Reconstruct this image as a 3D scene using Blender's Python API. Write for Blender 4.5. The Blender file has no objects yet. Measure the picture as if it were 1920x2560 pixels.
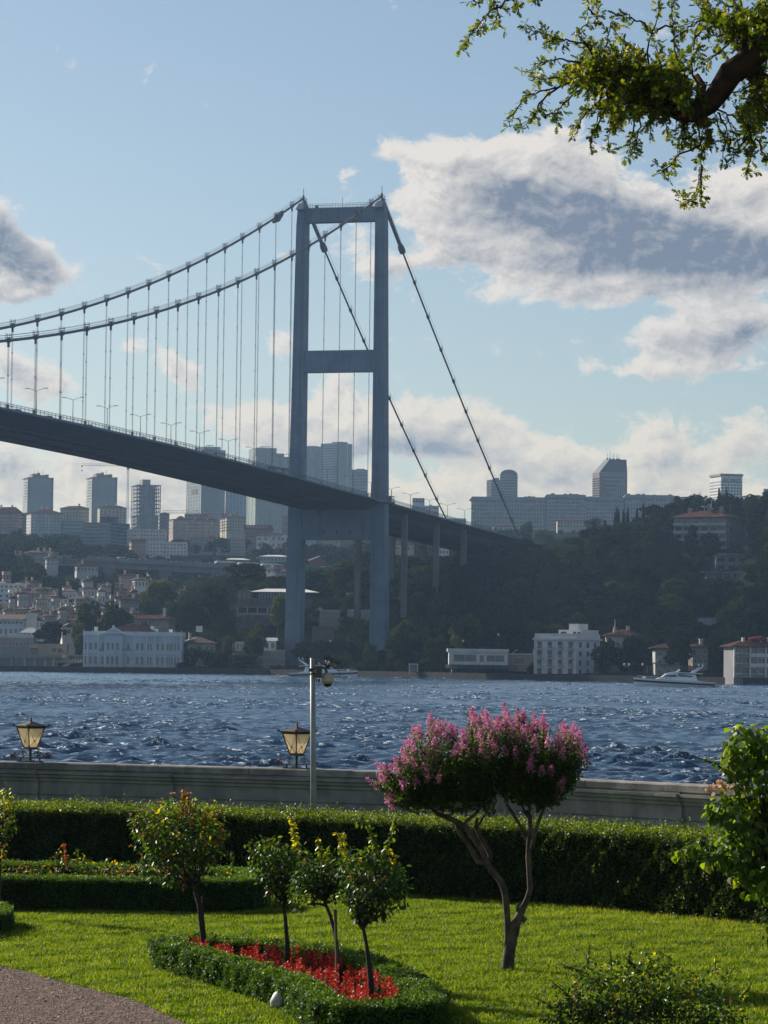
import bpy, math, random
import numpy as np
from math import sin, cos, pi, radians, tan, atan2
from mathutils import Matrix, Vector

# ------------------------------------------------------------------ camera, sky, sun, exposure
S = bpy.context.scene
COL = S.collection
F = 7900.0; PITCH = 0.0465; ROLL = 0.01257; CAMZ = 6.0
cd = bpy.data.cameras.new("camera"); cam = bpy.data.objects.new("camera", cd); COL.objects.link(cam)
cam.location = (0, 0, CAMZ)
cam.matrix_world = Matrix.Translation((0, 0, CAMZ)) @ Matrix.Rotation(pi/2+PITCH, 4, 'X') @ Matrix.Rotation(ROLL, 4, 'Z')
cd.sensor_fit = 'VERTICAL'; cd.sensor_height = 36.0; cd.lens = F/2560*36.0
cd.clip_start = 0.5; cd.clip_end = 20000
S.camera = cam
SUN_AZ = radians(-46); SUN_EL = radians(27)      # azimuth measured from +Y, negative = left
SUNV = Vector((sin(SUN_AZ)*cos(SUN_EL), cos(SUN_AZ)*cos(SUN_EL), sin(SUN_EL)))
sd = bpy.data.lights.new("sun", 'SUN'); sun = bpy.data.objects.new("sun", sd); COL.objects.link(sun)
sd.energy = 5.0; sd.angle = radians(0.5); sd.color = (1.0, 0.91, 0.78)
sun.rotation_euler = SUNV.to_track_quat('Z', 'Y').to_euler()
sun.location = SUNV*500
S.view_settings.view_transform = 'Standard'; S.view_settings.look = 'None'
S.view_settings.exposure = 0.45; S.view_settings.gamma = 1.0; S.view_settings.use_curve_mapping = False
S.render.engine = 'CYCLES'
S.cycles.use_denoising = True
S.cycles.max_bounces = 6; S.cycles.volume_bounces = 0; S.cycles.transparent_max_bounces = 8
S.cycles.diffuse_bounces = 2; S.cycles.glossy_bounces = 2; S.cycles.caustics_reflective = False; S.cycles.caustics_refractive = False
rng = np.random.default_rng(7); random.seed(7)

class NT:
    """small helper to write node trees"""
    def __init__(s, tree): s.t = tree; s.n = tree.nodes; s.l = tree.links
    def node(s, typ, ins=None, **kw):
        n = s.n.new(typ)
        for k, v in kw.items(): setattr(n, k, v)
        for k, v in (ins or {}).items(): s.set(n.inputs[k], v)
        return n
    def set(s, sock, v):
        if isinstance(v, bpy.types.NodeSocket): s.l.new(v, sock)
        elif hasattr(v, 'outputs'): s.l.new(v.outputs[0], sock)
        elif isinstance(v, (tuple, list)) and sock.type == 'RGBA' and len(v) == 3: sock.default_value = (*v, 1)
        else: sock.default_value = v
    def m(s, op, a, b=0.0, c=0.0, clamp=False):
        n = s.n.new('ShaderNodeMath'); n.operation = op; n.use_clamp = clamp
        s.set(n.inputs[0], a); s.set(n.inputs[1], b); s.set(n.inputs[2], c)
        return n.outputs[0]
    def ss(s, x, lo, hi):
        n = s.n.new('ShaderNodeMapRange'); n.interpolation_type = 'SMOOTHSTEP'
        s.set(n.inputs[0], x); s.set(n.inputs[1], lo); s.set(n.inputs[2], hi); return n.outputs[0]
    def mix(s, f, a, b, blend='MIX'):
        n = s.n.new('ShaderNodeMix'); n.data_type = 'RGBA'; n.blend_type = blend
        s.set(n.inputs[0], f); s.set(n.inputs[6], a); s.set(n.inputs[7], b); return n.outputs[2]
    def noise(s, vec, scale, detail=4, rough=.55, dist=0.0):
        n = s.n.new('ShaderNodeTexNoise')
        if vec is not None: s.set(n.inputs['Vector'], vec)
        s.set(n.inputs['Scale'], scale); s.set(n.inputs['Detail'], detail); s.set(n.inputs['Roughness'], rough); s.set(n.inputs['Distortion'], dist)
        return n.outputs[0]
    def xyz(s, x, y, z=0.0):
        n = s.n.new('ShaderNodeCombineXYZ'); s.set(n.inputs[0], x); s.set(n.inputs[1], y); s.set(n.inputs[2], z); return n.outputs[0]

# sky: Nishita air plus procedural cumulus laid out by azimuth and elevation
W = bpy.data.worlds.new("World"); S.world = W; W.use_nodes = True
W.node_tree.nodes.clear(); w = NT(W.node_tree)
sky = w.node('ShaderNodeTexSky', sky_type='NISHITA', sun_disc=False, sun_elevation=SUN_EL, sun_rotation=SUN_AZ)
sky.air_density = 1.0; sky.dust_density = 0.7; sky.ozone_density = 2.0
dirv = w.node('ShaderNodeTexCoord').outputs['Generated']
# cloud density field group: input = (U, V) in thousandths-of-a-radian-like units
BL = [  # centre u, v, radius u, v, weight
 (.97,.385,.07,.035,.8),(1.08,.40,.09,.05,1.0),(1.20,.43,.13,.08,1.1),(1.30,.38,.09,.05,.9),(1.42,.41,.13,.07,1.1),(1.38,.52,.24,.10,1.2),(1.60,.55,.18,.08,1.15),(1.75,.63,.26,.09,1.2),
 (1.22,.60,.17,.08,1.05),(1.05,.50,.07,.07,.9),(1.13,.56,.08,.07,.9),(1.40,.68,.17,.06,1.0),(1.62,.70,.2,.06,1.0),(1.90,.62,.12,.10,1.1),(1.82,.48,.09,.05,.85),(1.90,.46,.07,.06,.95),(1.02,.655,.10,.035,.62),(1.3,.74,.1,.035,.75),
 (1.66,.845,.10,.05,.85),(1.84,.80,.13,.07,1.0),(1.80,.88,.15,.05,.95),(1.60,.93,.09,.025,.72),(1.47,.91,.03,.03,.7),(1.70,.93,.1,.025,.7),
 (-.02,.56,.08,.08,1.0),(.03,.66,.11,.08,1.1),(.12,.65,.06,.06,.8),(-.05,.73,.16,.04,.9),(.05,.735,.1,.03,.75),
 (.03,.92,.11,.05,1.0),(.14,.97,.09,.04,.95),(.32,.868,.05,.022,.9),(.42,.91,.045,.04,.9),(.48,.95,.05,.04,.9),(.71,.865,.05,.035,.95),(.60,1.05,.09,.04,1.0),(.70,1.08,.12,.06,1.05),
 (.83,1.00,.055,.07,1.25),(.88,1.06,.12,.07,1.2),(.78,1.10,.12,.06,1.0),(1.05,1.07,.12,.07,1.15),(1.16,1.07,.11,.06,1.15),(1.26,1.12,.12,.07,1.1),(1.40,1.15,.11,.07,1.05),(1.62,1.12,.09,.08,1.1),(1.70,1.17,.1,.06,1.0),(1.88,1.10,.10,.09,1.1),
 (.89,.60,.07,.06,.9),(.93,.68,.06,.04,.8),(.87,.44,.03,.028,.85),(.72,.635,.035,.03,.58),(.05,1.16,.26,.08,.9),(.40,1.20,.2,.06,.85),(.62,1.22,.3,.05,.85),
 (1.2,1.23,.5,.05,1.1),(1.75,1.24,.3,.04,1.05),(.3,1.25,.4,.06,1.0),(1.36,.89,.02,.015,.55),(1.24,.87,.02,.025,.5)]
DK_ = [ # shaded cores of the thick clouds
 (1.27,.485,.12,.035,.8),(1.42,.53,.17,.06,1.15),(1.62,.60,.20,.07,1.25),(1.85,.66,.18,.07,1.2),(1.20,.40,.05,.03,.35),(1.42,.42,.06,.03,.45),(1.50,.67,.20,.03,.7),(1.88,.84,.1,.045,.8),(1.72,.86,.08,.03,.5),
 (.01,.62,.08,.07,1.15),(.10,.67,.06,.05,.7),(.02,.95,.10,.03,.45),(.02,1.17,.3,.04,.5),(.9,1.12,.12,.04,.5),(1.14,1.12,.12,.035,.6),(1.40,1.2,.13,.03,.5),(1.67,1.17,.07,.03,.5),(1.90,1.15,.07,.04,.5),(1.02,.67,.09,.03,.3)]
gt = bpy.data.node_groups.new("cloud_field", 'ShaderNodeTree'); g = NT(gt)
gt.interface.new_socket("P", in_out='INPUT', socket_type='NodeSocketVector')
gt.interface.new_socket("D", in_out='OUTPUT', socket_type='NodeSocketFloat')
gt.interface.new_socket("A", in_out='OUTPUT', socket_type='NodeSocketFloat')
gi = gt.nodes.new('NodeGroupInput'); go = gt.nodes.new('NodeGroupOutput')
P = gi.outputs[0]
sp = g.node('ShaderNodeSeparateXYZ', {0: P})
acc = None
for (cu, cv, ru, rv, wt) in BL:
    du = g.m('MULTIPLY_ADD', sp.outputs[0], 1/ru, -cu/ru); dv = g.m('MULTIPLY_ADD', sp.outputs[1], 1/rv, -cv/rv)
    d2 = g.m('MULTIPLY_ADD', du, du, g.m('MULTIPLY', dv, dv))
    b = g.m('MULTIPLY', g.m('EXPONENT', g.m('MULTIPLY', d2, -0.9)), wt)
    acc = b if acc is None else g.m('ADD', acc, b)
acc = g.m('MINIMUM', acc, 1.7)
# the same weather everywhere else round the sky
dk_ = None
for (cu, cv, ru, rv, wt) in DK_:
    du = g.m('MULTIPLY_ADD', sp.outputs[0], 1/ru, -cu/ru); dv = g.m('MULTIPLY_ADD', sp.outputs[1], 1/rv, -cv/rv)
    b = g.m('MULTIPLY', g.m('EXPONENT', g.m('MULTIPLY', g.m('MULTIPLY_ADD', du, du, g.m('MULTIPLY', dv, dv)), -0.8)), wt)
    dk_ = b if dk_ is None else g.m('ADD', dk_, b)
far_n = g.noise(P, 1.3, 2, .5)
off = g.m('MAXIMUM', g.m('ABSOLUTE', g.m('SUBTRACT', sp.outputs[0], .96)), g.m('MULTIPLY', g.m('ABSOLUTE', g.m('SUBTRACT', sp.outputs[1], .9)), .85))
mask = g.ss(off, 1.0, 1.6)
far_c = g.m('MULTIPLY', mask, g.ss(far_n, .48, .66))
acc = g.m('ADD', acc, far_c); dk_ = g.m('ADD', dk_, g.m('MULTIPLY', g.ss(far_c, .6, 1.0), .7))
st = g.node('ShaderNodeVectorMath', {0: P, 1: (1, 1.35, 1)}, operation='MULTIPLY').outputs[0]
nb = g.noise(st, 4.5, 4, .55)
wv = g.node('ShaderNodeVectorMath', {0: st, 1: g.node('ShaderNodeVectorMath', {0: g.node('ShaderNodeTexNoise', {'Vector': st, 'Scale': 9.0, 'Detail': 3.0}).outputs['Color'], 1: (.09, .09, 0)}, operation='MULTIPLY').outputs[0]}).outputs[0]
n1 = g.noise(wv, 9.0, 10, .62, .2)
n2 = g.noise(wv, 34.0, 5, .62)
A = g.m('ADD', acc, g.m('MULTIPLY', g.m('SUBTRACT', nb, .5), 1.25))
K = g.m('ADD', g.m('ADD', dk_, g.m('MULTIPLY', g.m('SUBTRACT', n1, .5), .75)), g.m('MULTIPLY', g.m('SUBTRACT', nb, .5), 1.5))
D = g.m('ADD', A, g.m('MULTIPLY', g.m('SUBTRACT', n1, .5), 2.7))
D = g.m('ADD', D, g.m('MULTIPLY', g.m('SUBTRACT', n2, .5), .75))
gt.links.new(D, go.inputs[0]); gt.links.new(K, go.inputs[1])
sx = w.node('ShaderNodeSeparateXYZ', {0: dirv})
az = w.m('ARCTAN2', sx.outputs[0], sx.outputs[1]); el = w.m('ARCSINE', sx.outputs[2])
ka = F/1000
U0 = w.m('MULTIPLY', az, ka); V0 = w.m('MULTIPLY', el, -ka)
Uc = w.m('ADD', w.m('MULTIPLY_ADD', V0, -ROLL, .96), U0)
Vc = w.m('ADD', w.m('MULTIPLY_ADD', U0, ROLL, 1.648), V0)
PV = w.xyz(Uc, Vc, 3.1)
def field(vec):
    n = w.n.new('ShaderNodeGroup'); n.node_tree = gt; w.set(n.inputs[0], vec); return n.outputs
f0 = field(PV)
f1 = field(w.node('ShaderNodeVectorMath', {0: PV, 1: (-.016, -.020, 0)}).outputs[0])
d0 = f0[0]
alpha = w.ss(d0, .42, 1.0)
rim = w.m('SUBTRACT', 1.0, w.ss(d0, .60, 1.15))               # thin edges let the sun through
fine = w.m('MULTIPLY', w.m('SUBTRACT', d0, f1[0]), .60)       # billows
core = w.m('MULTIPLY', w.ss(f0[1], -.3, 1.5), 1.0)                                  # thick cloud seen from its shaded side
low = w.ss(Vc, .80, 1.25)
lit = w.m('ADD', w.m('MULTIPLY', w.m('SUBTRACT', 1.0, core), .86), w.m('ADD', w.m('MULTIPLY', rim, .30), fine), clamp=True)
ccol = w.mix(lit, w.mix(low, (1.95, 2.4, 3.25), (3.3, 3.7, 4.3)), w.mix(low, (9.4, 8.7, 7.9), (9.6, 8.5, 6.7)))
tint = w.mix(1.0, sky.outputs[0], (1.0, 1.0, 1.0), 'MULTIPLY')
wcol = w.mix(w.m('MULTIPLY', alpha, .95), tint, ccol)
bg = w.node('ShaderNodeBackground', {'Color': wcol, 'Strength': 0.065})
w.l.new(bg.outputs[0], w.node('ShaderNodeOutputWorld').inputs[0])
W.cycles.sampling_method = 'MANUAL'; W.cycles.sample_map_resolution = 512

# ------------------------------------------------------------------ helpers
_cp, _sp = cos(PITCH), sin(PITCH); _cr, _sr = cos(ROLL), sin(ROLL)
def ray(u, v):
    x = u-960; y = v-1280
    x, y = x*_cr+y*_sr, -x*_sr+y*_cr
    up = -y/F; rx = x/F
    return np.array([rx, _cp-up*_sp, _sp+up*_cp])          # world direction (x, y, z)
def pt(u, v, Y):
    d = ray(u, v); t = Y/d[1]
    return np.array([d[0]*t, Y, CAMZ+d[2]*t])
def on_z(u, v, z):
    d = ray(u, v); t = (z-CAMZ)/d[2]
    return np.array([d[0]*t, d[1]*t, z])
def u_of(X, Y): return 960+F*X/Y
def hz(u): return 1647.8+(u-960)*ROLL

MATS = {}
def mat(name, col, rough=.7, col2=None, scale=1.0, bump=0.0, bscale=None, metal=0.0, spec=.4, detail=5, coat=0.0, streak=None):
    if name in MATS: return MATS[name]
    m = bpy.data.materials.new(name); m.use_nodes = True; t = m.node_tree; t.nodes.clear(); n = NT(t)
    oc = n.node('ShaderNodeTexCoord').outputs['Object']
    c2 = col2 or tuple(c*.72 for c in col)
    nz = n.noise(oc, scale, detail, .6)
    c = n.mix(n.ss(nz, .36, .66), c2, col)
    if rough >= .95: spec = 0.0
    if streak: c = n.mix(n.m('MULTIPLY', n.ss(n.noise(n.node('ShaderNodeVectorMath', {0: oc, 1: (streak, streak, streak*.07)}, operation='MULTIPLY').outputs[0], 1.0, 6, .65), .50, .72), .55), c, tuple(x*.45 for x in col))
    b = n.node('ShaderNodeBsdfPrincipled', {'Base Color': c, 'Roughness': rough, 'Metallic': metal, 'Specular IOR Level': spec, 'Coat Weight': coat})
    if bump:
        bn = n.node('ShaderNodeBump', {'Height': n.noise(oc, bscale or scale*6, 5, .65), 'Strength': 1.0, 'Distance': bump})
        n.l.new(bn.outputs[0], b.inputs['Normal'])
    n.l.new(b.outputs[0], n.node('ShaderNodeOutputMaterial').inputs[0])
    MATS[name] = m; return m
def leafmat(name, cols, trans=.35, rough=.45, attr=True, var=.0, spec=.35, tr=(1.9, 2.0, .5)):
    """leaf material: colours picked by the per-leaf 'tint' value (or per-object random), light passes through"""
    if name in MATS: return MATS[name]
    m = bpy.data.materials.new(name); m.use_nodes = True; t = m.node_tree; t.nodes.clear(); n = NT(t)
    if attr: f = n.node('ShaderNodeAttribute', attribute_name='tint').outputs['Fac']
    else:
        oi = n.node('ShaderNodeObjectInfo').outputs['Random']
        nz = n.noise(n.node('ShaderNodeTexCoord').outputs['Object'], 0.9, 3, .6)
        f = n.m('ADD', n.m('MULTIPLY', oi, .65), n.m('MULTIPLY_ADD', nz, 1.0, -.33), clamp=True)
    r = n.node('ShaderNodeValToRGB', {0: f}); e = r.color_ramp.elements
    while len(e) < len(cols): e.new(.5)
    for i, (p_, c_) in enumerate(cols): e[i].position = p_
    for i, (p_, c_) in enumerate(sorted(cols)): e[i].position = p_; e[i].color = (*c_, 1)
    p = n.node('ShaderNodeBsdfPrincipled', {'Base Color': r.outputs[0], 'Roughness': rough, 'Specular IOR Level': spec})
    tc = n.mix(1.0, r.outputs[0], tr, 'MULTIPLY')
    tb = n.node('ShaderNodeBsdfTranslucent', {'Color': tc})
    mx = n.node('ShaderNodeMixShader', {0: trans, 1: p.outputs[0], 2: tb.outputs[0]})
    n.l.new(mx.outputs[0], n.node('ShaderNodeOutputMaterial').inputs[0])
    MATS[name] = m; return m

def link(o, parent=None):
    COL.objects.link(o)
    if parent is not None: o.parent = parent
    return o
def tag(o, label=None, cat=None, group=None, kind=None):
    if label: o['label'] = label
    if cat: o['category'] = cat
    if group: o['group'] = group
    if kind: o['kind'] = kind
    return o
def empty(name, loc=(0, 0, 0), rz=0.0):
    o = bpy.data.objects.new(name, None); o.location = loc; o.rotation_euler = (0, 0, rz); o.empty_display_size = .5
    return link(o)
def copy_tree(o, parent=None):
    c = o.copy(); link(c, parent)
    for ch in list(KIDS.get(o.name, [])):
        k = copy_tree(ch, c); KIDS.setdefault(c.name, []).append(k)
    return c
KIDS = {}
def add_child(p, c): KIDS.setdefault(p.name, []).append(c)
def np_mesh(name, V, Fc, mats, tint=None, smooth=False, midx=None):
    V = np.asarray(V, np.float32); Fc = np.asarray(Fc, np.int32); k = Fc.shape[1]
    me = bpy.data.meshes.new(name)
    me.vertices.add(len(V)); me.vertices.foreach_set('co', V.ravel())
    me.loops.add(Fc.size); me.loops.foreach_set('vertex_index', Fc.ravel())
    me.polygons.add(len(Fc)); me.polygons.foreach_set('loop_start', np.arange(0, Fc.size, k, dtype=np.int32))
    try: me.polygons.foreach_set('loop_total', np.full(len(Fc), k, np.int32))
    except Exception: pass
    if smooth: me.polygons.foreach_set('use_smooth', np.ones(len(Fc), bool))
    if midx is not None: me.polygons.foreach_set('material_index', np.asarray(midx, np.int32))
    if tint is not None:
        a = me.attributes.new('tint', 'FLOAT', 'POINT'); a.data.foreach_set('value', np.asarray(tint, np.float32))
    for m in (mats if isinstance(mats, (list, tuple)) else [mats]): me.materials.append(m)
    me.update(calc_edges=True); me.validate(); return me
def obj(name, me, parent=None):
    o = bpy.data.objects.new(name, me); link(o, parent)
    if parent is not None: add_child(parent, o)
    return o

class MB:
    """collects boxes, tubes, prisms ... and links them as ONE mesh object"""
    def __init__(s): s.v = []; s.f = []; s.mi = []; s.m = 0; s.sm = []; s.smooth = False
    def face(s, pts):
        b = len(s.v); s.v += [tuple(map(float, p)) for p in pts]; s.f.append(tuple(range(b, b+len(pts)))); s.mi.append(s.m); s.sm.append(s.smooth)
    def raw(s, pts, faces):
        b = len(s.v); s.v += [tuple(map(float, p)) for p in pts]
        for f in faces: s.f.append(tuple(b+i for i in f)); s.mi.append(s.m); s.sm.append(s.smooth)
    def box(s, c, d, rz=0.0):
        hx, hy, hz_ = d[0]/2, d[1]/2, d[2]/2; cs, sn = cos(rz), sin(rz); P = []
        for z in (-hz_, hz_):
            for x, y in ((-hx, -hy), (hx, -hy), (hx, hy), (-hx, hy)):
                P.append((c[0]+x*cs-y*sn, c[1]+x*sn+y*cs, c[2]+z))
        s.raw(P, [(3, 2, 1, 0), (4, 5, 6, 7), (0, 1, 5, 4), (1, 2, 6, 5), (2, 3, 7, 6), (3, 0, 4, 7)])
    def bb(s, x0, x1, y0, y1, z0, z1): s.box(((x0+x1)/2, (y0+y1)/2, (z0+z1)/2), (x1-x0, y1-y0, z1-z0))
    def hexa(s, P): s.raw(P, [(3, 2, 1, 0), (4, 5, 6, 7), (0, 1, 5, 4), (1, 2, 6, 5), (2, 3, 7, 6), (3, 0, 4, 7)])
    def prism(s, poly, z0, z1, top=None):
        n = len(poly); t = top or poly
        s.raw([(p[0], p[1], z0) for p in poly]+[(p[0], p[1], z1) for p in t],
              [tuple(range(n-1, -1, -1)), tuple(range(n, 2*n))]+[(i, (i+1) % n, n+(i+1) % n, n+i) for i in range(n)])
    def profile_y(s, prof, y0, y1):
        """closed outline in x,z swept along y"""
        n = len(prof)
        s.raw([(p[0], y0, p[1]) for p in prof]+[(p[0], y1, p[1]) for p in prof],
              [tuple(range(n)), tuple(range(2*n-1, n-1, -1))]+[(i, n+i, n+(i+1) % n, (i+1) % n) for i in range(n)])
    def tube(s, pts, r, n=8, caps=True):
        pts = [Vector(p) for p in pts]; R = r if isinstance(r, (list, tuple)) else [r]*len(pts)
        P = []; up = Vector((0.13, 0.27, 1)).normalized(); N = len(pts); prev = None
        for i, p in enumerate(pts):
            d = (pts[min(i+1, N-1)]-pts[max(i-1, 0)])
            d = d.normalized() if d.length > 1e-9 else Vector((0, 0, 1))
            a = prev if prev is not None else (up if abs(d.dot(up)) < .92 else Vector((1, 0, 0)))
            a = (a-d*a.dot(d)).normalized(); b = d.cross(a); prev = a
            for k in range(n):
                t = 2*pi*k/n; q = p+(a*cos(t)+b*sin(t))*R[i]; P.append(q)
        fs = [(i*n+k, i*n+(k+1) % n, (i+1)*n+(k+1) % n, (i+1)*n+k) for i in range(N-1) for k in range(n)]
        if caps: fs += [tuple(range(n-1, -1, -1)), tuple(range((N-1)*n, N*n))]
        s.raw(P, fs)
    def lathe(s, prof, c=(0, 0, 0), n=16):
        """prof = [(r, z)...]"""
        P = [(c[0]+r*cos(2*pi*k/n), c[1]+r*sin(2*pi*k/n), c[2]+z) for r, z in prof for k in range(n)]
        N = len(prof)
        s.raw(P, [(i*n+k, i*n+(k+1) % n, (i+1)*n+(k+1) % n, (i+1)*n+k) for i in range(N-1) for k in range(n)]+[tuple(range(n-1, -1, -1)), tuple(range((N-1)*n, N*n))])
    def mesh(s, name, mats):
        me = bpy.data.meshes.new(name); me.from_pydata(s.v, [], s.f)
        for m in (mats if isinstance(mats, (list, tuple)) else [mats]): me.materials.append(m)
        me.polygons.foreach_set('material_index', s.mi); me.polygons.foreach_set('use_smooth', s.sm)
        me.update(); return me
    def build(s, name, mats, parent=None): return obj(name, s.mesh(name, mats), parent)

# leaf templates: x along the leaf, y across, z out
T_DIA = (np.array([[0, 0, 0], [.5, .32, .04], [1, 0, 0], [.5, -.32, .04]]), np.array([[0, 1, 2, 3]]))
T_OVAL = (np.array([[0, 0, 0], [.3, .30, .06], [.72, .26, .05], [1, 0, -.05], [.72, -.26, .05], [.3, -.30, .06]]), np.array([[0, 1, 2, 3], [0, 3, 4, 5]]))
_ok = [(0, .03), (.18, .07), (.22, .2), (.33, .22), (.36, .09), (.46, .11), (.52, .3), (.64, .32), (.66, .14), (.76, .14), (.82, .24), (.92, .2), (1, 0)]
def _oak():
    up = [(x, y) for x, y in _ok]; V = [(x, 0, 0) for x, y in up]; V2 = [(x, y, .05*(y > .1)) for x, y in up]; V3 = [(x, -y, .05*(y > .1)) for x, y in up]
    n = len(up); Fq = []
    for i in range(n-1): Fq += [(i, i+1, n+i+1, n+i), (i+1, i, 2*n+i, 2*n+i+1)]
    return np.array(V+V2+V3, float), np.array(Fq)
T_OAK = _oak()
T_HEART = (np.array([[0, 0, 0], [-.08, .25, .02], [.15, .48, .06], [.5, .42, .05], [1, 0, -.1], [.5, -.42, .05], [.15, -.48, .06], [-.08, -.25, .02]]),
           np.array([[0, 1, 2, 3], [0, 3, 4, 4], [0, 4, 5, 5], [0, 5, 6, 7]]))
T_HEART = (T_HEART[0], np.array([[0, 1, 2, 3], [0, 3, 4, 5], [0, 5, 6, 7]]))
def norm(a): return a/np.maximum(np.linalg.norm(a, axis=-1, keepdims=True), 1e-9)
def leaves(P, D, N, size, tmpl, tint):
    """one leaf per row: base point P, direction D, upper side N, length size"""
    V, Fq = tmpl; D = norm(D); N = norm(N-D*(N*D).sum(1, keepdims=True)); B = np.cross(N, D)
    s = np.broadcast_to(np.asarray(size, float), (len(P),))[:, None, None]
    VV = P[:, None, :]+s*(V[None, :, 0:1]*D[:, None, :]+V[None, :, 1:2]*B[:, None, :]+V[None, :, 2:3]*N[:, None, :])
    k = len(V); FF = (Fq[None]+(np.arange(len(P))*k)[:, None, None]).reshape(-1, Fq.shape[1])
    return VV.reshape(-1, 3), FF, np.repeat(tint, k)
def cat_leaves(L):
    V = []; Fq = []; T = []; b = 0
    for v, f, t in L: V.append(v); Fq.append(f+b); T.append(t); b += len(v)
    return np.concatenate(V), np.concatenate(Fq), np.concatenate(T)
def rdir(n): return norm(rng.normal(size=(n, 3)))
def vnoise(P, f, seed=0):
    """cheap smooth pseudo-noise, about -1..1"""
    r = np.random.default_rng(seed); o = 0
    for i in range(6):
        k = r.normal(size=P.shape[1]); k *= f*(1+.5*i)/np.linalg.norm(k); o = o+np.sin(P@k*2*pi+r.uniform(0, 6.3))/(1+.4*i)
    return o/2.4

# ------------------------------------------------------------------ materials of the setting
M_stone = mat('limestone', (.30, .285, .265), .85, (.19, .185, .175), 1.6, .006, 30, streak=2.2)
M_coping = mat('weathered_coping', (.32, .30, .275), .85, (.14, .135, .125), 1.6, .008, 22, streak=3.0)
M_gravel = mat('gravel_ground', (.27, .205, .17), .95, (.12, .09, .075), 11, .02, 45)
M_soil = mat('soil', (.07, .05, .035), 1.0, (.04, .03, .02), 6, .02, 20)
M_turf = mat('turf_soil', (.075, .115, .012), 1.0, (.045, .075, .01), 3, .02, 40)
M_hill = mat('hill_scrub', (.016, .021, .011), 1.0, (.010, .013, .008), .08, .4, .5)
M_quay = mat('quay_stone', (.055, .05, .047), .9, (.035, .032, .03), .5, .02, 3)
M_conc = mat('concrete', (.34, .33, .31), .9, (.25, .245, .235), .25, .01, 6)
M_asph = mat('asphalt', (.055, .055, .058), .9)
M_white = mat('white_paint', (.72, .72, .70), .6, (.55, .55, .54), .5)
M_dark = mat('dark_metal', (.03, .03, .032), .5)
M_glass = mat('window_glass', (.03, .04, .05), .08, (.015, .02, .025), .8, spec=.8)
M_glassblue = mat('blue_glass', (.05, .10, .13), .1, (.03, .06, .08), .4, spec=.9)
M_tile = mat('roof_tiles', (.125, .065, .05), .95, (.08, .045, .036), .9, .03, 5)
M_tilebrown = mat('brown_roof', (.13, .075, .055), .85, (.09, .055, .04), .9, .03, 5)

# ------------------------------------------------------------------ far shore terrain
YS = lambda u: np.interp(u, [-3000, 0, 640, 1200, 1920, 5000], [1180, 1102, 1082, 985, 893, 800])
def zv(u, v, Y): return CAMZ+(hz(u)-v)*Y/F
TK = {  # column u : ground knots (depth, image row of bare ground)
 -400: [(1300, 1530), (1500, 1440), (1800, 1375), (2100, 1345), (2600, 1325)],
 0: [(1180, 1600), (1300, 1535), (1420, 1485), (1520, 1440), (1750, 1385), (2050, 1348), (2600, 1325)],
 200: [(1180, 1615), (1300, 1560), (1430, 1520), (1540, 1470), (1750, 1408), (2050, 1370), (2600, 1330)],
 400: [(1180, 1630), (1300, 1575), (1430, 1530), (1560, 1500), (1650, 1490), (1780, 1450), (1900, 1400), (2150, 1375), (2600, 1335)],
 560: [(1150, 1645), (1180, 1600), (1230, 1560), (1330, 1500), (1450, 1480), (1600, 1480), (1750, 1450), (1900, 1395), (2150, 1375), (2600, 1335)],
 700: [(1152, 1655), (1180, 1600), (1230, 1520), (1280, 1485), (1380, 1465), (1500, 1462), (1650, 1440), (1800, 1412), (2150, 1385), (2600, 1345)],
 860: [(1152, 1650), (1185, 1590), (1240, 1530), (1300, 1480), (1400, 1440), (1500, 1445), (1700, 1430), (1800, 1415), (2150, 1385), (2600, 1345)],
 1000: [(1142, 1648), (1170, 1590), (1215, 1540), (1290, 1480), (1370, 1450), (1450, 1435), (1700, 1425), (1900, 1400), (2150, 1370), (2600, 1330)],
 1150: [(1060, 1640), (1130, 1570), (1230, 1480), (1330, 1420), (1400, 1400), (1700, 1395), (1900, 1370), (2150, 1350), (2600, 1320)],
 1320: [(1030, 1650), (1080, 1590), (1180, 1490), (1280, 1400), (1360, 1368), (1420, 1362), (1700, 1370), (1900, 1350), (2150, 1340), (2600, 1320)],
 1500: [(1010, 1660), (1060, 1600), (1150, 1490), (1260, 1395), (1340, 1350), (1420, 1338), (1700, 1350), (2100, 1330), (2600, 1310)],
 1640: [(990, 1660), (1040, 1600), (1130, 1500), (1230, 1412), (1300, 1370), (1390, 1316), (1450, 1300), (1700, 1320), (2100, 1300), (2600, 1290)],
 1760: [(970, 1660), (1030, 1605), (1110, 1530), (1200, 1475), (1265, 1450), (1300, 1424), (1345, 1380), (1400, 1312), (1450, 1298), (1700, 1320), (2100, 1300), (2600, 1290)],
 1850: [(960, 1665), (1020, 1605), (1100, 1530), (1200, 1470), (1265, 1440), (1300, 1412), (1345, 1372), (1400, 1312), (1450, 1298), (1700, 1320), (2100, 1300), (2600, 1290)],
 1920: [(950, 1670), (1010, 1610), (1090, 1510), (1190, 1400), (1260, 1340), (1330, 1300), (1450, 1290), (1700, 1320), (2100, 1300), (2600, 1290)],
 2400: [(950, 1680), (1010, 1620), (1100, 1520), (1200, 1420), (1300, 1340), (1450, 1300), (2100, 1310), (2600, 1300)]}
tku = sorted(TK)
YG = np.arange(880, 4420, 12.0)
tkz = []
for u in tku:
    ks = [(YS(u)+2, 1.9), (YS(u)+42, 2.2)]+[(Y, zv(u, v, Y)) for Y, v in TK[u] if Y > YS(u)+50]
    ks.append((3300, ks[-1][1]-4)); ks.append((4500, ks[-1][1]-10))
    tkz.append(np.interp(YG, [k[0] for k in ks], [k[1] for k in ks]))
tkz = np.array(tkz)
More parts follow.
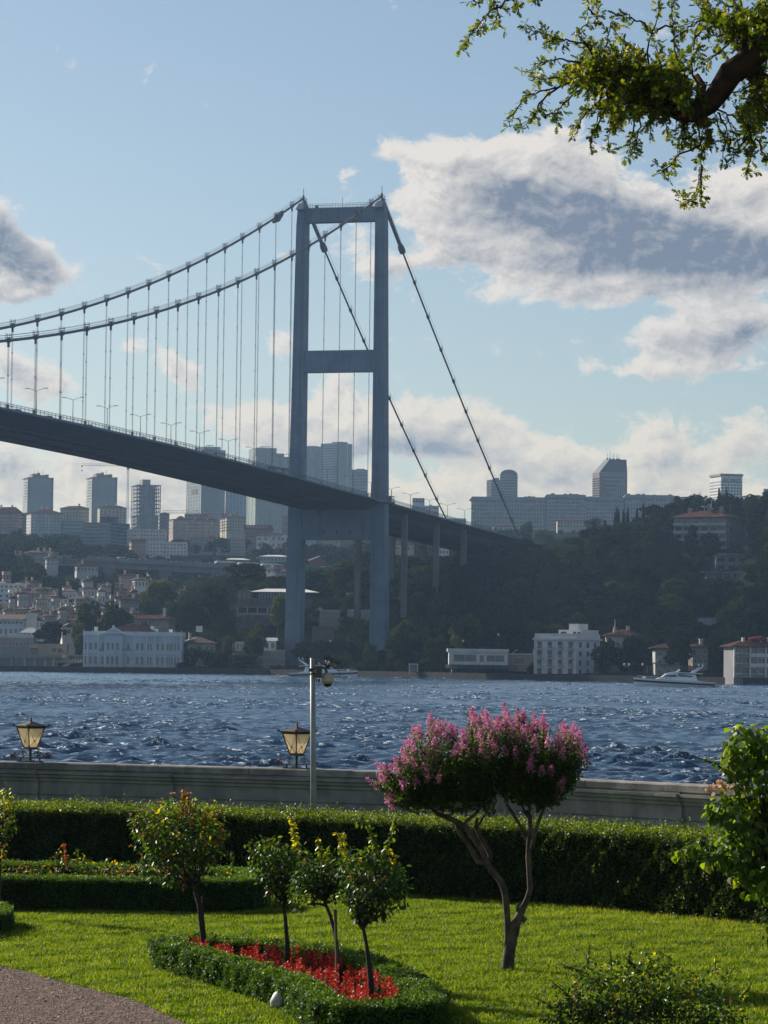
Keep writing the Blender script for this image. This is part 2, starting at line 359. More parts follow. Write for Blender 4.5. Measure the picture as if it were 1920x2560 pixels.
def ground(X, Y):
    u = 960+F*X/Y
    i = np.clip((Y-YG[0])/12.0, 0, len(YG)-1.001); i0 = int(i); fr = i-i0
    col = tkz[:, i0]*(1-fr)+tkz[:, i0+1]*fr
    return float(np.interp(u, tku, col))
def build_terrain():
    us = np.concatenate([np.arange(-9000, -400, 800), np.arange(-400, 2400, 28), np.arange(2400, 12500, 800)])
    rows = np.unique(np.concatenate([[0, 2, 10, 42], np.arange(60, 500, 12), np.arange(500, 1700, 30), np.arange(1700, 3400, 150)]))
    V = []
    for d in rows:
        for u in us:
            Y = YS(u)+2+d; Y = min(Y, 4400); X = (u-960)/F*Y
            z = ground(X, Y)
            if d > 60: z += 1.2*sin(X*.021+Y*.013)*cos(Y*.019-X*.008)
            V.append((max(-1400, min(1400, X)), Y, z))
    n = len(us); R = len(rows)
    Fq = [(r*n+c, r*n+c+1, (r+1)*n+c+1, (r+1)*n+c) for r in range(R-1) for c in range(n-1)]
    tag(obj('hillside', np_mesh('hillside', V, Fq, M_hill, smooth=True)), kind='structure')
    # quay wall: capping along the shore
    b = MB(); us2 = np.arange(-1600, 3800, 60)
    for a, c in zip(us2[:-1], us2[1:]):
        A = np.array([(a-960)/F*YS(a), YS(a)]); B = np.array([(c-960)/F*YS(c), YS(c)])
        b.hexa([(A[0], A[1], -1.5), (B[0], B[1], -1.5), (B[0], B[1]+3, -1.5), (A[0], A[1]+3, -1.5), (A[0], A[1], 2.0), (B[0], B[1], 2.0), (B[0], B[1]+3, 2.0), (A[0], A[1]+3, 2.0)])
    tag(b.build('quay', M_quay), kind='structure')
build_terrain()

# ------------------------------------------------------------------ water
def water_mat():
    m = bpy.data.materials.new('sea_water'); m.use_nodes = True; t = m.node_tree; t.nodes.clear(); n = NT(t)
    oc = n.node('ShaderNodeTexCoord').outputs['Object']
    sv = n.node('ShaderNodeVectorMath', {0: oc, 1: (.75, 1.0, 1)}, operation='MULTIPLY').outputs[0]
    h = n.m('ADD', n.m('MULTIPLY', n.noise(sv, 2.6, 6, .65, .3), .16), n.m('MULTIPLY', n.noise(sv, .7, 4, .6, .4), .34))
    bn = n.node('ShaderNodeBump', {'Height': h, 'Strength': 1.0, 'Distance': .30})
    big = n.noise(oc, .012, 3, .5)
    crest = n.node('ShaderNodeAttribute', attribute_name='tint').outputs['Fac']
    fl = n.m('MULTIPLY', n.ss(crest, .45, .80), n.ss(n.noise(oc, 1.9, 5, .75), .54, .62))
    p = n.node('ShaderNodeBsdfPrincipled', {'Base Color': n.mix(fl, n.mix(big, (.016, .054, .105), (.026, .074, .135)), (.7, .75, .8)), 'Roughness': n.m('MULTIPLY_ADD', fl, .45, .20), 'IOR': 1.33, 'Normal': bn.outputs[0]})
    n.l.new(p.outputs[0], n.node('ShaderNodeOutputMaterial').inputs[0]); return m
def build_water():
    R = 900; C = 350
    Y = np.geomspace(140, 1130, R); a = np.linspace(-.155, .155, C)
    YY, AA = np.meshgrid(Y, a, indexing='ij'); XX = YY*AA
    Z = np.zeros_like(XX); r = np.random.default_rng(3); dX = np.zeros_like(XX); dY = np.zeros_like(XX)
    for i in range(110):
        lam = .9*(5.0/.9)**r.uniform(); th = radians(-78)+r.normal()*.46; k = 2*pi/lam
        amp = .0080*lam**.85*r.uniform(.5, 1.2)
        amp_ = amp*np.clip((lam/(YY*.0027))-.3, 0, 1)
        ph = k*(XX*cos(th)+YY*sin(th))+r.uniform(0, 6.3)
        Z += amp_*np.cos(ph); q = .8*amp_*np.sin(ph); dX -= q*cos(th); dY -= q*sin(th)
    gust = np.clip(.85+.45*vnoise(np.stack([XX, YY*.5], -1).reshape(-1, 2), .014, 5).reshape(XX.shape), .45, 1.15)
    Z *= gust; Z += np.clip(Z, 0, 1)*.35
    edge = np.clip((.155-np.abs(AA))/.01, 0, 1)*np.clip((1130-YY)/40, 0, 1)
    V = np.stack([XX+dX*edge, YY+dY*edge, Z*edge], -1).reshape(-1, 3)
    idx = np.arange(R*C).reshape(R, C)
    Fq = np.stack([idx[:-1, :-1], idx[:-1, 1:], idx[1:, 1:], idx[1:, :-1]], -1).reshape(-1, 4)
    mw = water_mat(); print('wave sd', Z.std(), Z.max())
    tag(obj('water', np_mesh('water', V, Fq, mw, np.clip(Z/.30, 0, 1).ravel(), smooth=True)), kind='structure')
    # calm sheets either side
    b = MB()
    for sgn in (-1, 1):
        p = [(sgn*.155*140, 140, 0), (sgn*1400, 140, 0), (sgn*1400, 1300, 0), (sgn*.155*1130, 1300, 0), (sgn*.155*1130, 1130, 0)]
        b.face(p if sgn > 0 else p[::-1])
    b.face([(-1400, 30, -.01), (1400, 30, -.01), (1400, 140, -.01), (-1400, 140, -.01)])
    b.face([(-.155*1130, 1130, -.01), (.155*1130, 1130, -.01), (.155*1130, 1300, -.01), (-.155*1130, 1300, -.01)])
    tag(b.build('water', mw), kind='structure')
    sb = MB(); sb.bb(-1400, 1400, -50, 4420, -4.2, -4.0)
    tag(sb.build('seabed', M_soil), kind='structure')
build_water()

# ------------------------------------------------------------------ near garden: ground, lawn, path, wall
GZ = 2.1
WL = [(-60, 84), (-30, 79.5), (-18, 77), (-9.1, 74.9), (-5.2, 73.6), (-1.9, 72.3), (0, 71.5), (1.9, 70.3), (4.2, 68.2), (5.9, 66.5), (7.4, 64.6), (12, 58), (25, 48), (60, 38)]
wx = np.array([p[0] for p in WL]); wy = np.array([p[1] for p in WL])
def wall_y(x): return float(np.interp(x, wx, wy))
GP = [on_z(u, v, GZ)[:2] for u, v in ((-400, 2360), (-150, 2385), (0, 2416), (60, 2428), (116, 2446), (231, 2474), (347, 2505), (405, 2533), (463, 2560), (520, 2600), (600, 2680), (700, 2850))]
def in_poly(X, Y, poly):
    X = np.asarray(X); Y = np.asarray(Y); c = np.zeros(X.shape, bool); n = len(poly)
    for i in range(n):
        x1, y1 = poly[i]; x2, y2 = poly[(i+1) % n]
        cond = ((y1 > Y) != (y2 > Y)) & (X < (x2-x1)*(Y-y1)/((y2-y1) or 1e-9)+x1)
        c ^= cond
    return c
GPOLY = [tuple(p) for p in GP]+[(GP[-1][0], -44), (-50, -44), (-50, GP[0][1])]
def build_garden_ground():
    b = MB(); xs = sorted(set(list(wx)))
    for x0, x1 in zip(xs[:-1], xs[1:]):
        b.face([(x0, -45, GZ), (x1, -45, GZ), (x1, wall_y(x1)-.05, GZ), (x0, wall_y(x0)-.05, GZ)])
        b.face([(x0, wall_y(x0)+.6, GZ), (x0, wall_y(x0)-.05, GZ), (x1, wall_y(x1)-.05, GZ), (x1, wall_y(x1)+.6, GZ)])
        b.face([(x0, wall_y(x0)+.6, GZ), (x1, wall_y(x1)+.6, GZ), (x1, wall_y(x1)+.6, -1), (x0, wall_y(x0)+.6, -1)])
    tag(b.build('ground', M_turf), kind='structure')
    b = MB(); b.face([(p[0], p[1], GZ+.004) for p in GPOLY][::-1])
    tag(b.build('gravel_path', M_gravel), kind='structure')
build_garden_ground()

# flower bed outline (box hedge loop), world coordinates
BED = np.array([(-2.85, 39.9), (-2.35, 38.6), (-1.8, 37.3), (-1.06, 35.3), (-.84, 34.1), (-.70, 33.2), (-.40, 32.9), (.15, 33.0), (.62, 33.3), (.74, 34.1), (.55, 35.8), (.30, 37.2), (-.30, 39.1), (-1.3, 40.3), (-2.3, 40.9), (-2.8, 40.6)])
def inset(poly, d):
    c = []; n = len(poly)
    for i in range(n):
        a, b_, e = poly[i-1], poly[i], poly[(i+1) % n]
        t = norm(np.array([norm((b_-a)[None])[0]+norm((e-b_)[None])[0]]))[0]
        c.append(b_+d*np.array([-t[1], t[0]]))
    return np.array(c)
BEDC = inset(BED, .19); BEDI = inset(BED, .38)
BED2 = np.array([(-6.9, 43.7), (-5.75, 43.8), (-5.42, 44.3), (-5.38, 45.2), (-5.6, 46.2), (-6.9, 46.6), (-9, 46.5), (-9, 43.9)])   # second bed off to the left
BED2[:, 0] += .18
BED3 = [(-9.5, 48.5), (-6.0, 48.5), (-4, 48.45), (-2.4, 48.5), (-1.92, 48.9), (-1.72, 49.8), (-1.9, 50.8), (-2.5, 51.5), (-4, 51.8), (-7, 52.2), (-9.5, 52.5)]  # long rose bed
BED3 = np.array(BED3)
HEDGE = [(-12, 57.3), (-8, 55.9), (-5, 54.9), (-2.5, 54.0), (0, 52.5), (2.2, 51.0), (4.2, 49.0), (5.8, 47.0), (8, 43.6), (11, 38)]  # front face of the tall hedge

M_grass = leafmat('grass_blades', [(0, (.022, .048, .006)), (.35, (.078, .128, .009)), (.7, (.14, .20, .013)), (1, (.24, .26, .05))], .5, .55, spec=.2, tr=(2.0, 2.0, .5))
def build_grass():
    n = 700000
    X = rng.uniform(-9.2, 10.4, n); Y = 32.3+rng.uniform(0, 1, n)**1.0*21.5
    hy = np.interp(X, [p[0] for p in HEDGE], [p[1] for p in HEDGE])
    k = (Y < hy+.1) & (np.abs(X/Y-.015) < .19)
    k &= ~in_poly(X, Y, GPOLY) & ~in_poly(X, Y, [tuple(p) for p in BED]) & ~in_poly(X, Y, [tuple(p) for p in BED2]) & ~in_poly(X, Y, [tuple(p) for p in BED3])
    X = X[k]; Y = Y[k]; hy = hy[k]; n = len(X); P2 = np.stack([X, Y], -1)
    c = vnoise(P2, .7, 1); c2 = vnoise(P2, 3.5, 2)
    edge = np.clip((vnoise(P2, .25, 9)), -1, 1)
    h = (.023+.015*c2+.009*c)*rng.uniform(.6, 1.5, n)+.008; h *= 1+.9*(Y > hy-.5)+.25*edge
    h = np.clip(h, .014, .10)
    a = rng.uniform(0, 2*pi, n); wd = rng.uniform(.004, .0085, n); L = rng.normal(size=(n, 2))*.55*h[:, None]
    B = np.stack([X, Y, np.full(n, GZ+.001)], -1); s = np.stack([np.cos(a), np.sin(a), a*0], -1)*wd[:, None]
    T = B+np.concatenate([L, h[:, None]], 1)
    V = np.stack([B-s, B+s, T], 1).reshape(-1, 3); Fc = np.arange(3*n).reshape(n, 3)
    c3 = vnoise(P2*[1, .35], 1.9, 33); tint = np.clip(.56+.16*c+.17*c2+.14*c3+rng.normal(size=n)*.20-.34*(c2 < -.30)-.25*(c3 < -.5), 0, 1)
    # worn, paler turf near the hedge on the right, a few dark tufts
    tint = np.clip(tint+.25*np.clip((Y-(hy-3.0))/3, 0, 1)*(X > 2.5), 0, 1)
    tag(obj('grass', np_mesh('grass', V, Fc, M_grass, np.repeat(tint, 3))), 'short sunlit green grass of the lawn between the hedges', 'grass', kind='stuff')
    # clover flowers dotted in the lawn
    m = 1300; X = rng.uniform(-5.2, 5.5, m); Y = rng.uniform(33, 46, m)
    k = ~in_poly(X, Y, GPOLY) & ~in_poly(X, Y, [tuple(p) for p in BED]) & ((X < 0) | (rng.uniform(size=m) < .4)); X = X[k]; Y = Y[k]; m = len(X)
    P = np.stack([X, Y, GZ+rng.uniform(.03, .055, m)], -1)
    v, f, t = leaves(P, rdir(m), np.tile([0, 0, 1.], (m, 1))+.6*rdir(m), rng.uniform(.010, .022, m), T_OVAL, rng.uniform(0, 1, m))
    tag(obj('clover_flowers', np_mesh('clover_flowers', v, f, mat('clover_petal', (.7, .68, .6), .8), t)), 'tiny white clover flowers scattered in the lawn', 'flowers', kind='stuff')
build_grass()

def build_gravel_stones():
    n = 26000; X = rng.uniform(-6.5, -1.4, n); Y = rng.uniform(32.4, 41.5, n)
    k = in_poly(X, Y, GPOLY); X = X[k]; Y = Y[k]; n = len(X)
    s = rng.uniform(.006, .017, n)*(1+(rng.uniform(size=n) < .04)*.8); base = np.array([[1, 0, .2], [0, 1, .1], [-1, 0, .25], [0, -1, .15], [0, 0, .9]])
    a = rng.uniform(0, 6.3, n); R = np.stack([np.stack([np.cos(a), -np.sin(a)], -1), np.stack([np.sin(a), np.cos(a)], -1)], 1)
    xy = np.einsum('nij,kj->nki', R, base[:, :2]*[1, .7])*s[:, None, None]*rng.uniform(.7, 1.2, (n, 5, 1))
    z = base[None, :, 2]*s[:, None]*rng.uniform(.6, 1.2, (n, 1))
    V = np.stack([X[:, None]+xy[..., 0], Y[:, None]+xy[..., 1], GZ+.004+z], -1).reshape(-1, 3)
    f = np.array([[0, 1, 4], [1, 2, 4], [2, 3, 4], [3, 0, 4]]); Fc = (f[None]+(np.arange(n)*5)[:, None, None]).reshape(-1, 3)
    m = leafmat('gravel_stones', [(0, (.07, .052, .045)), (.5, (.24, .185, .155)), (.9, (.36, .285, .24)), (1, (.45, .38, .35))], 0.0, .9)
    tag(obj('gravel', np_mesh('gravel', V, Fc, m, np.repeat(rng.uniform(0, 1, n), 5))), 'loose pinkish brown gravel covering the curved path', 'gravel', kind='stuff')
build_gravel_stones()

def arc_pts(x0, x1, step=.5):
    n = max(2, int(abs(x1-x0)/step)+1); return [(x, wall_y(x)) for x in np.linspace(x0, x1, n)]
ZT = 3.47
def sweep(b, line, prof, capped=True):
    """prof: (offset towards the camera, z); line: plan points left to right"""
    L = np.array(line); n = len(prof); pts = []
    for i in range(len(L)):
        t = L[min(i+1, len(L)-1)]-L[max(i-1, 0)]; t = t/np.linalg.norm(t); nn = np.array([t[1], -t[0]])
        for o, z in prof: q = L[i]+nn*o; pts.append((q[0], q[1], z))
    fs = [(i*n+k, (i+1)*n+k, (i+1)*n+(k+1) % n, i*n+(k+1) % n) for i in range(len(L)-1) for k in range(n)]
    if capped: fs += [tuple(range(n)), tuple(range(len(L)*n-1, (len(L)-1)*n-1, -1))]
    b.raw(pts, fs)
def build_wall():
    t = empty('sea_wall', (0, wall_y(0), GZ))
    tag(t, 'long grey stone garden wall with moulded cornice beside the water', 'wall')
    inv = Matrix.Translation((0, -wall_y(0), -GZ))
    def add(b, name, m): o = b.build(name, m, t); o.matrix_local = inv; return o
    z = ZT
    body = [(-.5, GZ-.3), (-.5, z-.17), (.06, z-.17), (.06, z-.20), (.16, z-.20), (.16, z-.26), (.10, z-.28), (.10, z-.34), (.05, z-.37), (.05, z-.43), (0, z-.44),
            (0, z-.74), (-.03, z-.745), (-.03, z-.765), (.015, z-.77), (.015, GZ-.3)]
    b = MB(); sweep(b, arc_pts(-40, 30, .8), body); add(b, 'wall_body', M_stone)
    pil = [-27, -23.7, -20.4, -17.1, -13.8, -11.75, -8.45, -5.2, -1.95, 1.9, 5.9, 10, 14]
    pb = [(o+.07 if o > -.2 else -.1, zz) for o, zz in body]
    for x in pil:
        b = MB(); sweep(b, arc_pts(x-.42, x+.42, .3), pb); o = add(b, 'pilaster', M_stone)
    # coping blocks, each its own stone with an open joint
    x = -14.0; r = random.Random(5)
    while x < 9:
        wd = r.uniform(1.25, 1.75); j = r.uniform(-.004, .006)
        b = MB(); sweep(b, arc_pts(x+.006, x+wd-.006, .5), [(-.56, z-.166), (-.56, z-.02+j), (-.53, z+j), (.07, z+j), (.10, z-.025+j), (.10, z-.15), (.08, z-.166)])
        add(b, 'coping_stone', M_coping); x += wd
    b = MB()
    for a, c in ((-40, -14.01), (9.9+.8, 30)): sweep(b, arc_pts(a, c, .8), [(-.56, z-.166), (-.56, z), (.07, z), (.10, z-.025), (.10, z-.15)])
    o = add(b, 'coping', M_coping)
    # small dark drainage openings low on the right part
    for x in (3.1, 5.0, 6.9):
        b = MB(); sweep(b, arc_pts(x-.42, x+.42, .2), [(.018, z-1.08), (.018, z-.99), (.035, z-.97), (.035, z-1.08)]); add(b, 'vent_slot', M_dark)
build_wall()

# ------------------------------------------------------------------ lanterns on the wall
M_iron = mat('aged_bronze', (.10, .075, .055), .55, (.05, .045, .04), 14, .002, 40, metal=.5)
M_ironred = mat('rusty_scroll_iron', (.20, .10, .07), .6, (.09, .055, .045), 16, .002, 40, metal=.3)
def frosted():
    m = bpy.data.materials.new('frosted_glass'); m.use_nodes = True; t = m.node_tree; t.nodes.clear(); n = NT(t)
    nz = n.noise(n.node('ShaderNodeTexCoord').outputs['Object'], 5, 3)
    c = n.mix(nz, (.97, .90, .74), (1.0, .96, .86))
    p = n.node('ShaderNodeBsdfPrincipled', {'Base Color': c, 'Roughness': .35}); tr = n.node('ShaderNodeBsdfTranslucent', {'Color': c})
    mx = n.node('ShaderNodeMixShader', {0: .80, 1: p.outputs[0], 2: tr.outputs[0]}); tp = n.node('ShaderNodeBsdfTransparent', {'Color': (1.0, .93, .80)})
    n.l.new(n.node('ShaderNodeMixShader', {0: .38, 1: mx.outputs[0], 2: tp.outputs[0]}).outputs[0], n.node('ShaderNodeOutputMaterial').inputs[0]); return m
M_frost = frosted()
def spiral(cx, cz, r0, r1, a0, turns, n=22):
    return [(cx+(r0+(r1-r0)*i/(n-1))*cos(a0+turns*2*pi*i/(n-1)), 0, cz+(r0+(r1-r0)*i/(n-1))*sin(a0+turns*2*pi*i/(n-1))) for i in range(n)]
def lantern(x, yaw, label):
    L = np.array([(x-.4, wall_y(x-.4)), (x+.4, wall_y(x+.4))]); rz = atan2(*(L[1]-L[0])[::-1])
    t = empty('wall_lantern', (x, wall_y(x)+.2, ZT), rz); tag(t, label, 'lantern', 'lanterns along the wall')
    b = MB(); b.bb(-.28, .28, -.13, .13, 0, .025); b.bb(-.26, -.235, -.02, .02, .025, .095); b.bb(.235, .26, -.02, .02, .025, .095)
    for q in (-.08, .08): b.lathe([(.02, .025), (.02, .045), (.0, .05)], (q, 0, 0), 8)
    b.build('base_plate', M_iron, t)
    b = MB(); b.lathe([(.038, .02), (.034, .06), (.028, .12), (.034, .2), (.03, .28), (.05, .30)], n=12); b.build('stem', M_iron, t)
    b = MB(); b.tube([(-.5, 0, .098), (.5, 0, .098)], .011, 6)
    for s in (-1, 1):
        b.tube([(s*p[0], p[1], p[2]) for p in spiral(.155, .19, .075, .016, -pi/2, 1.6)], .012, 6)
        b.tube([(s*p[0], p[1], p[2]) for p in spiral(.41, .17, .055, .014, -pi/2, 1.5)], .012, 6)
        b.tube([(s*.19, 0, .27), (s*.28, 0, .21), (s*.36, 0, .13), (s*.41, 0, .112)], .010, 6)
        b.tube([(s*p[0], p[1], p[2]) for p in spiral(.50, .135, .045, .012, -pi/2, -1.2)], [.022]+[.016]*21, 6)
    b.build('scrollwork', M_ironred, t)
    hd = MB(); c0, c1 = cos(yaw), sin(yaw)
    def sq(h, z): return [(x_*c0-y_*c1, x_*c1+y_*c0, z) for x_, y_ in ((-h, -h), (h, -h), (h, h), (-h, h))]
    b = MB(); b.hexa(sq(.16, .295)+sq(.16, .315)); b.hexa(sq(.12, .315)+sq(.118, .345))
    lo, hi = sq(.112, .34), sq(.236, .81)
    for k in range(4):
        b.tube([lo[k], hi[k]], .016, 4); b.tube([lo[k], lo[(k+1) % 4]], .012, 4); b.tube([hi[k], hi[(k+1) % 4]], .022, 4)
    b.build('frame', M_iron, t)
    for k in range(4):
        a, c, d, e = (Vector(lo[k]), Vector(lo[(k+1) % 4]), Vector(hi[(k+1) % 4]), Vector(hi[k])); ctr = (a+c+d+e)/4; 
        sh = lambda p: ctr+(p-ctr)*.97
        nn = Vector((ctr.x, ctr.y, 0)).normalized()*.006
        q = [sh(a), sh(c), sh(d), sh(e)]
        g_ = MB(); g_.hexa([*[(p-nn) for p in q], *[(p) for p in q]]); g_.build('glass_pane', M_frost, t)
        r_ = MB(); r_.tube([a+nn*1.6, d+nn*1.6], .0045, 4); r_.tube([c+nn*1.6, e+nn*1.6], .0045, 4)
        # crossing point of the rods
        X_ = a+(d-a)*(.112/(.112+.236)); r_.box(X_+nn*2, (.03, .03, .03), yaw+k*pi/2)
        r_.build('cross_rods', M_iron, t)
    b = MB(); b.hexa(sq(.27, .82)+sq(.285, .855))
    for k in range(4):
        p = sq(.30, .86)[k]; b.box((p[0], p[1], .865), (.05, .05, .055), yaw)
    P = sq(.27, .855); Q = sq(.10, .925)
    b.hexa(P+Q); b.hexa(sq(.10, .925)+sq(.03, .955)); b.build('roof', M_iron, t)
    b = MB(); b.lathe([(.03, .95), (.018, .965), (.034, .985), (.022, 1.01), (.012, 1.06), (.0, 1.10)], n=10); b.build('finial', M_ironred, t)
    return t
lantern(-8.28, radians(-30), 'bronze lantern on scrolled bracket on the wall by the left edge')
lantern(-1.93, radians(-24), 'bronze lantern on the wall partly hidden behind the grey camera pole')

# ------------------------------------------------------------------ camera pole with spikes
def camera_pole():
    Y = 60.0; k = Y/F
    p0 = pt(786, 2030, Y); top = pt(781.5, 1645, Y)
    t = empty('camera_pole', (p0[0], Y, GZ)); tag(t, 'slim grey pole carrying a dome camera and spiky wire guard', 'pole')
    ml = Matrix.Translation((-p0[0], -Y, -GZ))
    def add(b, n, m): o = b.build(n, m, t); o.matrix_local = ml; return o
    Mp = mat('pole_paint', (.33, .34, .35), .5, (.24, .25, .26), 3); Mb = mat('camera_housing', (.50, .43, .30), .45, (.38, .32, .22), 4); Mx = mat('junction_box', (.16, .15, .14), .6)
    b = MB(); b.smooth = True; b.tube([(p0[0]+.004, Y, GZ), (top[0], Y, top[2])], [.062, .047], 14); add(b, 'pole', Mp)
    def q(u, v, dy=0.): r = pt(u, v, Y+dy); return (r[0], r[1], r[2])
    b = MB(); b.box(q(797, 1681, -.02), (14*k*1.15, .16, 28*k)); b.box(q(797, 1666.5, -.02), (15*k*1.2, .17, 2*k))
    for i in range(5): b.box(q(792.5+i*2.3, 1681, -.105), (.006, .012, 24*k))
    add(b, 'junction_box', Mx)
    b = MB()
    for v in (1672, 1684): b.tube([(top[0]+.062*cos(a), Y+.062*sin(a), q(781, v)[2]) for a in np.linspace(0, 2*pi, 13)], .009, 5)
    b.tube([q(776, 1672, -.06), q(773, 1678, -.07), q(775, 1686, -.06)], .008, 5); b.box(q(776, 1676, -.05), (.05, .05, .05))
    add(b, 'bracket', M_dark)
    b = MB(); b.tube([q(802, 1672), q(807, 1668), q(812, 1670), q(815.5, 1676), q(816, 1683)], [.02, .024, .026, .028, .03], 8); add(b, 'arm', Mx)
    cx, _, _ = q(819, 1700)
    zz = lambda v: q(819, v)[2]
    b = MB(); b.smooth = True; b.lathe([(.02, zz(1682)), (.055, zz(1683)), (.088, zz(1688)), (.108, zz(1693)), (.112, zz(1701)), (.118, zz(1702)), (.118, zz(1704)), (.106, zz(1705)), (.095, zz(1709)), (.03, zz(1711))], (cx, Y, 0), 20); add(b, 'camera_housing', Mb)
    b = MB(); b.smooth = True; b.lathe([(.088, zz(1708)), (.082, zz(1712)), (.06, zz(1715.5)), (.03, zz(1717.3)), (.0, zz(1718))], (cx, Y, 0), 18); add(b, 'camera_dome', mat('dark_dome', (.02, .018, .016), .15))
    b = MB(); b.tube([q(790, 1697), q(793, 1704), q(797, 1705), q(800, 1697)], .012, 6); b.tube([q(793, 1697), q(797, 1701), q(798, 1697)], .009, 6); add(b, 'cable', M_dark)
    r = random.Random(4); b = MB()
    c0 = (819, 1672)
    for i in range(13):
        a0 = r.uniform(0, pi*2); lean = r.uniform(.5, 1.0); col = []
        for j in range(8):
            tt = j/7; rad = 44*lean*tt; u = c0[0]+rad*cos(a0); v = c0[1]-(30*sin(tt*pi*.62)*lean*1.0)+9*tt*tt
            col.append(q(u, v, rad*sin(a0)*k))
        b.tube(col, [.0075]*7+[.003], 4)
        # thorns
        for j in (2, 4, 6):
            p = Vector(col[j]); d = Vector((r.uniform(-1, 1), r.uniform(-1, 1), r.uniform(-.2, 1))).normalized()*.06
            b.tube([p-d*.6, p+d], .004, 3)
    b.tube([q(790+i*7.5, 1652-11*sin(i/8*pi)+9*(i/8)**2, -.05) for i in range(9)], .008, 4)
    b.tube([q(812+i*3.2, 1645+i*1.4+r.uniform(-1, 1), .06) for i in range(12)], .007, 4)
    b.tube([q(823, 1672), q(829, 1650), q(824, 1640), q(818, 1634), q(814, 1637), q(818, 1650)], .008, 4)
    b.tube([q(845, 1672), q(851, 1690), q(836, 1694), q(834, 1684)], .006, 4)
    add(b, 'wire_guard', M_dark)
camera_pole()

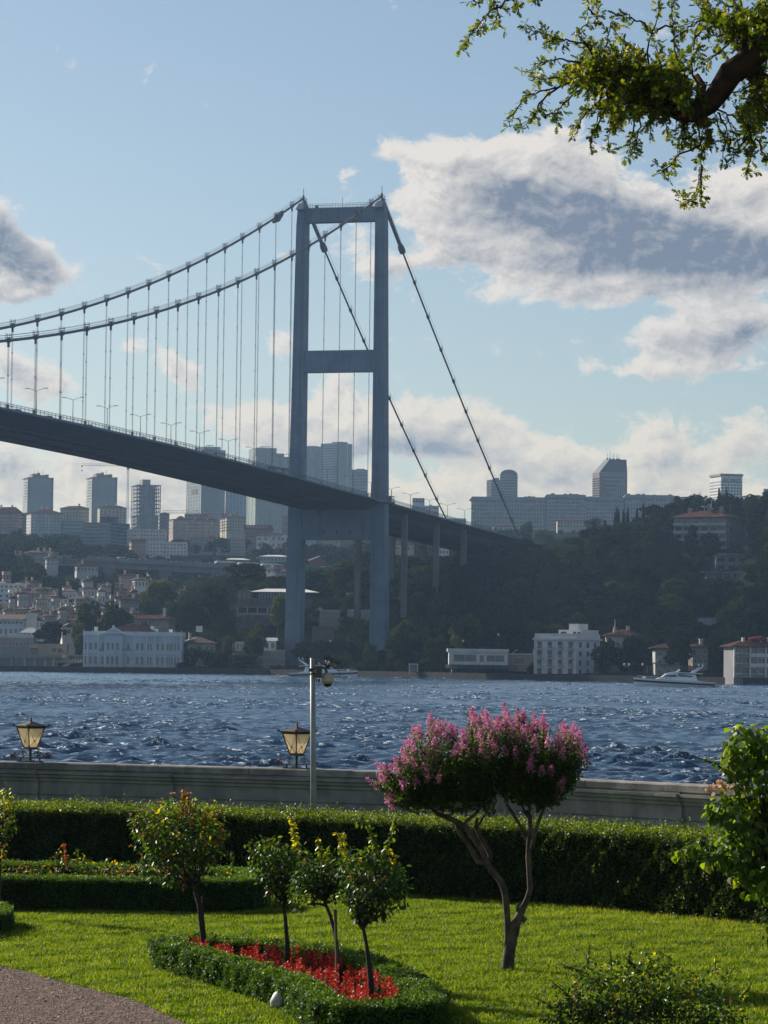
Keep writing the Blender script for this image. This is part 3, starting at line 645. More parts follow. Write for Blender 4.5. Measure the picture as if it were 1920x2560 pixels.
# ------------------------------------------------------------------ hedges
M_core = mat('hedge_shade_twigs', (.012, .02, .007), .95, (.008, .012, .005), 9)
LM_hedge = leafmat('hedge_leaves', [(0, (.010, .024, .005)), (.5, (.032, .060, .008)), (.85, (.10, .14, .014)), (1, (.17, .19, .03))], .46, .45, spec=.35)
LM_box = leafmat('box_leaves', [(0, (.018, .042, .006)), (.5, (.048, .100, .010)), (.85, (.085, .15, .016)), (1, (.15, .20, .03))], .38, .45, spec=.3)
def strip_hedge(name, line, wd, z0, z1, dens, lsize, lm, label, cat, twig=.0, closed=False, side=1, group=None, lump=.04, parent=None):
    """line = face nearest the camera; body extends 'wd' to the far side. Returns the thing"""
    L = np.array(line, float); n = len(L)
    nx = np.roll(L, -1, 0) if closed else L; seg = [(L[i], L[(i+1) % n]) for i in range(n if closed else n-1)]
    ln = np.array([np.linalg.norm(b-a) for a, b in seg]); tot = ln.sum(); H = z1-z0
    ctr = L.mean(0); t = empty(name, (ctr[0], ctr[1], z0)); tag(t, label, cat, group)
    inv = Matrix.Translation((-ctr[0], -ctr[1], -z0))
    out = []
    # per point normals
    N = []
    for i in range(n):
        a = L[i-1] if (closed or i > 0) else L[i]; c = L[(i+1) % n] if (closed or i < n-1) else L[i]
        d = (c-a)/np.linalg.norm(c-a); N.append(np.array([-d[1], d[0]])*side)
    N = np.array(N)
    def sample(m):
        k = rng.choice(len(seg), m, p=ln/tot); f = rng.uniform(0, 1, m)
        A = L[k]; B = L[(k+1) % n]; NA = N[k]; NB = N[(k+1) % n]
        return A*(1-f)[:, None]+B*f[:, None], norm(NA*(1-f)[:, None]+NB*f[:, None])
    parts = [('top', tot*wd*1.1), ('front', tot*H), ('back', tot*H*.5)]
    for nm, area in parts:
        m = int(area*dens*(1.25 if nm == 'top' else 1)); P, Q = sample(m)
        s = rng.uniform(0, 1, m)
        if nm == 'top':
            xy = P+Q*(s*wd)[:, None]; z = np.full(m, z1)-.5*lump*rng.uniform(0, 1, m); nor = np.tile([0, 0, 1.], (m, 1))
        elif nm == 'front':
            z = z0+H*s**.9; xy = P; nor = np.concatenate([-Q, np.zeros((m, 1))], 1)
        else:
            z = z0+H*s; xy = P+Q*wd; nor = np.concatenate([Q, np.zeros((m, 1))], 1)
        p3 = np.concatenate([xy, z[:, None]], 1)
        bump = lump*vnoise(p3*[1, 1, 1.0], 1.7, 11)+lump*.6*vnoise(p3, 5.0, 12)
        p3 = p3+nor*bump[:, None]-nor*(rng.uniform(0, 1, m)**2*.05)[:, None]
        if nm == 'top': # rounded shoulders
            e = np.minimum(s, 1-s)*wd; p3[:, 2] -= .05*np.clip(1-e/.12, 0, 1)**2
            if twig: p3[:, 2] += (rng.uniform(0, 1, m) < .16)*rng.uniform(0, 1, m)**2*twig*(1+vnoise(p3[:, :2], 2.2, 4))
        D = norm(nor*.55+rdir(m)+np.array([0, 0, .35])); Nn = norm(rdir(m)*.9+nor+np.array([0, 0, .5]))
        tint = np.clip(.40+.16*vnoise(p3, 1.2, 3)+.12*vnoise(p3, 4.5, 8)+rng.normal(size=m)*.19+.36*(nm == 'top'), 0, 1)  # top leaves get lighter tints: sunlight on the hedge put into the colour
        out.append(leaves(p3, D, Nn, rng.uniform(.7, 1.25, m)*lsize, T_DIA, tint))
    if not closed:
        for i, e in ((0, -1), (n-1, 1)):
            d = (L[1]-L[0] if i == 0 else L[-1]-L[-2]); d = d/np.linalg.norm(d)*e; m = int(wd*H*dens)
            xy = L[i]+N[i]*(rng.uniform(0, 1, m)*wd)[:, None]; z = z0+H*rng.uniform(0, 1, m)
            p3 = np.concatenate([xy+d*lump*.5*rng.normal(size=(m, 1)), z[:, None]], 1); nor = np.tile([d[0], d[1], 0], (m, 1))
            out.append(leaves(p3, norm(nor*.5+rdir(m)), norm(rdir(m)+nor), rng.uniform(.7, 1.25, m)*lsize, T_DIA, np.clip(.42+rng.normal(size=m)*.16, 0, 1)))
    if twig:   # shoots standing above the cut
        m = int(tot*9); P, Q = sample(m); hh = rng.uniform(.3, 1, m)**2*twig*1.9*(1+.9*np.clip(vnoise(P, .9, 6), 0, 1))
        xy = P+Q*(rng.uniform(0.05, .95, m)*wd)[:, None]
        for j in range(9):
            f = j/8; p3 = np.concatenate([xy+rng.normal(size=(m, 2))*.008, (z1+hh*f)[:, None]], 1)
            D = norm(rdir(m)*[1, 1, .3]+[0, 0, .5]); out.append(leaves(p3, D, norm(rdir(m)+[0, 0, 1]), lsize*rng.uniform(.7, 1.1, m)*(1.1-.5*f), T_DIA, np.clip(.62+rng.normal(size=m)*.15, 0, 1)))
    v, f, tt = cat_leaves(out)
    o = obj('foliage', np_mesh('foliage', v, f, lm, tt), t); o.matrix_local = inv; tag(o, kind='stuff')
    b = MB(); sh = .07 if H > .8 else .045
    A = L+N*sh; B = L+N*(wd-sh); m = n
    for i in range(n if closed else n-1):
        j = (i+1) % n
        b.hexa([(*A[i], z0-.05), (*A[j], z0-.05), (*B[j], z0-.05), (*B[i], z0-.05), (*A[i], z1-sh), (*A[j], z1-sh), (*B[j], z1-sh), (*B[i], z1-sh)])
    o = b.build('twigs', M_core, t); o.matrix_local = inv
    return t
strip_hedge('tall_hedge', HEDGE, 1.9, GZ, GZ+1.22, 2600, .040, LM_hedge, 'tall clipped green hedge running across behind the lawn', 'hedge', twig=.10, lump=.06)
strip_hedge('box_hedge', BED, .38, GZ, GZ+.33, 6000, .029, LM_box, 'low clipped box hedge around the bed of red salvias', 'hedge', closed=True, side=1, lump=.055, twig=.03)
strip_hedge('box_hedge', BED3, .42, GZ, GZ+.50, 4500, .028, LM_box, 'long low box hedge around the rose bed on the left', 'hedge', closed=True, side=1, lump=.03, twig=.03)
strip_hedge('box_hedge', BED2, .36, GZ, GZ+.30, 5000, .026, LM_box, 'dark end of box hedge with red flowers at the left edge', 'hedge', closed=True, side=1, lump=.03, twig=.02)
for poly, nm in ((BED, 1), (BED2, 2), (BED3, 3)):
    b = MB(); b.face([(p[0], p[1], GZ+.006) for p in inset(poly, .1)]); tag(b.build('soil', M_soil), kind='structure')

# red salvias: flower spikes over dark leaves, one plant per stand
LM_salvia = leafmat('salvia_petals', [(0, (.16, .012, .008)), (.45, (.48, .022, .014)), (.9, (.66, .06, .03)), (1, (.70, .22, .08))], .35, .5, tr=(1.3, 1.2, 1.0))
LM_salvial = leafmat('salvia_leaves', [(0, (.02, .045, .01)), (1, (.06, .10, .02))], .3, .45)
def salvia_mesh(seed):
    r = np.random.default_rng(seed); F_, G_ = [], []
    for k in range(7):
        a = r.uniform(0, 6.3); rr = .09*r.uniform(.1, 1); bx = np.array([rr*cos(a), rr*sin(a)]); h = r.uniform(.20, .33)
        m = 34; z = h-.13+.14*r.uniform(0, 1, m); th = r.uniform(0, 6.3, m); wv = (.020*(1.15-(z-(h-.13))/.14))[:, None]
        P = np.concatenate([bx+np.stack([np.cos(th), np.sin(th)], -1)*wv*.3, z[:, None]], 1)
        D = norm(np.stack([np.cos(th), np.sin(th), r.uniform(.1, .9, m)], -1)); F_.append(leaves(P, D, norm(r.normal(size=(m, 3))+[0, 0, 1]), r.uniform(.018, .034, m), T_DIA, np.clip(r.normal(.5, .25, m), 0, 1)))
        m = 22; z = (h-.12)*r.uniform(.15, 1, m); th = r.uniform(0, 6.3, m)
        P = np.concatenate([np.tile(bx, (m, 1)), z[:, None]], 1); D = norm(np.stack([np.cos(th), np.sin(th), r.uniform(-.2, .5, m)], -1))
        G_.append(leaves(P, D, norm(r.normal(size=(m, 3))*.4+[0, 0, 1]), r.uniform(.035, .06, m), T_OVAL, r.uniform(0, 1, m)))
    return F_, G_
def build_salvias():
    protos = []
    for s in range(4):
        F_, G_ = salvia_mesh(s+20); v, f, t = cat_leaves(F_); v2, f2, t2 = cat_leaves(G_)
        protos.append((np_mesh('flowers', v, f, LM_salvia, t), np_mesh('leaves', v2, f2, LM_salvial, t2)))
    poly = [tuple(p) for p in inset(BED, .42)]; pts = []
    tries = 0
    while len(pts) < 104 and tries < 9000:
        tries += 1; p = (random.uniform(-2.8, .8), random.uniform(32.8, 41))
        if in_poly([p[0]], [p[1]], poly)[0] and all((p[0]-q[0])**2+(p[1]-q[1])**2 > .16**2 for q in pts): pts.append(p)
    # two bigger clumps show in the other bed too
    pts2 = [(-5.75, 44.4), (-5.95, 44.5), (-5.62, 44.7), (-6.1, 44.7), (-5.7, 45.1), (-6.0, 45.1)]
    for i, p in enumerate(pts+pts2):
        fm, lm = protos[i % 4]; t = empty('salvia_plant', (p[0], p[1], GZ), random.uniform(0, 6.3)); s = random.uniform(.66, 1.2); t.scale = (s, s, s*(1.0 if i < len(pts) else 1.25))
        if i < len(pts): tag(t, 'bright red salvia plant inside the low box hedge in the middle', 'flower', 'red salvias in the middle bed')
        else: tag(t, 'red flowering salvia in the dark hedge end at the left edge', 'flower', 'red flowers in the bed at the left edge')
        obj('flowers', fm, t)['kind'] = 'stuff'; obj('leaves', lm, t)['kind'] = 'stuff'
build_salvias()

# ------------------------------------------------------------------ garden plants
M_bark = mat('rose_bark', (.045, .035, .025), .9, (.025, .02, .015), 30, .004, 60)
M_crapebark = mat('crape_bark', (.125, .095, .06), .9, (.05, .036, .026), 7, .006, 14)
LM_rose = leafmat('rose_leaves', [(0, (.016, .038, .012)), (.40, (.040, .080, .016)), (.68, (.11, .155, .018)), (.74, (.40, .36, .02)), (.79, (.46, .40, .03)), (.86, (.34, .15, .03)), (1, (.28, .035, .02))], .5, .38, spec=.4)  # yellow steps brightened: sun shining through shoot leaves put into the colour
LM_petal = leafmat('rose_petals', [(0, (.55, .30, .18)), (1, (.82, .68, .50))], .35, .6, tr=(1.1, 1.05, .9))
def frame(t, Y, base): return Matrix.Translation((-base[0], -base[1], -base[2]))
def blob_pts(blobs, Y, n_per=1.0, shell=.3):
    P = []; O = []
    for (u, v, ru, rv, n) in blobs:
        n = int(n*n_per*.72); d = rdir(n); rad = (rng.uniform(shell, 1, n)[:, None]**.6)*rng.choice([1, 1, 1.12, 1.25], (n, 1))
        c = pt(u, v, Y); k = Y/F; e = np.array([ru*k, (ru+rv)*.5*k, rv*k])*1.10
        P.append(c+d*rad*e); O.append(d)
    return np.concatenate(P), np.concatenate(O)
def rose_leaves(P, O, size, tint, droop=.5):
    n = len(P); D = norm(O*.7+rdir(n)*.8-np.array([0, 0, droop])); N = norm(rdir(n)*.7+np.array([0, 0, 1.])+O*.4)
    return leaves(P, D, N, size*rng.uniform(.65, 1.25, n), T_OVAL, tint)
def shoot(path, Y, size, t0, t1, per=12, dy=0.):
    """leafy cane along a pixel path at depth Y"""
    pts_ = [pt(u, v, Y+dy) for u, v in path]; out = []; P = []
    for a, b in zip(pts_[:-1], pts_[1:]):
        m = max(2, int(np.linalg.norm(b-a)/.03)); P += [a+(b-a)*i/m for i in range(m)]
    P = np.array(P); n = len(P); k = max(1, per//3); P = np.repeat(P, k, 0); n = len(P)
    O = norm(rdir(n)*[1, 1, .35]); P = P+O*rng.uniform(.0, .03, (n, 1))
    tint = np.clip(rng.uniform(t0, t1, n), 0, 1); return rose_leaves(P, O, size, tint, .55), [tuple(p) for p in pts_]
def rose_flower(b, c, r):
    for i in range(26):
        a = i*2.4; rr = r*(.25+.75*i/26); h = r*.5*(1-i/26); d = Vector((cos(a), sin(a), .2)); s = Vector((-sin(a), cos(a), 0)); c_ = Vector(c)
        p = c_+d*rr*.6+Vector((0, 0, h)); b.face([p-s*rr*.5, p+s*rr*.5, p+d*r*.5+s*rr*.35+Vector((0, 0, r*.25)), p+d*r*.5-s*rr*.35+Vector((0, 0, r*.25))])
def rose_tree(label, Y, trunk, blobs, shoots, stake=None, flowers=(), lsize=.058, tint=(.0, .6), hot=.10, n_per=1.0, group='standard roses', name='rose_tree', cat='rose tree'):
    base = pt(trunk[0][0][0], trunk[0][0][1], Y); base[2] = GZ
    t = empty(name, base); tag(t, label, cat); ml = frame(t, Y, base); k = Y/F
    b = MB(); b.smooth = True
    for path in trunk:
        pts_ = [tuple(pt(p[0], p[1], Y)) for p in path]; rad = [p[2]*k/2 for p in path]
        if path is trunk[0]: pts_ = [(pts_[0][0], pts_[0][1], GZ-.05)]+pts_; rad = [rad[0]*1.2]+rad
        b.tube(pts_, rad, 8)
    hub = np.array(pt(*trunk[0][-1][:2], Y))
    P, O = blob_pts(blobs, Y, n_per)
    for i in rng.choice(len(P), min(46, len(P)), replace=False):
        m = hub*.5+P[i]*.5+rng.normal(size=3)*.03; b.tube([hub, m, P[i]], [.008, .005, .0025], 4, False)
    tt = np.clip(rng.uniform(tint[0], tint[1], len(P))+.18*np.clip((P[:, 2]-P[:, 2].mean())/.4, -.5, 1), 0, .74)
    hotm = vnoise(P, 1.8, int(Y*10) % 50) > (1-3*hot); tt = np.where(hotm & (rng.uniform(size=len(P)) < .6), rng.uniform(.76, 1, len(P)), tt)
    out = [rose_leaves(P, O, lsize, tt)]
    for sh in shoots:
        lv, pts_ = shoot(sh[0], Y, lsize*.95, sh[1], sh[2], dy=sh[3] if len(sh) > 3 else 0); out.append(lv); b.tube([tuple(hub)]+pts_ if len(sh) > 4 else pts_, [.006]*(len(pts_)+(1 if len(sh) > 4 else 0)), 5)
    o = b.build('stem', M_bark, t); o.matrix_local = ml
    v, f, a = cat_leaves(out); o = obj('leaves', np_mesh('leaves', v, f, LM_rose, a), t); o.matrix_local = ml
    if stake:
        b = MB(); p0 = pt(*stake[0], Y-.06); p1 = pt(*stake[1], Y-.06); b.tube([(p0[0], p0[1], GZ-.05), p1], .018, 6); o = b.build('stake', mat('wood_stake', (.16, .12, .08), .9, (.09, .07, .05), 12), t); o.matrix_local = ml
    for (u, v, r) in flowers:
        b = MB(); rose_flower(b, pt(u, v, Y-.05), r*k); o = b.build('rose_bloom', LM_petal, t); o.matrix_local = ml
    return t
rose_tree('leafy standard rose with pale apricot blooms, taller than the other roses', 40.2,
    [[(508, 2350, 13), (503, 2310, 12), (498, 2262, 11), (486, 2222, 11)], [(486, 2222, 9), (470, 2195, 8), (455, 2160, 6)], [(488, 2225, 8), (505, 2180, 7), (515, 2140, 5)], [(514, 2345, 4), (508, 2290, 4), (505, 2240, 3)]],
    [(450, 2085, 92, 70, 1500), (400, 2070, 55, 45, 420), (500, 2100, 60, 60, 560), (450, 2150, 80, 55, 750), (372, 2105, 34, 70, 260), (350, 2060, 24, 22, 90), (470, 2030, 60, 34, 320), (530, 2075, 34, 45, 170), (380, 2165, 30, 30, 110), (430, 2190, 50, 24, 160)],
    [([(458, 2030), (460, 1990), (457, 1966)], .84, 1, 0), ([(468, 2030), (472, 2000), (470, 1985)], .80, .98), ([(425, 2030), (418, 2010), (431, 1992)], .3, .6), ([(540, 2110), (556, 2090), (563, 2068)], .85, 1), ([(535, 2090), (552, 2075)], .8, .9), ([(340, 2080), (330, 2052), (326, 2040)], .3, .6), ([(478, 2040), (488, 2010)], .5, .8), ([(530, 2140), (535, 2160)], .85, 1)],
    flowers=[(431, 1988, 9), (472, 1988, 9), (398, 2009, 7.5), (352, 2028, 6.5), (378, 2030, 6), (326, 2037, 5), (406, 2022, 5), (343, 2050, 6)], tint=(.05, .66), hot=.16)
rose_tree('standard rose with one upright bright yellow shoot', 38.7,
    [[(719, 2365, 12), (716, 2330, 10), (713, 2290, 9), (708, 2262, 8)], [(708, 2262, 6), (690, 2235, 5), (680, 2210, 4)]],
    [(670, 2125, 45, 28, 260), (715, 2150, 50, 35, 330), (690, 2175, 50, 35, 300), (640, 2140, 18, 38, 90), (700, 2225, 34, 34, 230), (745, 2160, 36, 40, 230), (720, 2195, 50, 40, 330)],
    [([(745, 2125), (738, 2095), (732, 2070), (728, 2045), (718, 2034)], .70, .80, 0, 1), ([(745, 2125), (740, 2100), (735, 2075)], .72, .78), ([(675, 2110), (678, 2098)], .85, .95), ([(675, 2225), (668, 2228)], .85, .95)],
    tint=(.0, .55), hot=.05)
rose_tree('staked standard rose with a bare side branch, between two others', 37.1,
    [[(843, 2400, 11), (842, 2360, 9), (836, 2325, 9), (826, 2290, 9), (816, 2265, 8), (812, 2252, 7)], [(816, 2264, 7), (800, 2260, 6), (782, 2259, 6), (768, 2262, 5)], [(812, 2252, 6), (800, 2215, 5), (790, 2180, 4)], [(812, 2255, 5), (835, 2210, 4)]],
    [(800, 2190, 55, 42, 420), (770, 2215, 45, 40, 320), (840, 2170, 50, 36, 330), (815, 2230, 42, 22, 200), (760, 2185, 30, 25, 130), (865, 2200, 22, 30, 110), (748, 2265, 12, 10, 16)],
    [([(805, 2150), (798, 2115), (796, 2090)], .60, .86, 0, 1), ([(868, 2150), (858, 2118), (850, 2090), (838, 2075)], .68, .86, 0, 1), ([(856, 2120), (855, 2095), (860, 2075)], .66, .84), ([(815, 2125), (828, 2112)], .6, .8)],
    stake=((845, 2410), (838.5, 2274)), tint=(.0, .58), hot=.05)
rose_tree('standard rose forked low, rightmost in the salvia bed', 35.2,
    [[(927, 2450, 15), (922, 2405, 13), (916, 2360, 9), (909, 2325, 9), (905, 2318, 10)], [(907, 2322, 9), (898, 2310, 8), (892, 2295, 7), (896, 2260, 5)], [(909, 2320, 8), (918, 2308, 7), (926, 2295, 6), (930, 2255, 5)]],
    [(930, 2200, 70, 60, 800), (900, 2160, 45, 40, 300), (960, 2190, 50, 50, 420), (990, 2220, 28, 45, 170), (925, 2260, 60, 34, 400), (895, 2285, 12, 14, 50), (950, 2285, 16, 14, 50), (865, 2235, 18, 24, 70), (1010, 2250, 12, 20, 30)],
    [([(945, 2150), (935, 2110), (925, 2075), (905, 2045), (908, 2036)], .50, .72, 0, 1), ([(958, 2140), (975, 2100), (985, 2070), (990, 2042)], .50, .70, 0, 1), ([(940, 2130), (932, 2105), (928, 2085)], .62, .78), ([(900, 2060), (890, 2048)], .4, .6), ([(880, 2190), (886, 2205)], .74, .82)],
    tint=(.0, .58), hot=.06)
# rose bushes in the long bed and at the left edge
def rose_bush(label, Y, blobs, shoots, tint=(.2, .74), hot=.12, lsize=.05, name='rose_bush', cat='rose bush', per=1.0, group=None):
    u = blobs[0][0]; t = rose_tree(label, Y, [[(u, 2600, 6), (u, blobs[0][1]+blobs[0][3]*.6, 5)]], blobs, shoots, tint=tint, hot=hot, lsize=lsize, name=name, cat=cat, n_per=per)
    if group: t['group'] = group
    return t
rose_bush('rose bush with a thin dark red shoot in the long bed on the left', 50.3, [(165, 2170, 45, 22, 260), (205, 2165, 30, 24, 140), (150, 2150, 22, 20, 70)], [([(170, 2170), (164, 2140), (160, 2105)], .9, 1), ([(195, 2165), (193, 2140), (192, 2118)], .5, .66), ([(150, 2160), (138, 2145)], .5, .7), ([(205, 2160), (215, 2142)], .5, .7)])
rose_bush('low rose bush with one leafy upright cane in the long bed on the left', 50.2, [(262, 2180, 40, 20, 230), (230, 2188, 30, 14, 130), (290, 2175, 30, 20, 150)], [([(268, 2175), (266, 2155), (272, 2142)], .5, .66)], hot=.3)
rose_bush('rose bush behind the trunk of the tall apricot rose', 50.0, [(345, 2185, 45, 20, 260), (390, 2190, 34, 18, 160), (310, 2185, 22, 16, 90)], [([(330, 2175), (325, 2160)], .8, .95), ([(360, 2180), (370, 2165)], .5, .7)], hot=.3)
rose_bush('small rose bush with an upright cane near the right end of the long bed', 50.1, [(560, 2190, 26, 14, 90), (520, 2195, 24, 14, 80)], [([(580, 2185), (582, 2150), (578, 2126)], .45, .68), ([(575, 2170), (560, 2168)], .5, .7)])
rose_bush('low rose bush with orange leaves at the left end of the long bed', 50.2, [(60, 2180, 36, 16, 160), (95, 2185, 28, 14, 110), (20, 2190, 24, 18, 110)], [([(20, 2190), (22, 2178)], .85, 1), ([(75, 2180), (74, 2172)], .7, .8)], hot=.25)
rose_bush('tall sunlit rose bush cut off by the left edge', 47.3, [(0, 2040, 34, 50, 420), (10, 2000, 24, 30, 160), (-10, 2100, 30, 50, 240), (22, 2060, 20, 30, 110)], [([(8, 2120), (6, 2150)], .8, 1), ([(20, 1990), (14, 1970)], .4, .6)], tint=(.3, .74))
# shrub in the lower right corner
rose_bush('loose glossy-leaved shrub at the bottom of the lawn on the right', 33.4,
    [(1560, 2500, 110, 62, 1500), (1480, 2490, 70, 60, 700), (1650, 2470, 80, 60, 900), (1430, 2540, 60, 40, 380), (1740, 2520, 80, 60, 800), (1620, 2545, 200, 45, 1700), (1800, 2540, 60, 45, 330), (1560, 2440, 40, 34, 170), (1790, 2460, 40, 40, 190), (1480, 2430, 34, 30, 100), (1640, 2410, 40, 30, 130)],
    [([(1475, 2440), (1470, 2400), (1474, 2362)], .30, .6), ([(1460, 2430), (1430, 2420), (1402, 2410)], .3, .6), ([(1570, 2430), (1575, 2390), (1578, 2352)], .4, .72), ([(1620, 2420), (1622, 2390)], .5, .84), ([(1430, 2500), (1400, 2470), (1380, 2455)], .5, .76), ([(1400, 2530), (1370, 2510), (1340, 2496)], .5, .76), ([(1790, 2440), (1788, 2410), (1790, 2388)], .6, .86), ([(1850, 2500), (1872, 2470), (1880, 2455)], .55, .76), ([(1680, 2400), (1650, 2380)], .5, .7), ([(1740, 2440), (1720, 2425)], .6, .85), ([(1530, 2420), (1525, 2380)], .4, .7), ([(1600, 2430), (1560, 2390)], .3, .6), ([(1820, 2450), (1830, 2425), (1838, 2420)], .5, .8), ([(1350, 2548), (1385, 2552)], .5, .74), ([(1860, 2520), (1880, 2505)], .6, .74)],
    tint=(.0, .62), hot=.05, lsize=.05, name='shrub', cat='shrub')

# crape myrtle: forked bare trunk, fans of upright leafy stems topped with pink flowers
LM_crape = leafmat('crape_leaves', [(0, (.016, .038, .009)), (.6, (.044, .082, .012)), (1, (.11, .155, .016))], .48, .45, spec=.25)
LM_crapef = leafmat('crape_petals', [(0, (.36, .09, .24)), (.5, (.60, .19, .38)), (.85, (.74, .32, .48)), (1, (.82, .48, .52))], .4, .6, tr=(1.15, 1.15, 1.15))
def crape_myrtle():
    Y = 40.1; k = Y/F; base = pt(1270, 2420, Y); base[2] = GZ
    t = empty('crape_myrtle', base); tag(t, 'small pink flowering tree with a forked bare trunk standing on the lawn', 'tree'); ml = frame(t, Y, base)
    def q(x, y, dy=0.): return tuple(pt(900+x*.6149, 1700+y*.6149, Y+dy))
    b = MB(); b.smooth = True; s = .6149*k/2
    def br(path, n=10): b.tube([q(*p[:2], p[3] if len(p) > 3 else 0) for p in path], [p[2]*s for p in path], n)
    g0 = q(600, 1172); b.tube([(g0[0], g0[1], GZ-.08), q(601, 1165), q(604, 1130), q(608, 1095), q(616, 1060), q(624, 1020), q(630, 985)], [62*s, 54*s, 50*s, 48*s, 46*s, 42*s, 34*s], 14)
    br([(600, 1110, 34), (602, 1050, 30), (600, 980, 27), (594, 900, 27), (586, 850, 27), (570, 815, 27), (540, 780, 26, -.05), (512, 742, 26, -.06), (500, 700, 24, -.05), (470, 650, 24), (432, 600, 24), (395, 578, 24), (350, 556, 22), (315, 545, 18), (295, 525, 14)])
    br([(505, 745, 22, -.06), (480, 738, 22, .05), (462, 705, 20, .08), (438, 665, 20, .1), (415, 640, 19, .08), (397, 600, 18, .05), (392, 575, 16, 0)])
    br([(520, 740, 26), (532, 715, 22), (515, 680, 20), (490, 640, 18), (470, 600, 16), (478, 560, 14)])
    br([(622, 1040, 44), (634, 990, 40), (648, 960, 34), (662, 930, 27), (680, 890, 24), (692, 850, 23), (688, 780, 22), (684, 720, 22), (688, 650, 21), (692, 600, 20), (690, 550, 18), (675, 530, 14)])
    br([(660, 985, 16), (672, 970, 20), (660, 962, 14)], 7); br([(640, 940, 14), (641, 915, 16), (648, 908, 10)], 7)
    br([(690, 690, 16, .04), (672, 640, 15, .06), (650, 590, 14, .06), (620, 540, 13, .05), (595, 505, 11)]); br([(696, 690, 16, -.05), (708, 640, 15, -.07), (725, 580, 14, -.07), (745, 530, 12), (752, 510, 10)])
    br([(415, 590, 15), (440, 570, 14), (470, 545, 12), (490, 510, 9)]); br([(350, 556, 12), (375, 545, 11), (380, 510, 9)]); br([(690, 565, 12), (670, 540, 11), (655, 500, 9)]); br([(470, 605, 10, .1), (500, 560, 10, .15), (525, 520, 8, .15)])
    o_b = b
    # fans of stems: (root x,y) -> tips along the crown outline
    tips_l = [(90, 400), (110, 365), (150, 330), (185, 300), (165, 420), (205, 260), (240, 215), (285, 172), (330, 205), (350, 190), (390, 215), (420, 220), (455, 150), (460, 175), (500, 150), (530, 165), (560, 190), (300, 260), (260, 300), (220, 350), (420, 270), (480, 230), (390, 290), (260, 390), (230, 400), (540, 240), (140, 480), (350, 330), (450, 310), (510, 300), (320, 400)]
    tips_r = [(590, 135), (600, 155), (640, 150), (655, 165), (705, 170), (745, 175), (760, 200), (800, 250), (825, 200), (860, 215), (880, 240), (893, 255), (905, 300), (880, 330), (850, 390), (620, 210), (680, 220), (720, 250), (780, 300), (830, 300), (560, 230), (590, 290), (650, 290), (700, 330), (760, 370), (820, 420), (540, 330)]
    roots_l = [(300, 525), (340, 540), (385, 520), (430, 560), (480, 540), (500, 520)]; roots_r = [(600, 505), (650, 510), (690, 545), (745, 520), (720, 540), (555, 500)]
    L_, F_ = [], []
    for tips, roots, cx in ((tips_l, roots_l, 400), (tips_r, roots_r, 700)):
        for (tx, ty) in tips:
            for rep in range(5):
                x = tx+rng.normal()*13*(rep > 0); y = ty+abs(rng.normal())*22*(rep > 0)
                dy = rng.uniform(-.75, .75)*(1-.5*abs(x-cx)/330)
                root = min(roots, key=lambda r_: abs(r_[0]-(x*.65+cx*.35))+rng.uniform(0, 60)); R0 = np.array(q(root[0], root[1]-rng.uniform(0, 15), dy*.25))
                T0 = np.array(q(x, y, dy)); M0 = R0*.5+T0*.5+np.array([(x-cx)*s*.25, 0, -.03]); 
                ts = np.linspace(0, 1, 7); C = ((1-ts)**2)[:, None]*R0+(2*ts*(1-ts))[:, None]*M0+(ts**2)[:, None]*T0
                b.smooth = False; b.tube(C[:], np.linspace(.011, .003, 7).tolist(), 4, False)
                m = 92; f = rng.uniform(.16, 1.0, m)**.9; P = ((1-f)**2)[:, None]*R0+(2*f*(1-f))[:, None]*M0+(f**2)[:, None]*T0
                O = rdir(m); P = P+O*rng.uniform(.01, .07, m)[:, None]
                L_.append(leaves(P, norm(O+[0, 0, .35]), norm(rdir(m)*.8+[0, 0, 1]), rng.uniform(.028, .052, m), T_OVAL, np.clip(rng.uniform(0, .75, m)+.3*(f > .85), 0, 1)))
                fl = 1.0 if ty < 330 or tx < 230 else .6
                if rng.uniform() < fl*.9:
                    m = int(rng.uniform(60, 120)); h = rng.uniform(.08, .19); ax = norm((T0-M0)[None])[0]
                    f = rng.uniform(0, 1, m); O = rdir(m); P = T0-ax*.04+ax*(f*h)[:, None]+O*(.052*(1.1-f)*rng.uniform(.4, 1, m))[:, None]
                    F_.append(leaves(P, norm(O+rdir(m)*.5), norm(O+rdir(m)), rng.uniform(.016, .030, m), T_OVAL, np.clip(rng.normal(.5, .28, m), 0, 1)))
    # a low side spray on its own
    for (x, y) in ((118, 495), (135, 510), (150, 490), (130, 480), (240, 400), (255, 415), (265, 405)):
        T0 = np.array(q(x, y)); m = 70; O = rdir(m); F_.append(leaves(T0+O*rng.uniform(.01, .055, m)[:, None], O, rdir(m), rng.uniform(.016, .03, m), T_OVAL, np.clip(rng.normal(.6, .25, m), 0, 1)))
    b.tube([q(240, 545, -.1), q(190, 530, -.12), q(135, 500, -.05)], [.006, .005, .003], 4)
    m = 50; f = rng.uniform(0, 1, m)[:, None]; P = np.array(q(240, 545, -.1))*(1-f)+np.array(q(140, 505, -.05))*f; L_.append(leaves(P, rdir(m), rdir(m)+[0, 0, 1], .035, T_OVAL, rng.uniform(.4, 1, m)))
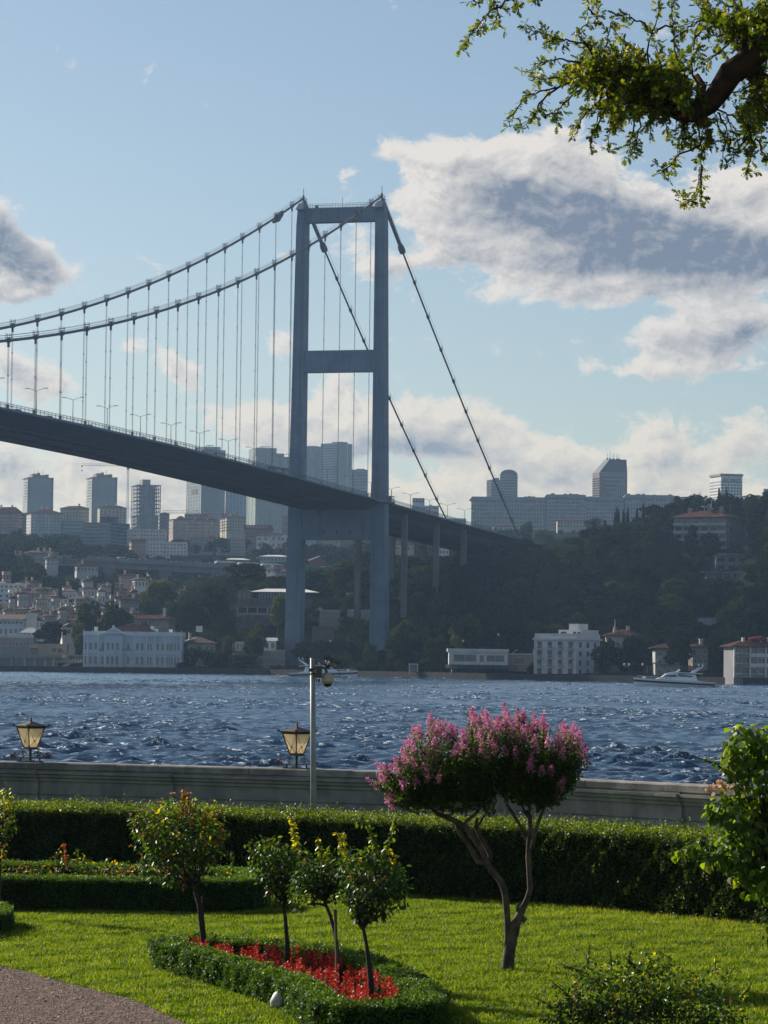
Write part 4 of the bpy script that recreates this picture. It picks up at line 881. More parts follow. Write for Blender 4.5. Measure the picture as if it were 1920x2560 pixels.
    # dense leafy body between the stems
    for (x, y, rx, ry, n) in ((300, 440, 105, 75, 1500), (400, 400, 95, 100, 2100), (475, 420, 40, 60, 380), (650, 390, 90, 110, 2500), (760, 390, 90, 95, 2300), (830, 360, 45, 75, 600), (500, 490, 50, 40, 350), (400, 500, 80, 36, 800), (700, 470, 95, 40, 1000), (530, 520, 14, 34, 110)):
        d = rdir(n); r_ = rng.uniform(.15, 1, n)[:, None]**.5; c = np.array(q(x, y)); e = np.array([rx*.6149*k, .62, ry*.6149*k]); P = c+d*r_*e
        L_.append(leaves(P, norm(d+rdir(n)*.7+[0, 0, .3]), norm(rdir(n)+[0, 0, 1]), rng.uniform(.028, .050, n), T_OVAL, np.clip(rng.uniform(0, .8, n), 0, 1)))
    o = b.build('trunk', M_crapebark, t); o.matrix_local = ml
    v, f, a = cat_leaves(L_); o = obj('crown', np_mesh('crown', v, f, LM_crape, a), t); o.matrix_local = ml
    v, f, a = cat_leaves(F_); o = obj('flowers', np_mesh('flowers', v, f, LM_crapef, a), t); o.matrix_local = ml
crape_myrtle()

# large-leaved shrub on the right and the black lamp beside it
LM_heart = leafmat('heart_leaves', [(0, (.03, .06, .008)), (.5, (.09, .15, .012)), (.85, (.17, .23, .018)), (1, (.30, .28, .03))], .55, .45, spec=.3)
def heart_shrub():
    Y = 37.0; k = Y/F; base = pt(1965, 2440, Y); base[2] = GZ
    t = empty('shrub', base); tag(t, 'large heart-leaved shrub cut by the right edge in front of the wall', 'shrub'); ml = frame(t, Y, base)
    bl = [(1850, 1850, 34, 40, 60), (1900, 1860, 40, 50, 90), (1850, 1910, 40, 40, 80), (1890, 1960, 60, 60, 150), (1830, 1900, 24, 30, 30), (1850, 2030, 60, 50, 130), (1800, 2020, 34, 24, 34), (1880, 2100, 60, 60, 160), (1840, 2130, 60, 40, 110), (1900, 2180, 50, 60, 140), (1790, 2040, 26, 16, 20), (1860, 2170, 40, 40, 60), (1950, 1950, 60, 120, 170), (1950, 2150, 60, 120, 170), (1700, 2135, 36, 12, 22), (1740, 2120, 30, 14, 22), (1785, 2150, 30, 20, 26), (1960, 2300, 50, 90, 120)]
    P, O = blob_pts(bl, Y, 2.1, .3); n = len(P)
    D = norm(O*.5+rdir(n)*.6-np.array([0, 0, .7])); N = norm(rdir(n)*.6+O*.5+np.array([-.2, -.1, .5]))
    o = obj('leaves', np_mesh('leaves', *leaves(P, D, N, rng.uniform(.05, .105, n), T_HEART, np.clip(rng.beta(2, 2, n), 0, 1))[:2], LM_heart, np.repeat(np.clip(rng.beta(2, 2, n), 0, 1), 8)), t); o.matrix_local = ml
    b = MB(); b.smooth = True; hub = pt(1920, 2150, Y); b.tube([(base[0], Y, GZ-.05), tuple(pt(1960, 2300, Y)), tuple(hub)], [.03, .025, .02], 8)
    for i in rng.choice(n, 70, replace=False): b.tube([hub, hub*.4+P[i]*.6+rng.normal(size=3)*.05, P[i]], [.012, .007, .003], 4, False)
    b.tube([tuple(pt(1850, 1935, Y)), tuple(pt(1800, 1910, Y)), tuple(pt(1758, 1898, Y))], [.008, .006, .004], 5)
    b.tube([tuple(pt(1860, 2010, Y)), tuple(pt(1800, 1990, Y)), tuple(pt(1765, 1975, Y))], [.008, .006, .004], 5)
    o = b.build('branches', M_bark, t); o.matrix_local = ml
    m = 34; f = rng.uniform(0, 1, m)[:, None]; P = np.array(pt(1755, 1896, Y))*(1-f)+np.array(pt(1835, 1935, Y))*f; v, fc, a = leaves(P, norm(rdir(m)*.6+[-.4, 0, 0]), rdir(m)+[0, 0, .5], rng.uniform(.05, .075, m), T_OVAL, rng.uniform(.1, .5, m))
    o = obj('side_sprig', np_mesh('side_sprig', v, fc, LM_heart, a), t); o.matrix_local = ml
    lm = leafmat('withered_flowers', [(0, (.45, .28, .14)), (.5, (.62, .42, .24)), (1, (.66, .20, .09))], .4, .7, tr=(1, 1, 1))
    m = 90; f = rng.uniform(0, 1, m)[:, None]; P = np.array(pt(1764, 1972, Y))*(1-f)+np.array(pt(1856, 1968, Y))*f+rng.normal(size=(m, 3))*[.03, .05, .05]
    v, fc, a = leaves(P, rdir(m), rdir(m), rng.uniform(.03, .075, m), T_OVAL, rng.uniform(0, 1, m)); o = obj('withered_flowers', np_mesh('withered_flowers', v, fc, lm, a), t); o['kind'] = 'stuff'; o.matrix_local = ml
heart_shrub()
def black_lamp():
    Y = 37.1; k = Y/F; c = pt(1918, 2010, Y); t = empty('garden_lamp', (c[0], Y, GZ)); tag(t, 'black metal lamp head cut by the right edge among the leaves', 'lamp')
    z = lambda v: pt(1912, v, Y)[2]-GZ
    Mk = mat('black_enamel', (.010, .010, .011), .35, (.02, .02, .02), 6)
    b = MB(); b.smooth = True; b.lathe([(.02, z(1960)), (.045, z(1965)), (.06, z(1975)), (.11, z(1985)), (.13, z(1992)), (.135, z(2012)), (.13, z(2015))], (.035, 0, 0), 20); b.build('cap', Mk, t)
    b = MB(); b.smooth = True; b.lathe([(.128, z(2013)), (.128, z(2019))], (.035, 0, 0), 20); b.build('band', mat('grey_band', (.12, .11, .11), .4), t)
    b = MB(); b.smooth = True; b.lathe([(.132, z(2018)), (.13, z(2040)), (.115, z(2056)), (.05, z(2060))], (.035, 0, 0), 20); b.build('lamp_body', Mk, t)
    b = MB(); b.tube([(.035, .0, z(1962)), (.09, .0, z(1940)), (.25, .1, z(1935)), (.42, .1, z(1945)), (.45, .1, -.05)], .022, 8); b.build('post', Mk, t)
black_lamp()

# pale plastic light at the foot of the box hedge
def ground_light():
    c = on_z(694, 2522, GZ); t = empty('garden_light', (c[0], c[1], GZ)); tag(t, 'small pale shell-like light at the foot of the box hedge', 'lamp')
    b = MB(); b.smooth = True; r = random.Random(2)
    P = []; n = 10; rows = 7
    for j in range(rows):
        f = j/(rows-1); rad = .115*sin(pi*min(.97, .12+f*.84)**.9)*(1-.25*f)
        for i in range(n): a = 2*pi*i/n; P.append((rad*cos(a)*1.0+.05*f+r.uniform(-.006, .006), rad*sin(a)*.8, .25*f+r.uniform(-.006, .006)))
    b.raw(P, [(j*n+i, j*n+(i+1) % n, (j+1)*n+(i+1) % n, (j+1)*n+i) for j in range(rows-1) for i in range(n)]+[tuple(range((rows-1)*n, rows*n))])
    b.build('cover', mat('milky_plastic', (.62, .62, .60), .4, (.42, .42, .40), 12, .01, 18), t)
    b = MB(); b.lathe([(.05, -.02), (.045, .03), (.02, .04)], (-.04, -.02, 0), 10); b.build('base', M_dark, t)
ground_light()

# ------------------------------------------------------------------ oak limb overhead
LM_oak = leafmat('oak_leaves', [(0, (.03, .05, .008)), (.45, (.08, .11, .012)), (.75, (.17, .18, .018)), (1, (.32, .21, .03))], .55, .4)
M_oakbark = mat('oak_bark', (.075, .048, .035), .95, (.035, .022, .016), 5, .03, 9)
def oak():
    Y = 34.0; k = Y/F
    base = np.array([7.2, Y+.5, GZ]); t = empty('oak_tree', base); tag(t, 'oak bough with lobed leaves hanging in from the upper right corner', 'tree')
    ml = Matrix.Translation((-base[0], -base[1], -base[2]))
    def q(x, y, dy=0.): return np.array(pt(1100+x*.4943, y*.4943, Y+dy))
    s = .4943*k/2; b = MB(); b.smooth = True
    def limb(pth, n=12): 
        b.tube([q(p[0], p[1], p[3] if len(p) > 3 else 0) for p in pth], [p[2]*s for p in pth], n)
    top = q(2100, 150)
    b.tube([tuple(base-[0, 0, .2]), tuple(base+[0, 0, 2.5]), tuple(base+[.1, -.1, 5.0]), tuple(base+[-.1, -.2, 9.5]), tuple(base+[.1, 0, 13.0]), tuple(base+[.5, .3, 16.0])], [.48, .40, .36, .30, .18, .08], 16)
    J = base+[.0, -.15, 8.6]
    b.tube([tuple(J), tuple(q(1900, 330)), tuple(q(1760, 180)), tuple(q(1660, 170)), tuple(q(1600, 250)), tuple(q(1550, 320)), tuple(q(1470, 370)), tuple(q(1420, 450)), tuple(q(1360, 530)), tuple(q(1290, 580)), tuple(q(1230, 590)), tuple(q(1170, 560)), tuple(q(1100, 510)), tuple(q(1020, 450)), tuple(q(950, 410)), tuple(q(880, 370)), tuple(q(800, 340))],
           [x*s for x in (190, 185, 170, 155, 150, 135, 132, 120, 105, 82, 70, 64, 58, 48, 38, 28, 16)], 14)
    limb([(1560, 300, 120), (1590, 380, 90), (1640, 420, 100), (1700, 470, 100)]); limb([(1660, 120, 60), (1560, 150, 46), (1540, 200, 40)])
    limb([(1240, 590, 60), (1300, 530, 50, .2), (1330, 440, 40, .3), (1300, 380, 24, .4)], 8)
    twig_roots = [(1540, 260), (1420, 430), (1320, 540), (1230, 580), (1100, 500), (1000, 440), (900, 380), (820, 340), (1600, 380), (1650, 150), (1900, 300), (2300, 200), (2450, 0)]
    paths = [  # hand placed sprays (x,y) in the crop's units
     [(420, -40), (340, 0), (290, 40), (230, 80), (200, 120), (165, 160), (130, 210), (100, 255)], [(290, 20), (290, 70), (285, 110)], [(160, -10), (200, 20)], [(350, -20), (390, 30), (400, 50)], [(470, -30), (500, 5)], [(230, -20), (250, 5)],
     [(800, 290), (720, 215), (640, 200), (580, 195), (530, 170), (480, 160), (420, 140)], [(560, 195), (545, 220), (540, 240)], [(800, 290), (700, 180), (720, 130), (790, 100)], [(790, 120), (800, 60), (795, 10), (800, -30)], [(770, 80), (755, 20), (740, -20)],
     [(960, 400), (830, 250), (860, 140), (880, 110)], [(1000, 430), (960, 250), (880, 150)], [(1050, 470), (1060, 200), (1100, 100), (1120, 0)], [(1050, 130), (970, 95), (920, 85)], [(1100, 150), (1180, 120), (1170, 30), (1200, -20)],
     [(800, 340), (640, 300), (560, 310), (490, 330), (470, 370)], [(800, 350), (660, 380), (520, 400), (480, 390)], [(820, 360), (600, 440), (480, 470), (420, 490), (380, 580), (335, 645)], [(600, 440), (500, 520), (470, 600), (420, 640)], [(520, 600), (560, 575), (600, 560)],
     [(860, 380), (660, 480), (600, 560), (590, 640)], [(900, 400), (760, 560), (700, 620), (650, 710)], [(900, 400), (820, 600), (760, 700), (760, 740)], [(960, 430), (880, 620), (850, 700), (850, 770)], [(1000, 450), (980, 640), (960, 760), (960, 800)], [(1000, 450), (1010, 640), (990, 720), (1000, 750)],
     [(1100, 500), (1060, 600), (1060, 680)], [(1180, 560), (1140, 620), (1150, 690)], [(1230, 590), (1240, 650), (1230, 680)],
     [(1340, 560), (1420, 560), (1500, 600), (1560, 650), (1600, 700)], [(1560, 650), (1590, 760), (1560, 840), (1550, 880)], [(1400, 560), (1440, 640), (1440, 720), (1430, 820)], [(1560, 700), (1500, 760), (1480, 820)], [(1600, 700), (1640, 780), (1650, 800)],
     [(1295, 600), (1310, 680), (1320, 740), (1320, 860), (1300, 960), (1280, 1050)], [(1300, 1020), (1240, 1030), (1235, 1050)], [(1320, 850), (1325, 1020)], [(1320, 740), (1210, 780), (1150, 850), (1100, 880)], [(1160, 830), (1200, 840)], [(1300, 680), (1240, 700), (1200, 760)], [(1320, 700), (1380, 700), (1390, 740)],
     [(1600, 400), (1540, 450), (1450, 475), (1440, 520)], [(1640, 440), (1560, 520), (1560, 600), (1600, 640)], [(1600, 380), (1640, 350), (1660, 300)], [(1640, 460), (1600, 560), (1640, 640)],
     [(1340, 130), (1290, 200), (1270, 300)], [(1480, 200), (1390, 280), (1330, 320)], [(1500, 180), (1400, 180), (1330, 190)], [(1600, 140), (1430, 60), (1350, 80), (1220, 130)], [(1350, 95), (1260, 140), (1210, 190)], [(1600, 100), (1500, 40), (1400, 0), (1280, 0)], [(1650, 80), (1560, 60), (1500, 100), (1440, 130)], [(1660, 60), (1640, 20), (1600, -20)], [(1540, 200), (1500, 170), (1470, 140)], [(1520, 210), (1510, 240), (1500, 250)],
     [(1250, 400), (1200, 300), (1180, 200), (1230, 160)], [(1150, 500), (1120, 330), (1080, 200)], [(1300, 450), (1270, 350), (1300, 250), (1310, 240)], [(1230, 500), (1190, 440), (1230, 420)], [(1230, 470), (1250, 500), (1230, 520)]]
    blobs = [(760, 300, 130, 90, 15), (880, 330, 180, 130, 36), (1000, 330, 160, 130, 32), (800, 450, 160, 90, 24), (940, 520, 190, 100, 30), (1100, 400, 150, 150, 34), (1180, 330, 120, 110, 18), (700, 400, 120, 70, 14), (600, 380, 90, 60, 8), (1080, 580, 130, 70, 16), (840, 620, 100, 80, 10), (1220, 430, 90, 110, 16), (1450, 80, 160, 70, 26), (1580, 90, 110, 90, 28), (1620, 180, 80, 70, 14), (1640, 330, 40, 60, 6), (1600, 480, 70, 70, 12), (1550, 720, 90, 60, 12), (1330, 740, 90, 50, 8), (1620, 620, 50, 60, 8), (1380, 620, 60, 40, 5), (1420, 150, 80, 60, 8), (1300, 20, 60, 30, 6), (1750, 100, 150, 150, 30), (1750, 600, 120, 200, 26), (2050, -50, 260, 220, 60), (2400, 150, 240, 260, 60), (1980, 520, 160, 160, 30), (2600, -250, 260, 260, 50)]
    L_ = []
    def spray(P, dens, sz=.082, hot=0.):
        P = np.array(P); d = np.linalg.norm(np.diff(P, axis=0), axis=1).sum(); n = max(4, int(d*dens)); ts = rng.uniform(.12, 1, n)*(len(P)-1); i = np.minimum(ts.astype(int), len(P)-2); f = (ts-i)[:, None]
        B = P[i]*(1-f)+P[i+1]*f; ax = norm(P[i+1]-P[i]); O = rdir(n)
        D = norm(ax*.7+O*.9+[0, 0, -.15]); tint = np.clip(rng.beta(1.6, 2.2, n)+hot, 0, 1)
        L_.append(leaves(B+O*.012, D, norm(rdir(n)*.9+[0, 0, .9]), rng.uniform(.5, 1.1, n)*sz, T_OAK, tint))
    for p in paths:
        dy = rng.normal()*.25; m = len(p); C = [q(x, y, dy*(i/(m-1))) for i, (x, y) in enumerate(p)]
        # smooth the path a little
        D_ = []
        for a, c in zip(C[:-1], C[1:]):
            for j in range(4): D_.append(a+(c-a)*j/4+rng.normal(size=3)*.010)
        D_.append(C[-1]); b.smooth = False; b.tube([tuple(x) for x in D_], np.linspace(.013, .0035, len(D_)).tolist(), 5, False)
        nn = len(D_); st = D_[nn//4:]; spray(st, 46, hot=.1*rng.uniform())
        for j in range(nn//4, nn, 2):       # side twiglets
            e = np.array(D_[j])+norm(rdir(1)*[1, 1, .8]-[[0, 0, .25]])[0]*rng.uniform(.05, .16); b.tube([tuple(D_[j]), tuple(e)], [.004, .0025], 3, False); spray([D_[j], e], 60)
    for (x, y, rx, ry, n) in blobs:
        for _ in range(int(n*.95)):
            dx, dz = rng.normal(size=2)*.5; tip = q(x+dx*rx, y+dz*ry, rng.normal()*.55)
            r0 = min(twig_roots, key=lambda r_: abs(r_[0]-x)+abs(r_[1]-y)+rng.uniform(0, 160)); a0 = tip+norm((q(*r0)-tip)[None])[0]*rng.uniform(.25, .6)+rng.normal(size=3)*.05
            mid = (a0+tip)/2+rng.normal(size=3)*.04; b.tube([tuple(a0), tuple(mid), tuple(tip)], [.007, .005, .003], 4, False); spray([a0, mid, tip], 75, hot=.22*(rng.uniform() < .18))
    o = b.build('trunk', M_oakbark, t); o.matrix_local = ml
    v, f, a = cat_leaves(L_); o = obj('crown', np_mesh('crown', v, f, LM_oak, a), t); o.matrix_local = ml
    print('oak leaves', len(a)//39)
oak()

# ------------------------------------------------------------------ suspension bridge
BX, BY, BPHI, BW = -2.2, 1133.1, 0.28749, 29.68
BA = np.array([-sin(BPHI), -cos(BPHI)]); BL_ = np.array([-cos(BPHI), sin(BPHI)])     # along the span (towards mid span), across (towards the far cable)
def bp(s, off, z): p = np.array([BX, BY])+BA*s+BL_*off; return (p[0], p[1], z)
def cab(s): return 172.9-.3741*s+.00035*s*s
DKs = [-520, -330, -222, -108, 0, 60, 122, 209, 283, 346, 450, 600, 760]
DKz = [52.5, 54.6, 56.6, 59.3, 62.5, 64.0, 65.7, 67.6, 68.4, 68.6, 68.6, 67, 62]
def dk(s): return float(np.interp(s, DKs, DKz))
def s_of(u, off):
    lo, hi = -700., 520.
    for _ in range(50):
        m = (lo+hi)/2; p = bp(m, off, 0)
        if u_of(p[0], p[1]) > u: lo = m
        else: hi = m
    return (lo+hi)/2
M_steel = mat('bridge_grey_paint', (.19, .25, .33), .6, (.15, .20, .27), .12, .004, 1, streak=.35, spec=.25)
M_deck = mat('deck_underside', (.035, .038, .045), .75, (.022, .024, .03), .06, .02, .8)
M_cable = mat('cable_paint', (.14, .15, .17), .6, (.10, .11, .12), .4)
M_hang = mat('hanger_strand', (.30, .31, .32), .5, (.22, .23, .24), .4)
def bridge():
    o0 = bp(0, BW/2, 0); t = empty('suspension_bridge', (o0[0], o0[1], 2.0)); tag(t, 'grey steel suspension bridge with a portal tower crossing the strait', 'bridge')
    ml = Matrix.Translation((-o0[0], -o0[1], -2.0))
    def add(b, n, m=M_steel, par=None): o = b.build(n, m, par or t); o.matrix_local = ml if par is None else Matrix.Identity(4); return o
    TZ = 170.5
    legs = []
    for side in (0, 1):
        sg = -1 if side == 0 else 1; c0 = side*BW
        inn = c0-sg*1.67; out_t = c0+sg*1.67; out_b = c0+sg*4.1
        b = MB(); zs = [1.0, 25, 62, 100, 135, 163, 168.5, TZ]
        prev = None
        for z in zs:
            f = (z-1)/(TZ-1); o = out_b+(out_t-out_b)*f; ha = 3.1-.55*f; iI = inn
            if z > 167: cut = (z-167)/(TZ-167); ha *= 1-.35*cut; o = o-sg*.5*cut; iI = inn+sg*.5*cut
            ring = [bp(ha, iI, z), bp(ha, o, z), bp(-ha, o, z), bp(-ha, iI, z)]
            # chamfered recess line down the face
            if prev: b.hexa(prev+ring)
            prev = ring
        leg = add(b, 'tower_leg'); legs.append(leg)
        b = MB()
        for z0, z1 in ((3, 60), (66, 160)):
            f0 = (z0-1)/(TZ-1); f1 = (z1-1)/(TZ-1); ha0 = 3.1-.55*f0; ha1 = 3.1-.55*f1
            for e in (.78,):
                a0 = inn+(out_b+(out_t-out_b)*f0-inn)*(1-e); a1 = inn+(out_b+(out_t-out_b)*f1-inn)*(1-e)
                b.hexa([bp(ha0+.06, a0, z0), bp(ha0+.06, a0+sg*.16, z0), bp(ha0, a0+sg*.16, z0), bp(ha0, a0, z0), bp(ha1+.06, a1, z1), bp(ha1+.06, a1+sg*.16, z1), bp(ha1, a1+sg*.16, z1), bp(ha1, a1, z1)])
        add(b, 'leg_seam', M_cable)
        # saddle house and mast on top
        b = MB(); p = bp(0, c0, 0); rz = atan2(BA[1], BA[0])
        b.prism([bp(5.2, c0-1.4, 0)[:2], bp(5.2, c0+1.4, 0)[:2], bp(-3.2, c0+1.4, 0)[:2], bp(-3.2, c0-1.4, 0)[:2]], TZ-2.4, TZ+.3, [bp(2.0, c0-1.1, 0)[:2], bp(2.0, c0+1.1, 0)[:2], bp(-1.0, c0+1.1, 0)[:2], bp(-1.0, c0-1.1, 0)[:2]])
        add(b, 'saddle_cap')
        b = MB(); z = TZ+.3
        for q in (-1.3, -.5, .4, 1.2): b.tube([bp(q, c0+q*.5, z), bp(q, c0+q*.5, z+2.2)], .08, 5)
        for zz in (z+.9, z+1.9): b.tube([bp(-1.5, c0-1, zz), bp(1.5, c0-1, zz), bp(1.5, c0+1, zz), bp(-1.5, c0+1, zz), bp(-1.5, c0-1, zz)], .06, 4)
        b.tube([bp(0, c0, z), bp(0, c0, z+5.6)], .13, 6); b.box(bp(0, c0, z+2.6), (.7, .7, .9)); b.box(bp(.9, c0-.4, z+1.7), (.5, .5, 1.3)); b.tube([bp(-1.8, c0+1.2, z-2), bp(-1.8, c0+1.2, z+1.2)], .07, 5); b.tube([bp(-2.3, c0+1.2, z-3), bp(-2.3, c0+1.2, z+.6)], .07, 5)
        add(b, 'mast', M_cable)
    def beam(z0, z1, dep, name='cross_beam', seams=()):
        b = MB(); a0, a1 = 1.6, BW-1.6
        b.hexa([bp(dep, a0, z0), bp(dep, a1, z0), bp(-dep, a1, z0), bp(-dep, a0, z0), bp(dep, a0, z1), bp(dep, a1, z1), bp(-dep, a1, z1), bp(-dep, a0, z1)])
        for z in seams: b.hexa([bp(dep+.14, a0, z), bp(dep+.14, a1, z), bp(dep, a1, z), bp(dep, a0, z), bp(dep+.14, a0, z+.28), bp(dep+.14, a1, z+.28), bp(dep, a1, z+.28), bp(dep, a0, z+.28)])
        return add(b, name)
    zat = lambda v, off=BW/2: pt(858, v, bp(0, off, 0)[1])[2]
    beam(zat(556), zat(520), 2.0); beam(zat(931), zat(877), 2.2, seams=(zat(889),)); beam(zat(1350), zat(1262), 2.6, seams=(zat(1299), zat(1328)))
    for k in range(3): b = MB(); b.box(bp(2.75, BW*(.32+.17*k), zat(1338)+1), (.5, .4, 1.6), atan2(BA[1], BA[0])); add(b, 'bearing', M_cable)
    # walkway rail on the top beam
    b = MB(); z = zat(520)
    for h in (.75, 1.5): 
        for e in (1.7, -1.7): b.tube([bp(e, 2, z+h), bp(e, BW-2, z+h)], .055, 4)
    for k in range(25):
        for e in (1.7, -1.7): b.tube([bp(e, 2+k*(BW-4)/24, z), bp(e, 2+k*(BW-4)/24, z+1.55)], .055, 4)
    b.tube([bp(0, BW*.5, z), bp(0, BW*.5, z+4)], .08, 5); b.box(bp(0, BW*.83, z+.6), (1.1, 1.1, 1.2))
    add(b, 'beam_railing', M_cable)
    # deck
    ss_ = list(np.arange(-372, 760.1, 18)); b = MB()
    def sec(s):
        z = dk(s); e = 2.75
        sh = [(-e, z), (-e, z-.5), (-e+1.2, z-.62), (3.0, z-3.1), (BW-3.0, z-3.1), (BW+e-1.2, z-.62), (BW+e, z-.5), (BW+e, z), (BW, z+.02), (0, z+.02)]
        return [bp(s, o, zz) for o, zz in sh]
    P = []; n = 10
    for s in ss_: P += sec(s)
    b.raw(P, [(i*n+k, (i+1)*n+k, (i+1)*n+(k+1) % n, i*n+(k+1) % n) for i in range(len(ss_)-1) for k in range(n)]+[tuple(range(n)), tuple(range(len(ss_)*n-1, (len(ss_)-1)*n-1, -1))])
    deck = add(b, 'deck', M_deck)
    for off in (-2.95, BW+2.75):
        b = MB()
        for s0, s1 in zip(ss_[:-1], ss_[1:]):
            q = [bp(s0, off, dk(s0)-.42), bp(s1, off, dk(s1)-.42), bp(s1, off+.2, dk(s1)-.42), bp(s0, off+.2, dk(s0)-.42)]
            b.hexa(q+[bp(s0, off, dk(s0)+.12), bp(s1, off, dk(s1)+.12), bp(s1, off+.2, dk(s1)+.12), bp(s0, off+.2, dk(s0)+.12)])
        add(b, 'fascia', M_steel)
    # footways swing outside the tower legs
    for off, sg in ((-2.7, -1), (BW+2.7, 1)):
        b = MB(); z = dk(0); pl = [(-9, 0), (-6, 1.9), (6, 1.9), (9, 0)]
        b.prism([bp(s, off+sg*o, 0)[:2] for s, o in (pl if sg < 0 else pl[::-1])], z-.55, z+.05); add(b, 'footway_bay', M_steel)
    # underside weld seams and crossbeams seen from below
    b = MB()
    for s in np.arange(-360, 760, 17.9/2):
        z = dk(s)-3.1; b.box(bp(s, BW/2, z-.03), (.35, BW-6.4, .1), atan2(BA[1], BA[0]))
    for off in (3.2, 10, 19.6, BW-3.2):
        for s0, s1 in zip(ss_[:-1], ss_[1:]): b.tube([bp(s0, off, dk(s0)-3.2), bp(s1, off, dk(s1)-3.2)], .16, 4, False)
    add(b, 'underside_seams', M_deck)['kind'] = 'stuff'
    def swing(s): return 1.9*max(0, min(1, (9-abs(s))/3))
    for off, sg in ((-2.6, -1), (BW+2.6, 1), (4.2, -1), (BW-4.2, 1)):
        outer = abs(sg) and (off < 0 or off > BW); b = MB(); sl = np.arange(-372, 420, 2.6); h = 1.45 if outer else .9
        pth = [bp(s, off+sg*(swing(s) if outer else 0), dk(s)) for s in sl]
        for hh in ((h, h*.62, .15) if outer else (h, h*.6)): b.tube([(p[0], p[1], p[2]+hh) for p in pth], .06 if outer else .09, 4, False)
        for i, p in enumerate(pth): b.box((p[0], p[1], p[2]+h/2), (.13, .13, h))
        if outer:
            for i, (p, q) in enumerate(zip(pth[:-1], pth[1:])):
                for f in (.2, .4, .6, .8): b.box((p[0]+(q[0]-p[0])*f, p[1]+(q[1]-p[1])*f, p[2]+.8), (.035, .035, 1.3))
        else:
            for i, p in enumerate(pth[::7]): b.box((p[0], p[1], p[2]+.7), (.5, .5, 1.5))
        add(b, 'railing' if outer else 'crash_barrier', M_cable)['kind'] = 'stuff'
    # main cables, hangers, back stays
    sH = [13.19+17.9*i for i in range(34)]
    vb = 1352; s_an = {0: s_of(1300, 0), 1: s_of(1112, BW)}
    hang_me = {}
    for side in (0, 1):
        c0 = side*BW; b = MB(); b.smooth = True
        b.tube([bp(s, c0, cab(s)) for s in np.concatenate([[0], np.arange(4, 640, 12)])], .40, 8)
        sa = s_an[side]; q = bp(sa, c0, 0); za = pt(1300 if side == 0 else 1112, 1346 if side == 0 else 1290, q[1])[2]
        top = (0, cab(0)-.6); 
        def stay(f, du=0., dz=0.): return bp(top[0]+(sa-top[0])*f, c0+du, top[1]+(za-top[1])*f-5.0*4*f*(1-f)*.5+dz)
        b.tube([stay(f) for f in np.linspace(0, 1.03, 16)], .34, 8)
        add(b, 'main_cable', M_cable)
        b = MB(); L = abs(sa)
        for i in (-1, 1): b.tube([stay(f, i*.55, 1.25) for f in np.linspace(0, 1, 12)], .045, 4, False)
        for i in (-1, 1): b.tube([bp(s, c0+i*.55, cab(s)+1.35) for s in np.arange(2, 640, 9)], .045, 4, False)
        for i in (-1, 1): b.tube([bp(s, c0+i*.55, cab(s)+.75) for s in np.arange(2, 640, 9)], .035, 4, False)
        add(b, 'hand_rope', M_cable)
        # splay collar with its clutch of strands near the tower
        fc = (622-515)/(1345-515) if side == 0 else (622-560)/(1290-560)
        fc = .125
        b = MB(); c = Vector(stay(fc)); d = (Vector(stay(fc+.02))-Vector(stay(fc-.02))).normalized()
        b.tube([c-d*2.6, c-d*2.3, c-d*.3, c, c+d*1.6, c+d*1.9], [.5, 1.0, 1.25, 1.28, 1.2, .5], 12); add(b, 'splay_collar', M_cable)
        b = MB()
        for i in range(6):
            a = i*pi/3; o_ = .62; b.tube([stay(f, o_*cos(a), o_*sin(a)) for f in (0.005, fc*.5, fc)], .15, 5)
        for f in np.arange(.02, fc, .018): b.tube([stay(f, 0, -.8), stay(f, 0, .8)], .3, 6)
        add(b, 'cable_strands', M_cable)
        ff = np.arange(fc+.085, .98, .0905)
        for f in ff:
            b = MB(); c = Vector(stay(f)); d = (Vector(stay(f+.01))-Vector(stay(f-.01))).normalized(); b.tube([c-d*.8, c+d*.8], .55, 8)
            for i in (-1, 1): p0 = stay(f, i*.55); b.tube([p0, (p0[0], p0[1], p0[2]+1.9)], .075, 4)
            b.tube([stay(f, -.55, 1.0), stay(f, .55, 1.0)], .06, 4); add(b, 'cable_clamp', M_cable)
        for k, s in enumerate(sH):
            if s > 470: break
            zc = cab(s); b = MB(); c = Vector(bp(s, c0, zc)); d = (Vector(bp(s+1, c0, cab(s+1)))-c).normalized()
            b.tube([c-d*.75, c+d*.75], .62, 8); b.box((c.x, c.y, c.z-1.1), (.5, .5, 1.3), atan2(BA[1], BA[0]))
            for e in (-.55, .55):
                for ii in (-.5, .5): p0 = bp(s+e, c0+ii*1.1, zc-.3*e); b.tube([p0, (p0[0], p0[1], zc+1.9)], .075, 4)
            for hh in (.75, 1.35): b.tube([bp(s-.55, c0-.55, zc+hh), bp(s+.55, c0-.55, zc+hh), bp(s+.55, c0+.55, zc+hh), bp(s-.55, c0+.55, zc+hh), bp(s-.55, c0-.55, zc+hh)], .05, 4)
            add(b, 'cable_clamp', M_cable)
            b = MB(); z0 = dk(s)
            for e in (-.30, .30): b.tube([bp(s+e, c0, z0), bp(s+e, c0, zc-1.6)], .055, 5)
            nz = int((zc-z0)/7)
            for j in range(1, nz): b.box(bp(s, c0, z0+(zc-z0)*j/nz), (.8, .2, .22), atan2(BA[1], BA[0]))
            b.box(bp(s, c0, z0+.8), (.8, .5, 1.8), atan2(BA[1], BA[0]))
            add(b, 'hanger', M_hang)
